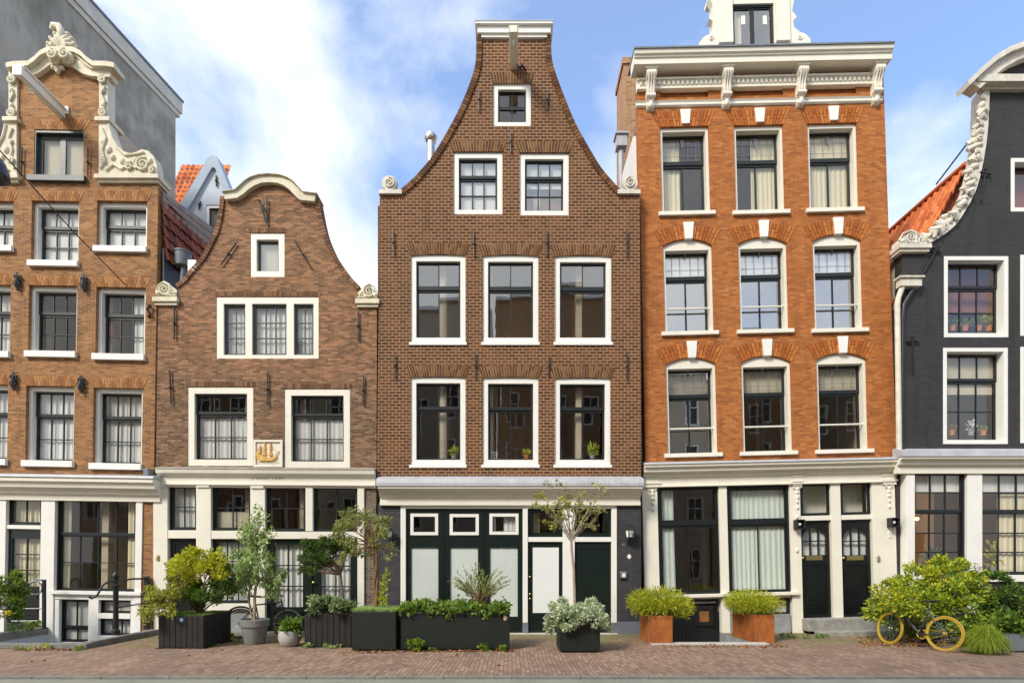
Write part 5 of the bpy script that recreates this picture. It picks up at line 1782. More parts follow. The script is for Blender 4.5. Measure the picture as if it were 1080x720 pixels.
MB().tube([(pa.x - lx.x, 0.15, pa.z), (pb.x - lx.x, 2.2, pb.z)], 0.022, 6).build('stay_rod', M['iron'], H5.root)
# rain pipe
m = MB()
x, z = H5.L(956, 302)
m.box(x - 0.25, x + 0.25, -0.16, 0.0, z - 0.06, z + 0.12)
m.box(x - 0.29, x + 0.29, -0.20, 0.02, z + 0.121, z + 0.16)
m.tube([(x - 0.15, -0.08, z - 0.05), (x - 0.25, -0.08, z - 0.32), (x - 0.27, -0.08, z - 0.5), (x - 0.23, -0.08, 4.3)], 0.06, 12)
m.build('rain_pipe', M['stone_white'], H5.root, smooth=40)
m = MB()
x, z = H5.L(954, 318)
m.tube([(x + 0.15, -0.06, z + 0.25), (x - 0.06, -0.06, z - 0.1), (x - 0.08, -0.05, z - 0.4), (x - 0.08, -0.05, 4.3)], 0.05, 10)
m.build('rain_pipe', M['iron'], H5.root, smooth=40)
# ground floor
m = MB()
H5.cap(m, (951, 475), (1282, 475), [(-0.26, 0.0), (-0.28, 0.13), (0.05, 0.13), (0.05, -0.10), (0.0, -0.10)])
m.build('lead_cap', M['lead'], H5.root)
m = MB()
H5.cap(m, (952, 481), (1281, 481), [(-0.26, 0.0), (-0.25, 0.05), (-0.18, 0.08), (-0.15, 0.16), (-0.07, 0.19), (-0.07, 0.36), (0.05, 0.36), (0.05, 0.0)])
m.build('cornice', M['cream'], H5.root)
m = MB()
for r in ((955.5, 497, 964, 700), (1019.3, 497, 1035, 700), (1097, 497, 1112, 700), (1174, 497, 1190, 700), (1252, 497, 1276, 700)):
    H5.box(m, r, -0.03, 0.2)
for a, b in ((964.1, 1019.2), (1035.1, 1096.9), (1112.1, 1173.9), (1190.1, 1251.9)):
    H5.box(m, (a, 606, b, 613), -0.06, 0.2)
m.build('timber_front', M['white'], H5.root, bevel=0.005)
for i, (a, b) in enumerate(((964.1, 1019.2), (1035.1, 1096.9), (1112.1, 1173.9), (1190.1, 1251.9))):
    window(H5, (a, 497, b, 606), cas=0, cy=0.05, sy=0.07, sw=0.05, split=0.39, u=(3, 2), l=(3, 3), bar=0.03, hole=False, glass='glass_low', curtains=[('blind', 0, 1, 0.82, 1, 'curtain')] + ([('cloth', 0.38, 1, 0, 0.8, 'curtain_cream')] if i else []))
m = MB()
(xa_, za_), (xb_, zb_) = H5.L(945, 700, 0.2), H5.L(955.8, 497, 0.2)
m.box(xa_, xb_, 0.19, 0.3, za_, zb_)
m.build('brick_pier', M['b5'], H5.root)
m = MB()
H5.box(m, (964.1, 613.1, 1276, 700), 0.0, 0.2)
m.build('plinth', M['b5'], H5.root)
shell(H5, 953, 1276, [258, 361, 478, 650], 9.2)
MB().box(H5.L(951, HOR)[0] - 0.02, H5.L(951, HOR)[0] + 0.08, 0.27, 9, 0, 7.75).box(H5.L(1277, HOR)[0] - 0.08, H5.L(1277, HOR)[0], 0.27, 9, 0, 7.75).build('side_wall', M['b5'], H5.root)

# ---------------------------------------------------------------- houses across the street, which the window panes reflect
def opposite(x0, x1, h, mat, trim, label, gable):
    t = thing('street_house', label, 'house', ((x0 + x1) / 2, -21.0, 0), group='houses across the street')
    w = (x1 - x0) / 2
    out = [(-w, 0), (w, 0), (w, h), (w * 0.35, h + gable), (-w * 0.35, h + gable), (-w, h)]
    holes = []
    nf = int(h // 3.1)
    for f in range(nf):
        for i in range(3):
            cx = -w + 2 * w * (i + 0.5) / 3
            holes.append((cx - 0.55, cx + 0.55, 0.9 + f * 3.1, 2.8 + f * 3.1))
    m = MB()
    m.solid(out, [[(a, c), (b, c), (b, d), (a, d)] for a, b, c, d in holes], 0, -0.3)
    m.build('brick_wall', M[mat], t)
    MB().box(-w + .01, w - .01, -8.0, -0.31, 0, h - 0.1).build('house_body', M['zinc'], t)
    for a, b, c, d in holes:
        m = MB()
        m.solid([(a, c), (b, c), (b, d), (a, d)], [[(a + .1, c + .1), (b - .1, c + .1), (b - .1, d - .1), (a + .1, d - .1)]], -0.02, -0.18)
        m.box((a + b) / 2 - .03, (a + b) / 2 + .03, -0.14, -0.06, c + .1, d - .1)
        m.box(a + .1, b - .1, -0.14, -0.06, (c + d) / 2 + .2, (c + d) / 2 + .27)
        wo = m.build('window', M[trim], t)
        MB().box(a + .1, b - .1, -0.16, -0.15, c + .1, d - .1).build('pane', M['sash'], wo)
    m = MB()
    m.box(-w, w, -0.05, 0.25, h - 0.25, h - 0.05) if gable < 0.5 else m.box(-w * .4, w * .4, -0.32, 0.1, h + gable, h + gable + .25)
    m.build('cornice', M['white'], t)
for i, (x0, x1, h, mt, g) in enumerate(((-26, -20.2, 11.3, 'plaster', 2.5), (-20, -13.7, 14.2, 'b2', 0.0), (-13.5, -7.2, 15.0, 'plaster', 0.0), (-7, -0.8, 17.6, 'plaster', 0.0), (-0.6, 5.6, 18.3, 'b6', 0.0), (5.8, 12.2, 15.8, 'plaster', 0.0), (12.4, 18.4, 13.2, 'b6', 2.8), (18.6, 25.0, 15.0, 'b_pier', 0.0))):
    opposite(x0, x1, h, mt, 'white', 'house across the street, seen only in the window reflections', g)
# ================================================================ plants
npr = np.random.RandomState(11)
M['leaf_green'] = leafmat('fresh_leaf', (0.11, 0.21, 0.015), (0.24, 0.38, 0.035), (0.42, 0.52, 0.08), 0.42)
M['leaf_yellow'] = leafmat('yellow_green_leaf', (0.30, 0.37, 0.015), (0.52, 0.55, 0.025), (0.72, 0.68, 0.06), 0.42)
M['leaf_lime'] = leafmat('lime_leaf', (0.32, 0.38, 0.015), (0.54, 0.58, 0.03), (0.74, 0.72, 0.09), 0.45)
M['leaf_dark'] = leafmat('dark_leaf', (0.025, 0.065, 0.012), (0.06, 0.125, 0.022), (0.12, 0.20, 0.04))
M['leaf_mid'] = leafmat('mid_leaf', (0.06, 0.14, 0.016), (0.14, 0.25, 0.03), (0.26, 0.37, 0.06), 0.4)
M['leaf_grey'] = leafmat('grey_green_leaf', (0.16, 0.25, 0.09), (0.33, 0.44, 0.19), (0.54, 0.64, 0.33), 0.42)
M['leaf_pale'] = leafmat('cream_edged_leaf', (0.30, 0.40, 0.22), (0.56, 0.64, 0.42), (0.80, 0.83, 0.62), 0.35)
M['leaf_olive'] = leafmat('olive_leaf', (0.18, 0.21, 0.04), (0.33, 0.34, 0.08), (0.50, 0.47, 0.15), 0.42)
M['leaf_sage'] = leafmat('pale_weeping_leaf', (0.22, 0.36, 0.08), (0.42, 0.57, 0.17), (0.64, 0.74, 0.34), 0.45)
M['leaf_dry'] = leafmat('dry_leaf', (0.12, 0.04, 0.012), (0.26, 0.10, 0.025), (0.40, 0.22, 0.06), 0.15)
M['bark'] = paint('bark', (0.16, 0.115, 0.08), 0.9, 0.35, 9, 0.8)
M['bark_pale'] = paint('pale_bark', (0.36, 0.30, 0.23), 0.85, 0.3, 9, 0.7)
M['bark_brown'] = paint('twisted_brown_bark', (0.22, 0.12, 0.06), 0.9, 0.35, 9, 0.8)

def leaves(name, pos, axis, length, width, mat, parent, fold=0.25, jitter=0.35):
    """one mesh of many small folded leaves; pos, axis: n x 3"""
    n = len(pos)
    a = axis / np.maximum(1e-6, np.linalg.norm(axis, axis=1, keepdims=True))
    rnd = npr.normal(size=(n, 3))
    side = np.cross(a, rnd)
    side /= np.maximum(1e-6, np.linalg.norm(side, axis=1, keepdims=True))
    nn = np.cross(a, side)
    Ln = length * npr.uniform(1 - jitter, 1 + jitter, (n, 1))
    Wn = width * npr.uniform(1 - jitter, 1 + jitter, (n, 1)) / 2
    p0 = pos
    p1 = pos + a * Ln * 0.33 + side * Wn + nn * Wn * fold
    p1b = pos + a * Ln * 0.70 + side * Wn * 0.72 + nn * Wn * fold * 0.4
    p2 = pos + a * Ln - nn * Ln * 0.08
    p3 = pos + a * Ln * 0.33 - side * Wn + nn * Wn * fold
    p3b = pos + a * Ln * 0.70 - side * Wn * 0.72 + nn * Wn * fold * 0.4
    v = np.stack([p0, p1, p1b, p2, p3b, p3], axis=1).reshape(-1, 3)
    base = (np.arange(n) * 6)[:, None]
    f = np.concatenate([base + np.array([[0, 1, 2, 3]]), base + np.array([[0, 3, 4, 5]])], axis=0)
    me = bpy.data.meshes.new(name)
    me.from_pydata(v.tolist(), [], f.tolist())
    me.materials.append(M[mat])
    me.shade_smooth()
    o = bpy.data.objects.new(name, me)
    COL.objects.link(o)
    if parent:
        o.parent = parent
    return o
def blob(c, r, n, shell=0.55):
    """points in an ellipsoid, denser towards its surface; returns positions and outward directions"""
    d = npr.normal(size=(n, 3))
    d /= np.linalg.norm(d, axis=1, keepdims=True)
    rad = (shell + (1 - shell) * npr.rand(n, 1)) ** 1.0
    rad = np.where(npr.rand(n, 1) < 0.25, npr.rand(n, 1) ** 0.5, rad)
    return np.array(c) + d * rad * np.array(r), d
def clumps(c, r, k, rr, n, shell=0.55, squash=0.8):
    """k sub-clumps of radius rr spread over an ellipsoid"""
    cc, dd = blob(c, r, k, 0.7)
    P_, D_ = [], []
    for q, e in zip(cc, dd):
        s = rr * npr.uniform(0.6, 1.3)
        p, d = blob(q, (s, s, s * squash), int(n / k * npr.uniform(0.6, 1.4)), shell)
        P_.append(p)
        D_.append(d * 0.6 + e * 0.5)
    return np.concatenate(P_), np.concatenate(D_), cc
def up(d, k=0.5, rnd=0.5):
    return d + np.array([0, 0, k]) + npr.normal(size=d.shape) * rnd
def branches(m, base, tips, r0, r1, bend=0.12, n=5, seg=6):
    r2 = random.Random(9)
    for t in tips:
        b, t = Vector(base), Vector(t)
        pts = []
        off = Vector((r2.uniform(-1, 1), r2.uniform(-1, 1), r2.uniform(-.3, .6))) * bend * (t - b).length
        for i in range(n + 1):
            u = i / n
            pts.append(b.lerp(t, u) + off * math.sin(math.pi * u))
        m.tube(pts, [r0 + (r1 - r0) * i / n for i in range(n + 1)], seg)
    return m
def blades(name, base, tip, bow, width, mat, parent, n=4):
    """grass blades / fronds: arrays base, tip (n x 3), bow: how far the middle rises"""
    k = len(base)
    d = tip - base
    side = np.cross(d, np.array([0, 0, 1.0])) + npr.normal(size=d.shape) * 0.3 * np.linalg.norm(d, axis=1, keepdims=True)
    side /= np.maximum(1e-6, np.linalg.norm(side, axis=1, keepdims=True))
    v = []
    for i in range(n + 1):
        t = i / n
        c = base + d * t + np.array([0, 0, 1.0]) * (bow[:, None] * 4 * t * (1 - t))
        w = width * (1 - t) ** 0.7 * 0.5 * (0.5 + min(1, t * 4) * 0.5)
        v += [c - side * max(w, 0.0004), c + side * max(w, 0.0004)]
    v = np.stack(v, axis=1).reshape(-1, 3)
    m_ = 2 * (n + 1)
    o = (np.arange(k) * m_)[:, None]
    f = np.concatenate([o + np.array([[2 * i, 2 * i + 1, 2 * i + 3, 2 * i + 2]]) for i in range(n)], axis=0)
    me = bpy.data.meshes.new(name)
    me.from_pydata(v.tolist(), [], f.tolist())
    me.materials.append(M[mat])
    ob = bpy.data.objects.new(name, me)
    COL.objects.link(ob)
    ob.parent = parent
    return ob

def cat_(*a):
    return np.concatenate(a)

# ---------------------------------------------------------------- planters
M['planter_black'] = paint('black_stained_boards', (0.011, 0.0105, 0.0105), 0.6, 0.4, 5, 0.5, 0.12)
M['planter_green'] = paint('dark_green_metal', (0.0065, 0.011, 0.009), 0.5, 0.25, 3, 0.15, 0.08)
def corten():
    k = NT('rusted_steel')
    v = k.obj()
    n1 = k.noise(v, 3.5, 8, 0.68)
    n2 = k.noise(v, 30, 5, 0.6)
    f = k.math('ADD', k.math('MULTIPLY', n1, 0.6), k.math('MULTIPLY', n2, 0.4))
    mpn = k.n('ShaderNodeMapping', {'Vector': v, 'Scale': (14, 14, 0.7)})
    st = k.noise(mpn.outputs[0], 1.5, 4)
    col = k.ramp(f, [(0.28, (0.15, 0.042, 0.012)), (0.5, (0.34, 0.10, 0.018)), (0.72, (0.52, 0.19, 0.035))])
    col = k.mix(k.ramp(st, [(0.52, (0, 0, 0)), (0.72, (0.5, 0.5, 0.5))]), col, (0.20, 0.065, 0.02))
    k.base(col)
    k.bump(n2, 0.4, 0.003)
    k.p(Roughness=0.75)
    return k.m
M['corten'] = corten()
def box_planter(name, label, x0, x1, yf, depth, h, mat, boards=0, group=None, sticker=None, top_in=0.03, rim=0.0, taper=0.0):
    cx, cy = (x0 + x1) / 2, yf + depth / 2
    t = thing(name, label, 'planter', (cx, cy, 0), (0, 0, 0), group)
    w, d = (x1 - x0) / 2, depth / 2
    m = MB()
    if boards:
        # upright boards on all four sides over a floor box
        bwid = 0.115
        for (ax, side) in (('x', -1), ('x', 1), ('y', -1), ('y', 1)):
            L_ = 2 * (w if ax == 'x' else d)
            nb = max(2, round(L_ / bwid))
            for i in range(nb):
                a, b = -L_ / 2 + L_ * i / nb + 0.003, -L_ / 2 + L_ * (i + 1) / nb - 0.003
                e = rng.uniform(-0.003, 0.003)
                hh = h + rng.uniform(-0.006, 0.006)
                if ax == 'x':
                    m.box(a, b, side * d - 0.012 + e, side * d + 0.012 + e, 0.015, hh)
                else:
                    m.box(side * w - 0.012 + e, side * w + 0.012 + e, a, b, 0.015, hh)
        m.box(-w + 0.014, w - 0.014, -d + 0.014, d - 0.014, 0.012, h - 0.10)
        for s1 in (-1, 1):
            for s2 in (-1, 1):
                m.box(s1 * w - 0.05, s1 * w + 0.05, s2 * d - 0.05, s2 * d + 0.05, 0.0, 0.014)
    else:
        m.box(-w, w, -d, d, 0.03, h)
        m.box(-w + 0.04, w - 0.04, -d + 0.04, d - 0.04, 0.0, 0.0299)
    bx = m.build('box', M[mat], t, bevel=0.006, weld=False)
    MB().box(-w + 0.02, w - 0.02, -d + 0.02, d - 0.02, h - 0.1, h - (0.03 if boards else -0.012)).build('soil', M['soil'], t)
    if sticker:
        px, py, r_, col = sticker
        x, z = gx(px, yf + D), gz(py, yf + D)
        sm = MB()
        sm.lathe([(0.0001, 0.0), (r_, 0.0), (r_, 0.004), (0.0001, 0.004)], n=20)
        sm.xf(Matrix.Translation((x - cx, -d - (0.016 if boards else 0.001), z)) @ Matrix.Rotation(R(90), 4, 'X'))
        st = sm.build('sticker', M[col], t)
        sm = MB()
        sm.lathe([(0.0001, 0.0), (r_ * 0.45, 0.0), (r_ * 0.45, 0.002), (0.0001, 0.002)], n=12)
        sm.xf(Matrix.Translation((x - cx, -d - (0.0205 if boards else 0.0055), z)) @ Matrix.Rotation(R(90), 4, 'X'))
        sm.build('sticker_mark', M['white'], st)
    return t
M['sticker_blue'] = paint('blue_sticker', (0.10, 0.28, 0.55), 0.4, 0.3, 20)
M['sticker_pink'] = paint('pink_sticker', (0.75, 0.42, 0.40), 0.4, 0.2, 20)

# A: wide black board planter with the yellow-green shrub
dA = 10.78
ax0, ax1 = gx(167.5, dA), gx(215, dA)
box_planter('board_planter', 'wide black board planter with a blue sticker under the yellow green shrub', ax0, ax1, dA - D, 1.02, 0.64, 'planter_black', 8, 'black board planters', (192, 653, 0.045, 'sticker_blue'))
ca = ((ax0 + ax1) / 2, dA - D + 0.5)
t = thing('shrub', 'domed yellow green shrub with a dark underside in the wide black planter', 'shrub', (ca[0], ca[1], 0.6))
def at(px, py, d, ref):
    v = pt(px, py, d) - Vector(ref)
    return (v.x, v.y, v.z)
refA = (ca[0], ca[1], 0.6)
Ps, Ds = [], []
tips = []
for (px, py, rx, rz, k, n) in ((212, 592, 0.55, 0.24, 16, 1900), (196, 604, 0.34, 0.22, 9, 900), (228, 600, 0.36, 0.24, 9, 900)):
    p, d_, cc = clumps(at(px, py, 11.3, refA), (rx, 0.45, rz), k, 0.15, n)
    Ps.append(p); Ds.append(d_); tips += list(cc[:5])
P_, D_ = cat_(*Ps), cat_(*Ds)
leaves('foliage', P_, up(D_, 0.3), 0.062, 0.032, 'leaf_yellow', t)
p, d_, cc = clumps(at(220, 622, 11.35, refA), (0.48, 0.42, 0.26), 14, 0.15, 1900)
p2, d2, c2 = clumps(at(238, 612, 11.5, refA), (0.26, 0.35, 0.30), 7, 0.14, 700)
leaves('lower_foliage', cat_(p, p2), up(cat_(d_, d2), 0.2), 0.065, 0.032, 'leaf_mid', t)
m = MB()
branches(m, (0.05, 0.05, 0.02), tips + list(cc[:6]), 0.022, 0.006)
m.build('branches', M['bark'], t, weld=False)
t = thing('shrub', 'loose pale yellow shrub spilling over the near end of the wide black planter', 'shrub', (ca[0] - 0.45, ca[1] - 0.1, 0.6))
ref = (ca[0] - 0.45, ca[1] - 0.1, 0.6)
Ps, Ds, tips = [], [], []
for (px, py, rx, rz, k, n, dd) in ((172, 626, 0.30, 0.18, 9, 600, 10.9), (186, 618, 0.22, 0.22, 7, 450, 11.1), (163, 637, 0.22, 0.15, 7, 350, 10.75), (173, 645, 0.15, 0.16, 5, 260, 10.7), (157, 648, 0.10, 0.10, 4, 120, 10.7)):
    p, d_, cc = clumps(at(px, py, dd, ref), (rx, 0.25, rz), k, 0.10, n)
    Ps.append(p); Ds.append(d_); tips += list(cc[:3])
leaves('foliage', cat_(*Ps), up(cat_(*Ds), 0.1, 0.7), 0.055, 0.026, 'leaf_olive', t)
leaves('light_foliage', cat_(*Ps)[::2] + npr.normal(size=cat_(*Ps)[::2].shape) * 0.03, up(cat_(*Ds)[::2], 0.2, 0.7), 0.06, 0.03, 'leaf_lime', t)
m = MB()
branches(m, (0.1, 0.1, 0.02), tips, 0.014, 0.004)
m.build('branches', M['bark_pale'], t, weld=False)
t = tag(blades('moss', np.stack([npr.uniform(ax0 + .03, ax1 - .03, 2500), npr.uniform(dA - D + .03, dA - D + .97, 2500), np.full(2500, 0.61)], 1),
               np.zeros((2500, 3)), np.zeros(2500), 0.0, 'leaf_mid', None), kind='stuff') if False else None
def turf(name, x0, x1, y0, y1, z, n, h, mat, label=None):
    b = np.stack([npr.uniform(x0, x1, n), npr.uniform(y0, y1, n), np.full(n, z)], 1)
    tp = b + np.stack([npr.normal(0, h * 0.5, n), npr.normal(0, h * 0.5, n), npr.uniform(0.5, 1.2, n) * h], 1)
    o = blades(name, b, tp, np.full(n, 0.01), 0.012, mat, None, 2)
    o['kind'] = 'stuff'
    if label:
        o['label'] = label
    return o
turf('moss', ax0 + .03, ax1 - .03, dA - D + .03, dA - D + .97, 0.605, 3500, 0.06, 'leaf_mid')

# B: grey pot with the weeping tree
def pot(label, c, prof, mat, soil_r, soil_z):
    t = thing('flower_pot', label, 'flower pot', c)
    m = MB()
    m.lathe(prof, n=32)
    m.build('pot_body', M[mat], t, smooth=35)
    MB().lathe([(0.001, soil_z), (soil_r, soil_z), (soil_r, soil_z + 0.01), (0.001, soil_z + 0.012)], n=24).build('soil', M['soil'], t)
    return t
M['pot_grey'] = paint('grey_clay', (0.22, 0.225, 0.22), 0.6, 0.15, 6, 0.3, 0.15)
M['pot_pale'] = paint('pale_grey_stoneware', (0.42, 0.42, 0.39), 0.5, 0.15, 6, 0.3, 0.1)
dB = 11.45
xB = gx(268.5, dB)
pot('grey rimmed clay pot holding the weeping tree', (xB, dB - D, 0), [(0.19, 0.0), (0.20, 0.02), (0.26, 0.36), (0.285, 0.365), (0.295, 0.50), (0.275, 0.51), (0.26, 0.46)], 'pot_grey', 0.265, 0.45)
ref = (xB, dB - D, 0.45)
t = thing('weeping_tree', 'slim weeping tree with drooping pale leaves in the grey clay pot', 'tree', ref)
m = MB()
m.tube([(0, 0, 0), (0.0, 0.0, 0.5), (0.05, 0.0, 0.9), (0.09, 0.02, 1.15), (0.04, 0.0, 1.6), (0.0, 0, 2.1)], [0.035, 0.03, 0.026, 0.022, 0.014, 0.006], 8)
m.tube([(-0.05, 0.03, 0), (-0.16, 0.05, 0.5), (-0.12, 0.05, 0.72), (0.02, 0.03, 0.98)], [0.018, 0.016, 0.014, 0.012], 7)
Ps, tips = [], []
for (px, py, rx, rz, k, n) in ((270, 545, 0.12, 0.2, 4, 130), (268, 566, 0.38, 0.22, 10, 480), (258, 590, 0.48, 0.24, 13, 750), (280, 600, 0.42, 0.26, 11, 640), (252, 612, 0.34, 0.20, 7, 420), (287, 618, 0.26, 0.22, 6, 330)):
    p, d_, cc = clumps(at(px, py, 11.4, ref), (rx, 0.36, rz), k, 0.14, n, 0.4, 1.3)
    Ps.append(p)
    tips += list(cc[:4])
P_ = cat_(*Ps)
ax_ = np.stack([npr.normal(0, 0.5, len(P_)), npr.normal(0, 0.5, len(P_)), -npr.uniform(0.2, 1.2, len(P_))], 1)
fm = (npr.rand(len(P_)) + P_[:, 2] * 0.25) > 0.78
for q in tips:
    branches(m, (0.05, 0.0, max(0.85, min(1.8, q[2] - 0.15))), [q], 0.011, 0.004, 0.1)
m.build('trunk', M['bark_pale'], t, weld=False)
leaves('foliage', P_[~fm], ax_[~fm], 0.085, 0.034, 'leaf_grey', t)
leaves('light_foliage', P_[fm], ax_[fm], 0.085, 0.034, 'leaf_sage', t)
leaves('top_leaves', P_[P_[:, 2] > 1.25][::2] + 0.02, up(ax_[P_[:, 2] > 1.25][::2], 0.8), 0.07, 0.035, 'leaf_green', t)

# C: pale pot with strap leaves
dC = 11.1
xC = gx(305.5, dC)
pot('small round pale pot of strap leaves', (xC, dC - D, 0), [(0.13, 0.0), (0.17, 0.03), (0.215, 0.14), (0.22, 0.22), (0.205, 0.31), (0.19, 0.315), (0.185, 0.27)], 'pot_pale', 0.18, 0.27)
t = thing('strap_leaf_plant', 'dark strap leaved plant in the small round pale pot', 'plant', (xC, dC - D, 0.27))
n = 46
a = npr.uniform(0, 6.28, n)
b = np.stack([0.05 * np.cos(a), 0.05 * np.sin(a), np.zeros(n)], 1)
ln = npr.uniform(0.22, 0.44, n)
tp = np.stack([np.cos(a) * ln, np.sin(a) * ln * 0.8, npr.uniform(0.02, 0.36, n)], 1)
blades('leaves', b, tp, npr.uniform(0.04, 0.12, n), 0.055, 'leaf_green', t, 6)
p, d_ = blob((0.05, -0.04, 0.10), (0.16, 0.14, 0.14), 90, 0.5)
leaves('broad_leaves', p, up(d_, 0.5), 0.12, 0.075, 'leaf_mid', t)

# D: second board planter with the cloud pine and grey ground cover
dD = 10.93
dx0, dx1 = gx(321.5, dD), gx(370.5, dD)
box_planter('board_planter', 'narrow black board planter below the small flat topped pine', dx0, dx1, dD - D, 0.72, 0.645, 'planter_black', 8, 'black board planters')
cD = ((dx0 + dx1) / 2, dD - D + 0.36)
ref = (cD[0], cD[1], 0.6)
t = thing('pine_tree', 'small dark flat topped pine on a bare crooked trunk', 'tree', ref)
m = MB()
m.tube([at(362, 640, 11.2, ref), at(361, 622, 11.2, ref), at(359, 606, 11.2, ref), at(352, 594, 11.2, ref), at(346, 584, 11.2, ref)], [0.032, 0.028, 0.026, 0.02, 0.012], 8)
Ps, Ds, tips = [], [], []
for (px, py, rx, rz, k, n) in ((338, 577, 0.38, 0.13, 14, 1900), (352, 570, 0.30, 0.11, 9, 1000), (330, 592, 0.30, 0.12, 9, 1000), (350, 590, 0.34, 0.10, 9, 1000), (362, 580, 0.16, 0.12, 5, 450), (326, 602, 0.12, 0.07, 4, 250)):
    p, d_, cc = clumps(at(px, py, 11.2, ref), (rx, 0.32, rz), k, 0.085, n)
    Ps.append(p); Ds.append(d_); tips += list(cc[:4])
leaves('foliage', cat_(*Ps), up(cat_(*Ds), 0.5, 0.4), 0.055, 0.016, 'leaf_dark', t)
sel = npr.rand(len(cat_(*Ps))) < 0.35
leaves('light_foliage', cat_(*Ps)[sel] + np.array([0, -0.01, 0.015]), up(cat_(*Ds)[sel], 0.8, 0.4), 0.05, 0.018, 'leaf_mid', t)
branches(m, at(359, 606, 11.2, ref), tips, 0.014, 0.004, 0.15)
m.build('trunk', M['bark'], t, weld=False)
t = thing('ground_shrub', 'low grey green leafy shrub filling the narrow black planter', 'shrub', ref)
p, d_, cc = clumps(at(346, 638, 11.05, ref), (0.46, 0.36, 0.12), 22, 0.10, 1500)
p2, d2, c2 = clumps(at(327, 632, 10.95, ref), (0.14, 0.2, 0.10), 5, 0.08, 260)
leaves('foliage', cat_(p, p2), up(cat_(d_, d2), 0.4, 0.6), 0.075, 0.034, 'leaf_grey', t)
leaves('dark_foliage', p[::2], up(d_[::2], 0.1, 0.6), 0.07, 0.03, 'leaf_dark', t)
m = MB()
branches(m, (0, 0, 0), list(cc[:10]), 0.008, 0.003)
m.build('stems', M['bark'], t, weld=False)

# E: dark green cube planter with clipped top and a twisted climber trunk
dE = 10.46
ex0, ex1 = gx(371, dE), gx(417.5, dE)
box_planter('metal_planter', 'dark green square planter with a clipped pale green top', ex0, ex1, dE - D, 0.82, 0.74, 'planter_green', 0, 'dark green metal planters')
turf('clipped_groundcover', ex0 + .01, ex1 - .01, dE - D + .01, dE - D + .81, 0.735, 9000, 0.07, 'leaf_sage')
ref = ((ex0 + ex1) / 2, dE - D + 0.4, 0.74)
t = thing('climber_tree', 'sparse climber with a twisted brown trunk in the square planter', 'tree', ref)
m = MB()
for ph in (0, 2.1, 4.2):
    m.tube([tuple(Vector(at(px, py, 10.9, ref)) + Vector((0.03 * math.cos(ph + i * 0.9), 0.03 * math.sin(ph + i * 0.9), 0))) for i, (px, py) in enumerate(((397, 642), (397, 630), (396, 615), (397, 600), (396, 585), (394, 572), (391, 560)))], [0.034, 0.03, 0.028, 0.026, 0.024, 0.02, 0.012], 7)
Ps, Ds, tips = [], [], []
for (px, py, rx, rz, k, n) in ((371, 548, 0.30, 0.20, 10, 520), (392, 551, 0.34, 0.22, 10, 520), (364, 562, 0.20, 0.20, 7, 280), (405, 560, 0.22, 0.20, 7, 280), (376, 575, 0.18, 0.20, 6, 220), (398, 575, 0.22, 0.16, 6, 220), (360, 585, 0.08, 0.16, 3, 60), (412, 582, 0.07, 0.2, 3, 60)):
    p, d_, cc = clumps(at(px, py, 10.9, ref), (rx, 0.3, rz), k, 0.10, n)
    Ps.append(p); Ds.append(d_); tips += list(cc[:5])
branches(m, at(394, 575, 10.9, ref), tips, 0.012, 0.003, 0.12)
m.build('trunk', M['bark_brown'], t, weld=False)
leaves('foliage', cat_(*Ps), up(cat_(*Ds), -0.1, 0.8), 0.062, 0.026, 'leaf_olive', t)
leaves('light_foliage', cat_(*Ps)[::3] + 0.02, up(cat_(*Ds)[::3], 0.2, 0.8), 0.06, 0.026, 'leaf_grey', t)
t = thing('upright_plant', 'thin yellow green upright plant beside the twisted trunk', 'plant', at(405, 642, 10.8, (0, 0, 0)))
rf = at(405, 642, 10.8, (0, 0, 0))
Ps, Ds = [], []
for (px, py, rx, rz, n) in ((405, 622, 0.07, 0.30, 110), (408, 608, 0.05, 0.2, 40), (403, 635, 0.09, 0.12, 60)):
    p, d_ = blob(at(px, py, 10.8, rf), (rx, rx, rz), n, 0.2)
    Ps.append(p); Ds.append(d_)
leaves('foliage', cat_(*Ps), up(cat_(*Ds), 0.9, 0.4), 0.075, 0.02, 'leaf_yellow', t)
MB().tube([(0, 0, 0), (0.02, 0, 0.4), at(409, 600, 10.8, rf)], [0.008, 0.006, 0.003], 6).build('stem', M['bark'], t)

# F: long planter with ivy and a wispy shrub
dF = 10.55
fx0, fx1 = gx(422.5, dF), gx(537.5, dF)
box_planter('metal_planter', 'long dark green trough planter with ivy and a pink sticker', fx0, fx1, dF - D, 0.78, 0.72, 'planter_green', 0, 'dark green metal planters', (533, 651.5, 0.042, 'sticker_pink'))
ref = ((fx0 + fx1) / 2, dF - D + 0.4, 0.72)
t = thing('ivy', 'low glossy ivy covering the top of the long trough', 'plant', ref)
n = 2600
p = np.stack([npr.uniform(-1.06, 1.02, n), npr.uniform(-0.42, 0.36, n), npr.gamma(2, 0.026, n) - 0.02], 1)
wave = 0.03 * np.sin(p[:, 0] * 7) + 0.03 * np.sin(p[:, 0] * 17 + 1)
p[:, 2] += wave + 0.03
fr = p[:, 1] < -0.37
p[fr, 2] -= npr.uniform(0, 0.10, fr.sum())
p[fr, 1] -= 0.03
leaves('foliage', p, up(npr.normal(size=(n, 3)) * 0.6 + np.array([0, -0.5, 0]), 0.4), 0.075, 0.062, 'leaf_mid', t)
leaves('light_foliage', p[::3] + np.array([0, -0.01, 0.02]), up(npr.normal(size=(len(p[::3]), 3)) * 0.6 + np.array([0, -0.3, 0]), 0.5), 0.07, 0.06, 'leaf_green', t)
ref = at(506, 640, 10.95, (0, 0, 0))
t = thing('wispy_shrub', 'wispy arching shrub with thin pale shoots above the long trough', 'shrub', ref)
m = MB()
Ps, Ds = [], []
r2 = random.Random(21)
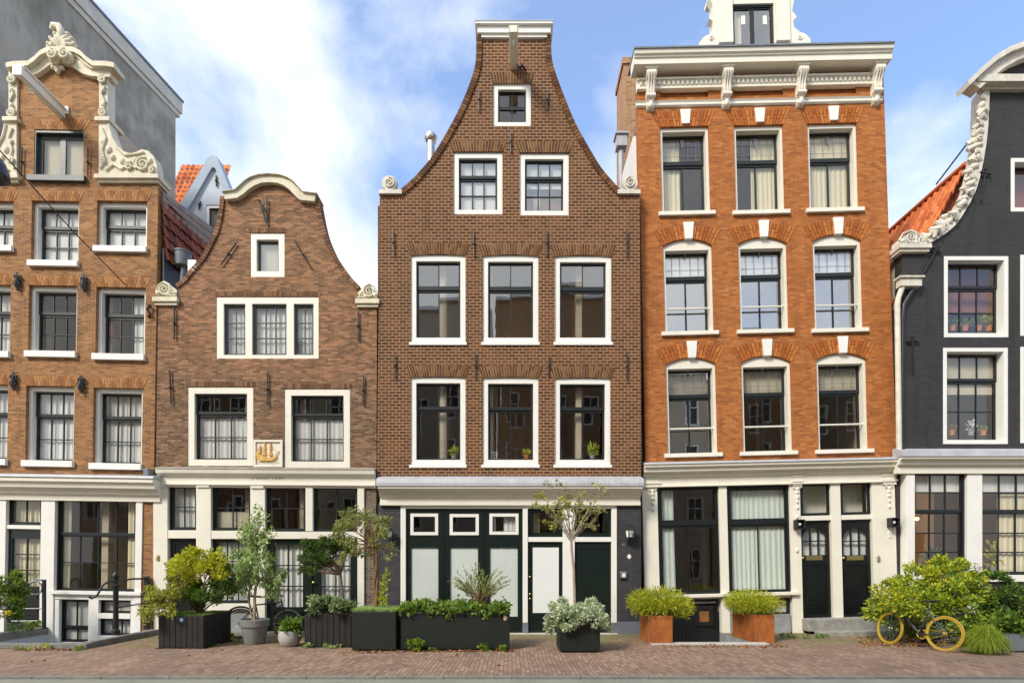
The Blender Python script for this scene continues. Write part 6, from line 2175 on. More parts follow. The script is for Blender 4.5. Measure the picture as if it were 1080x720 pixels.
for i in range(70):
    a = r2.uniform(-1.25, 1.25)
    ln = r2.uniform(0.45, 1.0) * (1.0 - 0.25 * abs(a) / 1.3)
    tip = Vector((math.sin(a) * ln * 0.95, r2.uniform(-0.35, 0.35) * ln, math.cos(a) * ln * 0.62 + 0.28))
    b = Vector((r2.uniform(-0.10, 0.10), r2.uniform(-0.1, 0.1), 0))
    mid = b.lerp(tip, 0.5) + Vector((0, 0, 0.10 * ln))
    pts = [b, b.lerp(mid, 0.5) + Vector((0, 0, 0.07)), mid, mid.lerp(tip, 0.5) + Vector((0, 0, 0.03)), tip]
    m.tube(pts, [0.006, 0.005, 0.004, 0.003, 0.0015], 4)
    for k in range(20):
        u = r2.uniform(0.3, 1.0) * 4
        j = min(3, int(u))
        q = pts[j].lerp(pts[j + 1], u - j)
        dr = (pts[j + 1] - pts[j]).normalized()
        Ps.append((q.x, q.y, q.z))
        Ds.append((dr.x + r2.gauss(0, .5), dr.y + r2.gauss(0, .5), dr.z + r2.gauss(0, .4)))
m.build('stems', M['bark_brown'], t, weld=False)
leaves('foliage', np.array(Ps), np.array(Ds), 0.055, 0.014, 'leaf_sage', t)
leaves('yellow_foliage', np.array(Ps)[::3], np.array(Ds)[::3], 0.055, 0.018, 'leaf_olive', t)

# G: black cube planter, variegated trailing plant, thin standard tree
dG = 10.27
gx0, gx1 = gx(590.3, dG), gx(633, dG)
box_planter('metal_planter', 'black cube planter under a thin bare stemmed tree', gx0, gx1, dG - D, 0.78, 0.61, 'planter_green', 0, 'dark green metal planters', (628.2, 654.5, 0.042, 'sticker_pink'))
ref = ((gx0 + gx1) / 2, dG - D + 0.38, 0.6)
t = thing('trailing_plant', 'cream variegated trailing plant overflowing the black cube planter', 'plant', ref)
Ps, Ds = [], []
for (px, py, dd, rx, ry, rz, k, n) in ((607, 640, 10.55, 0.54, 0.36, 0.18, 26, 2100), (610, 648, 10.2, 0.34, 0.12, 0.12, 10, 700), (588, 650, 10.3, 0.24, 0.2, 0.16, 9, 520), (633, 648, 10.4, 0.20, 0.3, 0.16, 8, 420), (597, 657, 10.15, 0.20, 0.05, 0.09, 6, 280), (581, 660, 10.35, 0.12, 0.2, 0.10, 4, 150), (626, 655, 10.18, 0.12, 0.05, 0.10, 4, 150), (640, 658, 10.5, 0.10, 0.2, 0.12, 4, 110)):
    p, d_, cc = clumps(at(px, py, dd, ref), (rx, ry, rz), k, 0.08, n)
    Ps.append(p); Ds.append(d_)
leaves('foliage', cat_(*Ps), up(cat_(*Ds), 0.0, 0.7), 0.062, 0.03, 'leaf_pale', t)
sel = npr.rand(len(cat_(*Ps))) < 0.3
leaves('inner_foliage', cat_(*Ps)[sel] * 0.96, up(cat_(*Ds)[sel], -0.2, 0.7), 0.06, 0.03, 'leaf_grey', t)
m = MB()
r2 = random.Random(4)
for i in range(14):
    a = (r2.uniform(-0.55, 0.6), -0.42 - r2.uniform(0, .06), r2.uniform(-0.22, 0.0))
    m.tube([(a[0] * 0.6, -0.2, 0.1), (a[0] * 0.9, -0.40, 0.10), a], [0.006, 0.005, 0.003], 5)
m.build('stems', M['leaf_grey'], t, weld=False)
ref = at(606, 652, 10.6, (0, 0, 0))
t = thing('thin_tree', 'thin standard tree with sparse olive leaves in front of the doors', 'tree', ref)
m = MB()
fork = at(602.5, 566, 10.6, ref)
m.tube([(0, 0, 0), at(606, 630, 10.6, ref), at(605, 600, 10.6, ref), at(603, 580, 10.6, ref), fork], [0.030, 0.027, 0.025, 0.024, 0.022], 8)
Ps, Ds = [], []
ends = [(570, 520), (575, 540), (582, 512), (590, 530), (597, 506), (603, 520), (612, 512), (622, 508), (628, 524), (638, 518), (622, 540), (634, 532), (583, 552), (616, 552), (608, 535), (568, 533), (590, 545), (630, 548)]
for i, (px, py) in enumerate(ends):
    tip = Vector(at(px, py, 10.6 + r2.uniform(-0.3, 0.3), ref))
    b = Vector(fork) + Vector((0, 0, -0.12 * r2.random()))
    mid = b.lerp(tip, 0.45) + Vector((r2.uniform(-.06, .06), r2.uniform(-.06, .06), r2.uniform(0.0, 0.09)))
    m.tube([b, b.lerp(mid, 0.5), mid, mid.lerp(tip, 0.5) + Vector((0, 0, 0.02)), tip], [0.014, 0.011, 0.009, 0.006, 0.003], 6)
    for k in range(5):
        s = mid.lerp(tip, r2.uniform(0.1, 1.0))
        e = s + Vector((r2.gauss(0, .12), r2.gauss(0, .12), r2.gauss(0.04, .09)))
        m.tube([s, s.lerp(e, .5) + Vector((0, 0, .01)), e], [0.005, 0.004, 0.002], 4)
        nl = (13 if px < 600 else 6)
        for q in range(nl):
            w_ = s.lerp(e, r2.uniform(0.3, 1.1))
            Ps.append(tuple(w_ + Vector((r2.gauss(0, .02), r2.gauss(0, .02), r2.gauss(0, .02)))))
            Ds.append((r2.gauss(0, 1), r2.gauss(0, 1), r2.gauss(-0.1, .7)))
m.build('trunk', M['bark_pale'], t, weld=False)
leaves('foliage', np.array(Ps), np.array(Ds), 0.06, 0.032, 'leaf_olive', t)
leaves('young_foliage', np.array(Ps)[::3] + 0.015, np.array(Ds)[::3], 0.06, 0.032, 'leaf_yellow', t)

# H, I: two rusted steel planters with feathery lime plants
for (label, fl, x0p, x1p, dd, dep, h, plant, label2) in (
        ('rusty steel planter beside the dark doorway pillar', 0, 688, 709.5, 11.18, 1.12, 0.60, [(690, 634, 11.4, 0.48, 0.45, 0.30), (703, 633, 11.4, 0.42, 0.42, 0.28), (677, 635, 11.6, 0.32, 0.4, 0.26), (718, 640, 11.4, 0.26, 0.3, 0.22)], 'feathery lime plant in the rusty planter by the dark pillar'),
        ('rusty steel planter standing below the curtained shop window', 1, 796, 817, 11.56, 1.18, 0.585, [(790, 633, 11.8, 0.44, 0.5, 0.25), (806, 636, 11.8, 0.38, 0.45, 0.22), (777, 634, 12.2, 0.28, 0.4, 0.22)], 'feathery lime plant below the curtained window')):
    x0, x1 = gx(x0p, dd), gx(x1p, dd)
    t = thing('rusty_planter', label, 'planter', ((x0 + x1) / 2, dd - D + dep / 2, 0), group='rusty steel planters')
    w, d = (x1 - x0) / 2, dep / 2
    MB().box(-w, w, -d, d, 0.0, h).build('box', M['corten'], t, bevel=0.008)
    MB().box(-w - .006, w + .006, -d - .006, d + .006, 0.0, 0.075).build('base_band', M['corten'], t, bevel=0.004)
    MB().box(-w + .02, w - .02, -d + .02, d - .02, h + .001, h + .012).build('soil', M['soil'], t)
    ref = ((x0 + x1) / 2, dd - D + dep / 2, h)
    t = thing('feathery_plant', label2, 'plant', ref, group='feathery lime plants')
    B_, T_, Ps, Ds = [], [], [], []
    for (px, py, d2, rx, ry, rz) in plant:
        c = np.array(at(px, py, d2, ref))
        n = 420
        p, d_ = blob(c, (rx, ry, rz), n, 0.75)
        p = p[p[:, 2] > -0.05 if True else slice(None)]
        b = np.stack([p[:, 0] * 0.35 + npr.normal(0, .04, len(p)), p[:, 1] * 0.55 + npr.normal(0, .06, len(p)), np.full(len(p), 0.0)], 1)
        B_.append(b); T_.append(p)
        q, e = blob(c, (rx * 1.02, ry, rz * 1.05), 900, 0.55)
        q[:, 2] = np.maximum(q[:, 2], -0.08 + 0.12 * npr.rand(len(q)) - 0.08 * (q[:, 1] < -0.45))
        Ps.append(q); Ds.append(e)
    B_, T_ = cat_(*B_), cat_(*T_)
    blades('stems', B_, T_, npr.uniform(0.02, 0.09, len(B_)), 0.012, 'leaf_lime', t, 4)
    leaves('foliage', cat_(*Ps), up(cat_(*Ds), 0.15, 0.7), 0.075, 0.014, 'leaf_lime', t)
    leaves('inner_foliage', cat_(*Ps)[::3] * np.array([.9, .9, .85]), up(cat_(*Ds)[::3], 0.0, 0.7), 0.07, 0.014, 'leaf_green', t)

# J: the big bushes on the right
ref = at(980, 680, 11.6, (0, 0, 0))
ref = (ref[0], ref[1], 0.0)
t = thing('garden_bush', 'big sunny yellow green bush behind the yellow bicycle', 'bush', ref)
Ps, Ds, tips, Pd, Dd = [], [], [], [], []
for (px, py, dd, rx, ry, rz, k, n) in ((945, 630, 11.9, 0.42, 0.4, 0.30, 13, 1000), (972, 618, 12.0, 0.50, 0.5, 0.40, 16, 1300), (1000, 612, 11.9, 0.50, 0.5, 0.42, 16, 1300), (1022, 625, 11.7, 0.42, 0.5, 0.42, 13, 1000), (990, 645, 11.5, 0.60, 0.4, 0.40, 18, 1500), (955, 652, 11.7, 0.42, 0.4, 0.34, 12, 1100), (935, 640, 11.9, 0.36, 0.35, 0.30, 9, 900), (1005, 630, 11.3, 0.4, 0.3, 0.34, 10, 900), (938, 636, 11.15, 0.26, 0.2, 0.22, 8, 520), (966, 636, 10.95, 0.30, 0.16, 0.22, 8, 520), (1030, 655, 11.1, 0.40, 0.3, 0.36, 11, 900), (1012, 604, 11.9, 0.4, 0.4, 0.24, 9, 600), (996, 594, 12.1, 0.18, 0.25, 0.16, 5, 260), (1015, 665, 11.4, 0.36, 0.3, 0.24, 8, 500)):
    p, d_, cc = clumps(at(px, py, dd, ref), (rx, ry, rz), k, 0.15, n, 0.5)
    Ps.append(p); Ds.append(d_); tips += list(cc[:4])
P_, D_ = cat_(*Ps), cat_(*Ds)
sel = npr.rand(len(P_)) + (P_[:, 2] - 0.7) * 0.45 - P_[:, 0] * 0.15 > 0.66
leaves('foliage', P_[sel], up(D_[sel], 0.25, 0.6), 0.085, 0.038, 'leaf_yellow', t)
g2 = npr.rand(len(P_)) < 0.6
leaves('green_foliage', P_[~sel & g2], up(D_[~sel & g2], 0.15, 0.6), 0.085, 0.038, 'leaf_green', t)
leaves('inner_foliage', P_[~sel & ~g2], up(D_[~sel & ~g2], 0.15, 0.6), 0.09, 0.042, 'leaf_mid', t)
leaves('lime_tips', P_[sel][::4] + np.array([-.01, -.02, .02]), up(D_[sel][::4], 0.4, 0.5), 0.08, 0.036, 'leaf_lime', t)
m = MB()
branches(m, (0, 0.1, 0), tips, 0.018, 0.005, 0.1)
m.build('branches', M['bark'], t, weld=False)
ref = at(1055, 680, 11.4, (0, 0, 0))
ref = (ref[0], ref[1], 0.0)
t = thing('garden_bush', 'dark green bush beside the window ledge of the charcoal house', 'bush', ref)
Ps, Ds, tips = [], [], []
for (px, py, dd, rx, ry, rz, k, n) in ((1045, 622, 11.6, 0.42, 0.4, 0.42, 13, 1100), (1062, 640, 11.3, 0.40, 0.4, 0.42, 13, 1100), (1078, 655, 11.2, 0.40, 0.4, 0.36, 12, 900), (1040, 650, 11.4, 0.30, 0.4, 0.36, 9, 700), (1092, 640, 11.4, 0.4, 0.4, 0.5, 10, 700), (1110, 650, 11.4, 0.4, 0.4, 0.5, 10, 600)):
    p, d_, cc = clumps(at(px, py, dd, ref), (rx, ry, rz), k, 0.14, n, 0.5)
    Ps.append(p); Ds.append(d_); tips += list(cc[:4])
P_, D_ = cat_(*Ps), cat_(*Ds)
sel = npr.rand(len(P_)) < 0.3
leaves('foliage', P_[~sel], up(D_[~sel], 0.2, 0.6), 0.085, 0.036, 'leaf_dark', t)
leaves('light_foliage', P_[sel], up(D_[sel], 0.3, 0.6), 0.085, 0.036, 'leaf_green', t)
m = MB()
branches(m, (0, 0.1, 0), tips, 0.018, 0.005, 0.1)
m.build('branches', M['bark'], t, weld=False)
p0 = pt(1030, 598, 11.5)
t = thing('white_bloom', 'single white flower head above the bush by the white window post', 'flower', tuple(p0))
q, e = blob((0, 0, 0), (0.07, 0.06, 0.06), 60, 0.6)
M['petal'] = leafmat('white_petal', (0.70, 0.66, 0.66), (0.8, 0.77, 0.76), (0.86, 0.84, 0.82), 0.2)
leaves('petals', q, up(e, 0.3, 0.3), 0.05, 0.04, 'petal', t)
MB().tube([(0, 0, -0.02), (0.02, 0.03, -0.35)], 0.007, 5).build('stem', M['leaf_mid'], t)
# arching grass tuft
ref = at(1046, 690, 10.05, (0, 0, 0))
ref = (ref[0], ref[1] + 0.15, 0.0)
t = thing('grass_tuft', 'big round tuft of arching fine grass at the pavement edge', 'grass', ref)
n = 4200
a = npr.uniform(0, 2 * np.pi, n)
rr = npr.uniform(0.1, 0.47, n)
b = np.stack([np.cos(a) * 0.14 * npr.rand(n), np.sin(a) * 0.14 * npr.rand(n), np.zeros(n)], 1)
hh = npr.uniform(0.02, 0.62, n) * (1.12 - rr / 0.6)
tp = np.stack([np.cos(a) * rr, np.sin(a) * rr * 0.8, hh], 1)
blades('blades', b, tp, npr.uniform(0.10, 0.22, n), 0.010, 'leaf_green', t, 6)
blades('light_blades', b[::3] * 1.1, tp[::3] * np.array([1.03, 1.03, 1.02]), npr.uniform(0.10, 0.24, len(b[::3])), 0.010, 'leaf_yellow', t, 6)
blades('dark_blades', b[::3], tp[::3] * np.array([0.9, 0.9, 0.8]), npr.uniform(0.06, 0.16, len(b[::3])), 0.012, 'leaf_mid', t, 6)
x0 = gx(1066, 10.3)
box_planter('trough', 'low dark stone trough at the edge of the grass tuft', x0, x0 + 0.9, 10.3 - D, 0.5, 0.34, 'zinc')
t = thing('trough_plant', 'dark leafy plant growing in the low stone trough', 'plant', (x0 + 0.4, 10.3 - D + 0.25, 0.34))
p, d_, cc = clumps((-0.05, 0, 0.14), (0.42, 0.22, 0.22), 14, 0.10, 900)
leaves('foliage', p, up(d_, 0.4), 0.08, 0.05, 'leaf_mid', t)
m = MB()
branches(m, (0, 0, 0), list(cc[:6]), 0.007, 0.003)
m.build('stems', M['bark'], t, weld=False)

# K: far left stoop, its kerb, plants
t = thing('stoop', 'low stone entrance stoop with a kerb at the door of the neck gable house', 'stoop', (-12.2, -0.8, 0))
MB().box(-3.0, 1.35, -0.72, 0.79, -0.003, 0.06).build('slab', M['bluestone'], t, bevel=0.01)
MB().box(1.18, 1.352, -0.72, 0.79, 0.061, 0.17).build('kerb_stone', M['bluestone'], t, bevel=0.01)
MB().box(-3.0, 1.179, -0.72, -0.58, 0.061, 0.15).build('kerb_stone', M['bluestone'], t, bevel=0.01)
t = thing('well_kerb', 'raised stone kerb round the sunken basement yard', 'kerb stone', (-9.6, -2.2, 0))
MB().box(-3.2, 1.36, -0.06, 0.08, 0.0, 0.10).build('front_stone', M['bluestone'], t, bevel=0.012)
MB().box(1.18, 1.36, 0.081, 2.15, 0.0, 0.12).build('side_stone', M['bluestone'], t, bevel=0.012)
t = thing('fern_shrub', 'light green feathery shrub at the left edge beside the railing', 'shrub', (-11.6, -1.2, 0.06))
ref = (-11.6, -1.2, 0.06)
Ps, Ds, tips = [], [], []
for (px, py, dd, rx, rz, k, n) in ((6, 640, 11.8, 0.34, 0.34, 10, 900), (11, 618, 11.8, 0.20, 0.22, 6, 420), (12, 605, 11.8, 0.10, 0.14, 3, 160), (-8, 630, 11.7, 0.3, 0.4, 8, 500), (20, 635, 11.9, 0.14, 0.22, 5, 250)):
    p, d_, cc = clumps(at(px, py, dd, ref), (rx, 0.25, rz), k, 0.11, n, 0.5)
    Ps.append(p); Ds.append(d_); tips += list(cc[:3])
leaves('foliage', cat_(*Ps), up(cat_(*Ds), 0.8, 0.4), 0.085, 0.02, 'leaf_green', t)
leaves('dark_foliage', cat_(*Ps)[::2], up(cat_(*Ds)[::2], 0.2, 0.5), 0.07, 0.03, 'leaf_dark', t)
m = MB()
branches(m, (0, 0, 0), tips, 0.012, 0.004)
m.build('stems', M['bark'], t, weld=False)
for (label, px, py, dd, rx, rz, n, mt) in (('grey leaved low plant on the stoop by the dark door', 14, 662, 12.0, 0.20, 0.10, 260, 'leaf_grey'), ('low creeping green plant on the stoop under the railing', 33, 660, 12.4, 0.22, 0.08, 300, 'leaf_green')):
    c = pt(px, py, dd)
    t = thing('low_plant', label, 'plant', (c.x, c.y, 0.062), group='low plants on the stoop')
    p, d_, cc = clumps((0, 0, c.z - 0.062), (rx, 0.2, rz), 8, 0.06, n)
    p[:, 2] = np.abs(p[:, 2])
    leaves('foliage', p, up(d_, 0.5), 0.06, 0.035, mt, t)
c = pt(8, 646, 11.6)
t = thing('yellow_flower', 'small yellow bloom in the feathery shrub', 'flower', tuple(c))
q, e = blob((0, 0, 0), (0.05, 0.04, 0.035), 40, 0.5)
M['petal_yellow'] = leafmat('yellow_petal', (0.7, 0.55, 0.02), (0.8, 0.65, 0.03), (0.85, 0.72, 0.06), 0.2)
leaves('petals', q, up(e, 0.4, 0.3), 0.04, 0.025, 'petal_yellow', t)

# weeds along the planters and thresholds: one thing each
def weed(px, py, dd, r, h, n, mat='leaf_green', ll=0.06, lw=0.04, label='small clump of weeds'):
    c = pt(px, py, dd)
    t = thing('weed', label, 'weed', (c.x, c.y, 0.0), group='weeds in the paving')
    p, d_, cc = clumps((0, 0, h * 0.45), (r, r * 0.7, h * 0.5), max(3, int(n / 40)), r * 0.35, n)
    p[:, 2] = np.abs(p[:, 2])
    leaves('foliage', p, up(d_, 0.5), ll, lw, mat, t)
for w in ((437, 681, 10.45, 0.17, 0.20, 160, 'leaf_green', 0.07, 0.05, 'leafy weed at the near end of the long trough, the biggest of the weeds'),
          (457, 684, 10.45, 0.08, 0.06, 40, 'leaf_mid', 0.05, 0.03, 'tiny weed at the foot of the long trough, next to the biggest weed'),
          (512, 682, 10.45, 0.12, 0.14, 90, 'leaf_green', 0.06, 0.045, 'leafy weed under the pink sticker of the long trough'),
          (530, 682.5, 10.45, 0.07, 0.12, 60, 'leaf_green', 0.06, 0.04, 'small round weed at the far corner of the long trough'),
          (226, 681, 11.0, 0.13, 0.07, 80, 'leaf_mid', 0.05, 0.025, 'flat weed at the corner of the wide board planter'),
          (247, 668, 11.8, 0.22, 0.14, 160, 'leaf_green', 0.05, 0.025, 'weed growing behind the grey clay pot'),
          (326, 681.5, 10.85, 0.09, 0.07, 50, 'leaf_sage', 0.05, 0.03, 'pale weed at the left foot of the narrow board planter'),
          (350, 682.5, 10.85, 0.16, 0.06, 90, 'leaf_sage', 0.05, 0.03, 'pale weeds along the front of the narrow board planter'),
          (832, 672, 12.3, 0.24, 0.10, 140, 'leaf_mid', 0.05, 0.02, 'weed tuft beside the worn doorstep of the orange house'),
          (858, 671, 12.2, 0.26, 0.08, 140, 'leaf_mid', 0.05, 0.02, 'weed tuft in front of the worn doorstep of the orange house'),
          (45, 685, 10.6, 0.2, 0.07, 90, 'leaf_yellow', 0.05, 0.02, 'yellow weed tuft along the yard kerb'),
          (85, 685, 10.6, 0.16, 0.09, 90, 'leaf_green', 0.05, 0.02, 'green weed tuft at the corner of the yard kerb'),
          (20, 685, 10.6, 0.16, 0.06, 70, 'leaf_olive', 0.05, 0.02, 'brownish weed tuft at the left end of the yard kerb')):
    weed(*w)
# fallen leaves
Ps = []
def litter(px0, px1, d0, d1, n):
    for i in range(n):
        dd = npr.uniform(d0, d1)
        Ps.append((gx(npr.uniform(px0, px1), dd), dd - D, npr.uniform(0.004, 0.02)))
litter(430, 540, 10.38, 10.52, 240)
litter(700, 830, 10.9, 11.3, 160)
litter(905, 1000, 11.0, 12.4, 420)
litter(20, 90, 10.5, 10.62, 90)
litter(360, 430, 10.2, 10.5, 60)
litter(0, 1080, 8.6, 12.2, 45)
Ps = np.array(Ps)
lv = leaves('fallen_leaves', Ps, npr.normal(size=(len(Ps), 3)) * np.array([1, 1, 0.12]), 0.06, 0.035, 'leaf_dry', None, 0.1)
lv['kind'] = 'stuff'

# slabs in front of the sunken basement door
t = thing('stone_slab', 'pale flat stone slab edging the sunken basement door', 'stone slab', (4.2, -1.75, 0))
MB().box(-1.38, 0.98, -0.09, 0.12, -0.02, 0.028).build('slab', M['pale_stone'], t, bevel=0.01)
t.location.z = 0.02

# ================================================================ railings
def torus_arc(m, c, r, th, a0, a1, n=14, yrot=0.0):
    pts = []
    for i in range(n + 1):
        a = R(a0 + (a1 - a0) * i / n)
        pts.append((c[0] + r * math.cos(a) * math.cos(yrot), c[1] + r * math.cos(a) * math.sin(yrot), c[2] + r * math.sin(a)))
    m.tube(pts, th, 7)
xr, yr = -8.50, -1.1
t = thing('iron_railing', 'black iron railing with a knobbed post on the basement yard kerb', 'railing', (xr, yr, 0.12), group='iron railings')
m = MB()
m.lathe([(0.085, 0.0), (0.085, 0.10), (0.055, 0.13), (0.05, 0.6), (0.052, 1.0), (0.075, 1.03), (0.075, 1.07), (0.05, 1.09), (0.05, 1.20), (0.065, 1.22), (0.07, 1.28), (0.045, 1.33), (0.02, 1.36)], n=14)
m.build('post', M['iron'], t, smooth=35)
MB().box(-0.045, 0.045, 0.96, 1.05, 0.0, 1.24).build('wall_post', M['iron'], t, bevel=0.006)
m = MB()
m.tube([(0, 0.04, 1.15), (0.02, 0.5, 1.19), (0, 0.97, 1.18)], 0.022, 8)
m.build('rail', M['iron'], t, smooth=50)
MB().tube([(0, 0.04, 0.58), (0, 0.97, 0.62)], 0.016, 8).build('rail', M['iron'], t, smooth=50)
m = MB()
m.tube([(0, -0.03, 1.16), (-0.08, -0.10, 1.15), (-0.16, -0.16, 1.08), (-0.20, -0.20, 0.95), (-0.24, -0.23, 0.85), (-0.32, -0.26, 0.80), (-0.36, -0.28, 0.84)], [0.022] * 6 + [0.026], 8)
m.build('handle', M['iron'], t, smooth=50)
xr, yr = gx(46.5, 12.6), -0.4
t = thing('iron_railing', 'black iron railing with a ring scroll beside the dark glazed door', 'railing', (xr, yr, 0.17), group='iron railings')
MB().box(-0.03, 0.03, -0.03, 0.03, 0.0, 1.12).build('post', M['iron'], t, bevel=0.005)
m = MB()
m.tube([(0, 0, 1.10), (-0.12, -0.02, 1.12), (-0.26, -0.06, 1.04)], 0.02, 7)
torus_arc(m, (-0.17, -0.04, 0.93), 0.155, 0.016, 0, 360)
m.tube([(-0.26, -0.06, 1.04), (-0.42, -0.16, 0.97), (-0.62, -0.32, 0.86), (-0.85, -0.5, 0.66), (-1.0, -0.62, 0.45)], 0.02, 7)
m.build('rail', M['zinc'], t, smooth=50)
m = MB()
m.tube([(-0.36, -0.1, 0.86), (-0.46, -0.16, 0.74), (-0.40, -0.12, 0.68), (-0.30, -0.08, 0.74)], 0.014, 6)
m.tube([(-0.30, -0.06, 1.02), (-0.33, -0.08, 0.92), (-0.28, -0.06, 0.84)], 0.024, 6)
m.build('scroll', M['iron'], t, smooth=50)
m = MB()
for z in (0.18, 0.46):
    m.tube([(0, 0, z), (-0.7, -0.05, z)], 0.013, 6)
m.build('rail', M['steel'], t, smooth=50)

# ================================================================ bicycles
M['tyre_yellow'] = paint('yellow_tyre', (0.42, 0.28, 0.04), 0.55, 0.12, 10, 0.3)
M['rim_yellow'] = paint('yellow_rim', (0.50, 0.34, 0.03), 0.35, 0.1, 10, 0.1)
M['frame_blue'] = paint('dark_blue_frame', (0.03, 0.045, 0.07), 0.3, 0.1, 10, 0.1)
M['rubber'] = paint('black_rubber', (0.02, 0.02, 0.02), 0.7, 0.2, 20, 0.3)
def wheel(parent, loc, rot, tyre, rim, sprocket=None, Rw=0.335):
    w = empty('wheel', loc, rot)
    w.parent = parent
    MB().torus((0, 0, 0), Rw - 0.016, 0.016, 'y', 40, 8).build('tyre', M[tyre], w, smooth=60)
    m = MB()
    m.lathe([(Rw - 0.055, -0.012), (Rw - 0.035, -0.013), (Rw - 0.035, 0.013), (Rw - 0.055, 0.012), (Rw - 0.055, -0.012)], n=40)
    m.f = m.f[:-2]
    m.mi = m.mi[:-2]
    m.xf(Matrix.Rotation(R(90), 4, 'X'))
    m.build('rim', M[rim], w, smooth=40)
    m = MB()
    for i in range(24):
        a = 2 * math.pi * i / 24
        s = 0.03 * (1 if i % 2 else -1)
        b = a + (0.35 if i % 4 < 2 else -0.35)
        m.tube([(0.022 * math.cos(b), s, 0.022 * math.sin(b)), ((Rw - 0.05) * math.cos(a), 0, (Rw - 0.05) * math.sin(a))], 0.0016, 4)
    m.build('spokes', M['steel'], w, weld=False)
    m = MB()
    m.tube([(0, -0.055, 0), (0, 0.055, 0)], 0.02, 10)
    m.tube([(0, -0.037, 0), (0, -0.031, 0)], 0.03, 12)
    m.tube([(0, 0.031, 0), (0, 0.037, 0)], 0.03, 12)
    m.build('hub', M[sprocket or 'steel'], w, smooth=40)
    return w
def bicycle(label, loc, heading, lean, steer, frame, tyre, rim, ring, grp=None, mudguard=False, drop=False):
    """local +x points forward; origin on the ground below the rear hub"""
    t = thing('bicycle', label, 'bicycle', loc, (0, 0, 0), grp)
    t.rotation_mode = 'XYZ'
    t.rotation_euler = (lean, 0, heading)
    h = 0.335
    rear, bb, seat, head_t, head_b = (0, 0, h), (0.43, 0, 0.28), (0.30, 0, 0.80), (0.86, 0, 0.84), (0.885, 0, 0.72)
    m = MB()
    m.tube([bb, seat], 0.016, 8)
    m.tube([(0.315, 0, 0.74), (0.86, 0, 0.80)], 0.016, 8)
    m.tube([bb, (0.88, 0, 0.745)], 0.019, 8)
    m.tube([head_t, head_b], 0.021, 8)
    for s in (-1, 1):
        m.tube([(0.43, s * 0.03, 0.28), (0.2, s * 0.05, 0.30), (0, s * 0.062, h)], 0.010, 6)
        m.tube([(0.315, s * 0.02, 0.74), (0, s * 0.062, h)], 0.009, 6)
    m.tube([(0.43, -0.045, 0.28), (0.43, 0.045, 0.28)], 0.024, 10)
    m.build('frame', M[frame], t, smooth=50)
    wheel(t, rear, (0, 0, 0), tyre, rim, ring)
    # steering assembly turned about the head tube
    ax = (Vector(head_t) - Vector(head_b)).normalized()
    rot = Matrix.Translation(head_b) @ Matrix.Rotation(steer, 4, ax) @ Matrix.Translation(-Vector(head_b))
    fh = Vector((1.02, 0, h))
    m = MB()
    for s in (-1, 1):
        m.tube([(0.89, s * 0.05, 0.70), (0.93, s * 0.056, 0.55), tuple(fh + Vector((0, s * 0.058, 0)))], 0.011, 6)
    m.tube([(0.89, -0.052, 0.70), (0.89, 0.052, 0.70)], 0.014, 8)
    m.xf(rot)
    m.build('fork', M[frame], t, smooth=50)
    w = wheel(t, tuple(rot @ fh), (0, 0, steer), tyre, rim)
    m = MB()
    m.tube([head_t, (0.845, 0, 0.93)], 0.013, 8)
    if drop:
        m.tube([(0.80, -0.28, 0.98), (0.84, -0.2, 0.96), (0.88, -0.05, 0.94), (0.88, 0.05, 0.94), (0.84, 0.2, 0.96), (0.80, 0.28, 0.98)], 0.012, 8)
    else:
        m.tube([(0.70, -0.29, 0.96), (0.82, -0.24, 0.97), (0.89, -0.05, 0.94), (0.89, 0.05, 0.94), (0.82, 0.24, 0.97), (0.70, 0.29, 0.96)], 0.012, 8)
    m.xf(rot)
    hb = m.build('handlebar', M['rubber'], t, smooth=50)
    # saddle
    m = MB()
    m.tube([(0.30, 0, 0.79), (0.285, 0, 0.90)], 0.013, 8)
    m.build('seat_post', M['steel'], t, smooth=50)
    m = MB()
    n = 10
    prof = [(0.13, 0.075), (0.10, 0.08), (0.04, 0.07), (-0.02, 0.04), (-0.09, 0.022), (-0.14, 0.016)]
    vv = []
    for x, wd in prof:
        for k in range(n):
            a = 2 * math.pi * k / n
            vv.append((0.27 - x + 0.02, wd * math.cos(a), 0.925 + 0.022 * math.sin(a) + (0.01 if wd > 0.06 else 0)))
    ff = [(i * n + k, i * n + (k + 1) % n, (i + 1) * n + (k + 1) % n, (i + 1) * n + k) for i in range(len(prof) - 1) for k in range(n)] + [tuple(range(n)), tuple(range(len(vv) - n, len(vv)))]
    m.add(vv, ff)
    m.build('saddle', M['rubber'], t, smooth=60)
    m = MB()
    m.lathe([(0.07, -0.003), (0.095, -0.003), (0.095, 0.003), (0.07, 0.003), (0.07, -0.003)], n=28)
    m.f = m.f[:-2]
    m.mi = m.mi[:-2]
    for k in range(5):
        a = 2 * math.pi * k / 5
        m.hexa([(0.02 * math.cos(a + .4), 0.02 * math.sin(a + .4), -.003), (0.075 * math.cos(a + .1), 0.075 * math.sin(a + .1), -.003), (0.075 * math.cos(a - .1), 0.075 * math.sin(a - .1), -.003), (0.02 * math.cos(a - .4), 0.02 * math.sin(a - .4), -.003),
                (0.02 * math.cos(a + .4), 0.02 * math.sin(a + .4), .003), (0.075 * math.cos(a + .1), 0.075 * math.sin(a + .1), .003), (0.075 * math.cos(a - .1), 0.075 * math.sin(a - .1), .003), (0.02 * math.cos(a - .4), 0.02 * math.sin(a - .4), .003)])
    m.xf(Matrix.Translation((0.43, -0.055, 0.28)) @ Matrix.Rotation(R(90), 4, 'X'))
    m.build('chainring', M[ring or 'steel'], t, weld=False)
    m = MB()
    m.tube([(0.43, -0.055, 0.372), (0.0, -0.05, 0.365)], 0.005, 5)
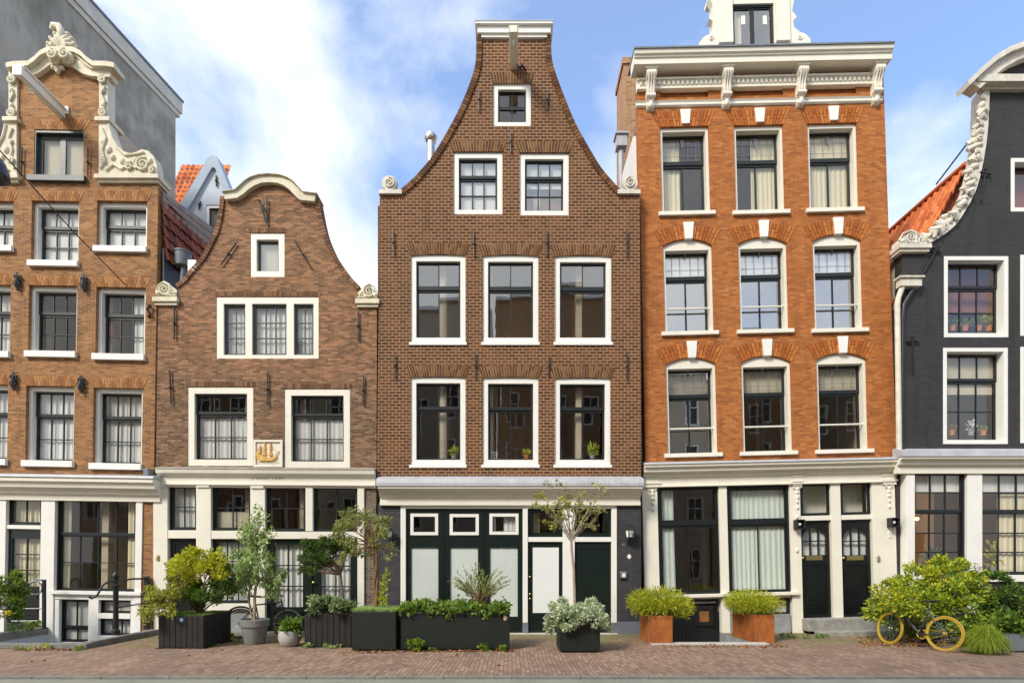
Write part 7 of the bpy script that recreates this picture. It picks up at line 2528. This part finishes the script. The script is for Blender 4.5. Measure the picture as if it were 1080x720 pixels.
    m.tube([(0.43, -0.055, 0.188), (0.0, -0.05, 0.305)], 0.005, 5)
    m.build('chain', M['rubber'] if not ring else M[ring], t)
    m = MB()
    m.tube([(0.43, -0.07, 0.28), (0.52, -0.075, 0.14)], 0.010, 6)
    m.tube([(0.43, 0.07, 0.28), (0.34, 0.075, 0.42)], 0.010, 6)
    m.box(0.48, 0.56, -0.16, -0.08, 0.125, 0.15)
    m.box(0.30, 0.38, 0.08, 0.16, 0.41, 0.435)
    m.build('pedal_crank', M['rubber'], t, bevel=0.003)
    if mudguard:
        m = MB()
        m.torus((0, 0, h), 0.365, 0.022, 'y', 24, 6, 0.5)
        m.build('mudguard', M[frame], t, smooth=50)
    return t
bicycle('bicycle with yellow wheels leaning against the big sunny bush', (gx(995, 10.42), 10.42 - D, 0.0), math.atan2(0.92, -0.40), R(7), R(-16), 'frame_blue', 'tyre_yellow', 'rim_yellow', 'rim_yellow', 'parked bicycles', drop=True)
bicycle('dark bicycle half hidden behind the potted weeping tree', (gx(252, 12.2), 12.2 - D, 0.0), math.atan2(0.10, 1.0), R(-9), R(6), 'rubber', 'rubber', 'steel', None, 'parked bicycles', mudguard=True)

# ================================================================ things in the windows
def window_plant(px, py, d, label, r=0.10, h=0.20, mat='leaf_lime', potmat='pot_pale', n=60, ll=0.10, lw=0.03, group='pot plants on the inner window sills'):
    c = pt(px, py, d)
    t = thing('potted_plant', label, 'pot plant', (c.x, c.y, c.z), group=group)
    MB().lathe([(0.05, 0.0), (0.075, 0.12), (0.08, 0.125), (0.07, 0.13), (0.06, 0.12)], n=14).build('pot', M[potmat], t, smooth=40)
    p, d_ = blob((0, 0, 0.12 + h * 0.45), (r, r * 0.8, h * 0.5), n, 0.3)
    p[:, 2] = np.maximum(p[:, 2], 0.12)
    leaves('foliage', p, up(d_, 0.8, 0.4), ll, lw, mat, t)
    MB().tube([(0, 0, 0.11), (0, 0, 0.12 + h * 0.4)], 0.006, 5).build('stem', M['leaf_mid'], t)
window_plant(479, 485.5, 13.26, 'pale lime pot plant in the first of three tall lower windows', potmat='pot_pale')
window_plant(556, 485.5, 13.26, 'small lime pot plant in the middle of three tall lower windows', r=0.08, h=0.13, potmat='tile_orange', n=45)
window_plant(625, 485.5, 13.26, 'bushiest lime pot plant, in the window next to the orange house', r=0.14, h=0.26, n=80)
c = pt(520, 486, 13.28)
t = thing('sill_ornament', 'small pale patterned box standing on the inner sill of the brown house', 'ornament', tuple(c))
m = MB()
m.solid([(-0.10, 0), (0.10, 0), (0.10, 0.22), (-0.10, 0.22)], [[(-0.085 + i * 0.06, 0.02 + j * 0.065), (-0.045 + i * 0.06, 0.02 + j * 0.065), (-0.045 + i * 0.06, 0.065 + j * 0.065), (-0.085 + i * 0.06, 0.065 + j * 0.065)] for i in range(3) for j in range(3)], 0, 0.05)
m.build('lattice', M['frost'], t)
for (px, r, h, mt, pm, lb) in ((1005, 0.10, 0.16, 'leaf_mid', 'tile_orange', 'dark pot plant in a clay pot, upper window of the charcoal house'), (1018, 0.09, 0.12, 'leaf_green', 'tile_orange', 'low clay pot plant in the middle of the upper charcoal house window'), (1032, 0.12, 0.22, 'leaf_green', 'tile_orange', 'pot plant behind the dark frame of the upper charcoal house window'), (1043, 0.13, 0.30, 'leaf_lime', 'tile_orange', 'tallest and palest pot plant in the upper charcoal house window')):
    window_plant(px, 349, 13.42, lb, r, h, mt, pm, 70, 0.09, 0.03)
for (px, r, h, mt, pm, lb) in ((1004, 0.08, 0.10, 'leaf_dry', 'tile_orange', 'russet pot plant in the lower charcoal house window'), (1024, 0.10, 0.22, 'petal', 'pot_pale', 'white flowering pot plant in the lower charcoal house window'), (1037, 0.07, 0.08, 'leaf_green', 'tile_orange', 'small round green pot plant in the lower charcoal house window')):
    window_plant(px, 459, 13.42, lb, r, h, mt, pm, 60, 0.07, 0.04)
for (px, d, r, h, mt, lb) in ((1048, 13.35, 0.16, 0.7, 'leaf_yellow', 'tall flowering pot plant in the ground floor window above the dark bush'), (985, 13.35, 0.25, 0.45, 'leaf_dark', 'broad dark pot plant in the ground floor window behind the sunny bush')):
    window_plant(px, 603, d, lb, r, h, mt, 'pot_pale', 120, 0.12, 0.05)
window_plant(236, 556, 13.4, 'bare twiggy pot plant inside the small brown house', 0.12, 0.34, 'leaf_dry', 'pot_pale', 40, 0.1, 0.02)
# lit pendant lamp in the ground floor room of the charcoal house
c = pt(967, 545, 13.75)
t = thing('pendant_lamp', 'small glowing pendant lamp inside the ground floor of the charcoal house', 'lamp', tuple(c))
MB().lathe([(0.02, 0.12), (0.05, 0.10), (0.12, -0.02), (0.11, -0.02), (0.04, 0.08)], n=16).tube([(0, 0, 0.12), (0, 0, 0.75)], 0.006, 5).build('lamp_shade', M['brass'], t, smooth=40)
kb_ = NT('glowing_bulb')
kb_.p(Emission_Color=(1.0, 0.55, 0.15, 1), Emission_Strength=6.0)
M['glow'] = kb_.m
MB().ball((0, 0, -0.04), 0.045).build('bulb', M['glow'], t, smooth=60)
pl = bpy.data.lights.new('lamp_light', 'POINT')
pl.energy = 28
pl.color = (1.0, 0.62, 0.32)
pl.shadow_soft_size = 0.06
plo = bpy.data.objects.new('lamp_light', pl)
COL.objects.link(plo)
plo.location = (0.5, 0.9, -0.2)
plo.parent = t
# pink table lamp inside the neck gable house
c = pt(114, 371, 13.42)
t = thing('table_lamp', 'table lamp with a pink drum shade inside the neck gable house', 'lamp', tuple(c))
MB().lathe([(0.09, 0), (0.10, 0.02), (0.025, 0.05), (0.02, 0.36)], n=16).build('lamp_base', M['brass'], t, smooth=40)
M['pink'] = clothmat('pink_shade', (0.70, 0.25, 0.22), 0.4)
MB().lathe([(0.20, 0.32), (0.20, 0.33), (0.19, 0.72), (0.185, 0.72), (0.195, 0.33)], n=24).build('lamp_shade', M['pink'], t, smooth=40)

# ================================================================ lamp hung over the street on a cable
a = pt(132, 300, 13.0)
b = Vector((-8.36, -4.0, 8.40))
t = thing('hanging_lamp', 'dark dome street lamp hung from a cable in front of the carved gable', 'street lamp', tuple(b))
m = MB()
end = b + (b - a) * 1.6
m.tube([a - b, (a - b) * 0.5 + Vector((0, 0, -0.05)), (0, 0, 0), (end - b) * 0.5, end - b], 0.011, 6)
m.build('cable', M['iron'], t)
M['lamp_purple'] = paint('dark_lamp_enamel', (0.045, 0.03, 0.045), 0.35, 0.2, 6, 0.1)
m = MB()
m.lathe([(0.02, 0.0), (0.05, -0.05), (0.12, -0.12), (0.22, -0.22), (0.27, -0.36), (0.28, -0.46), (0.26, -0.47), (0.2, -0.40)], (-0.10, -0.05, -0.02), 24)
m.tube([(-0.10, -0.05, -0.06), (-0.10, -0.02, 0.02), (-0.02, 0, 0.0)], 0.02, 8)
m.build('lamp_housing', M['lamp_purple'], t, smooth=40)
MB().ball((-0.10, -0.05, -0.42), 0.12, 0.12, 0.07, 14, 8).build('lamp_glass', M['frost'], t, smooth=60)
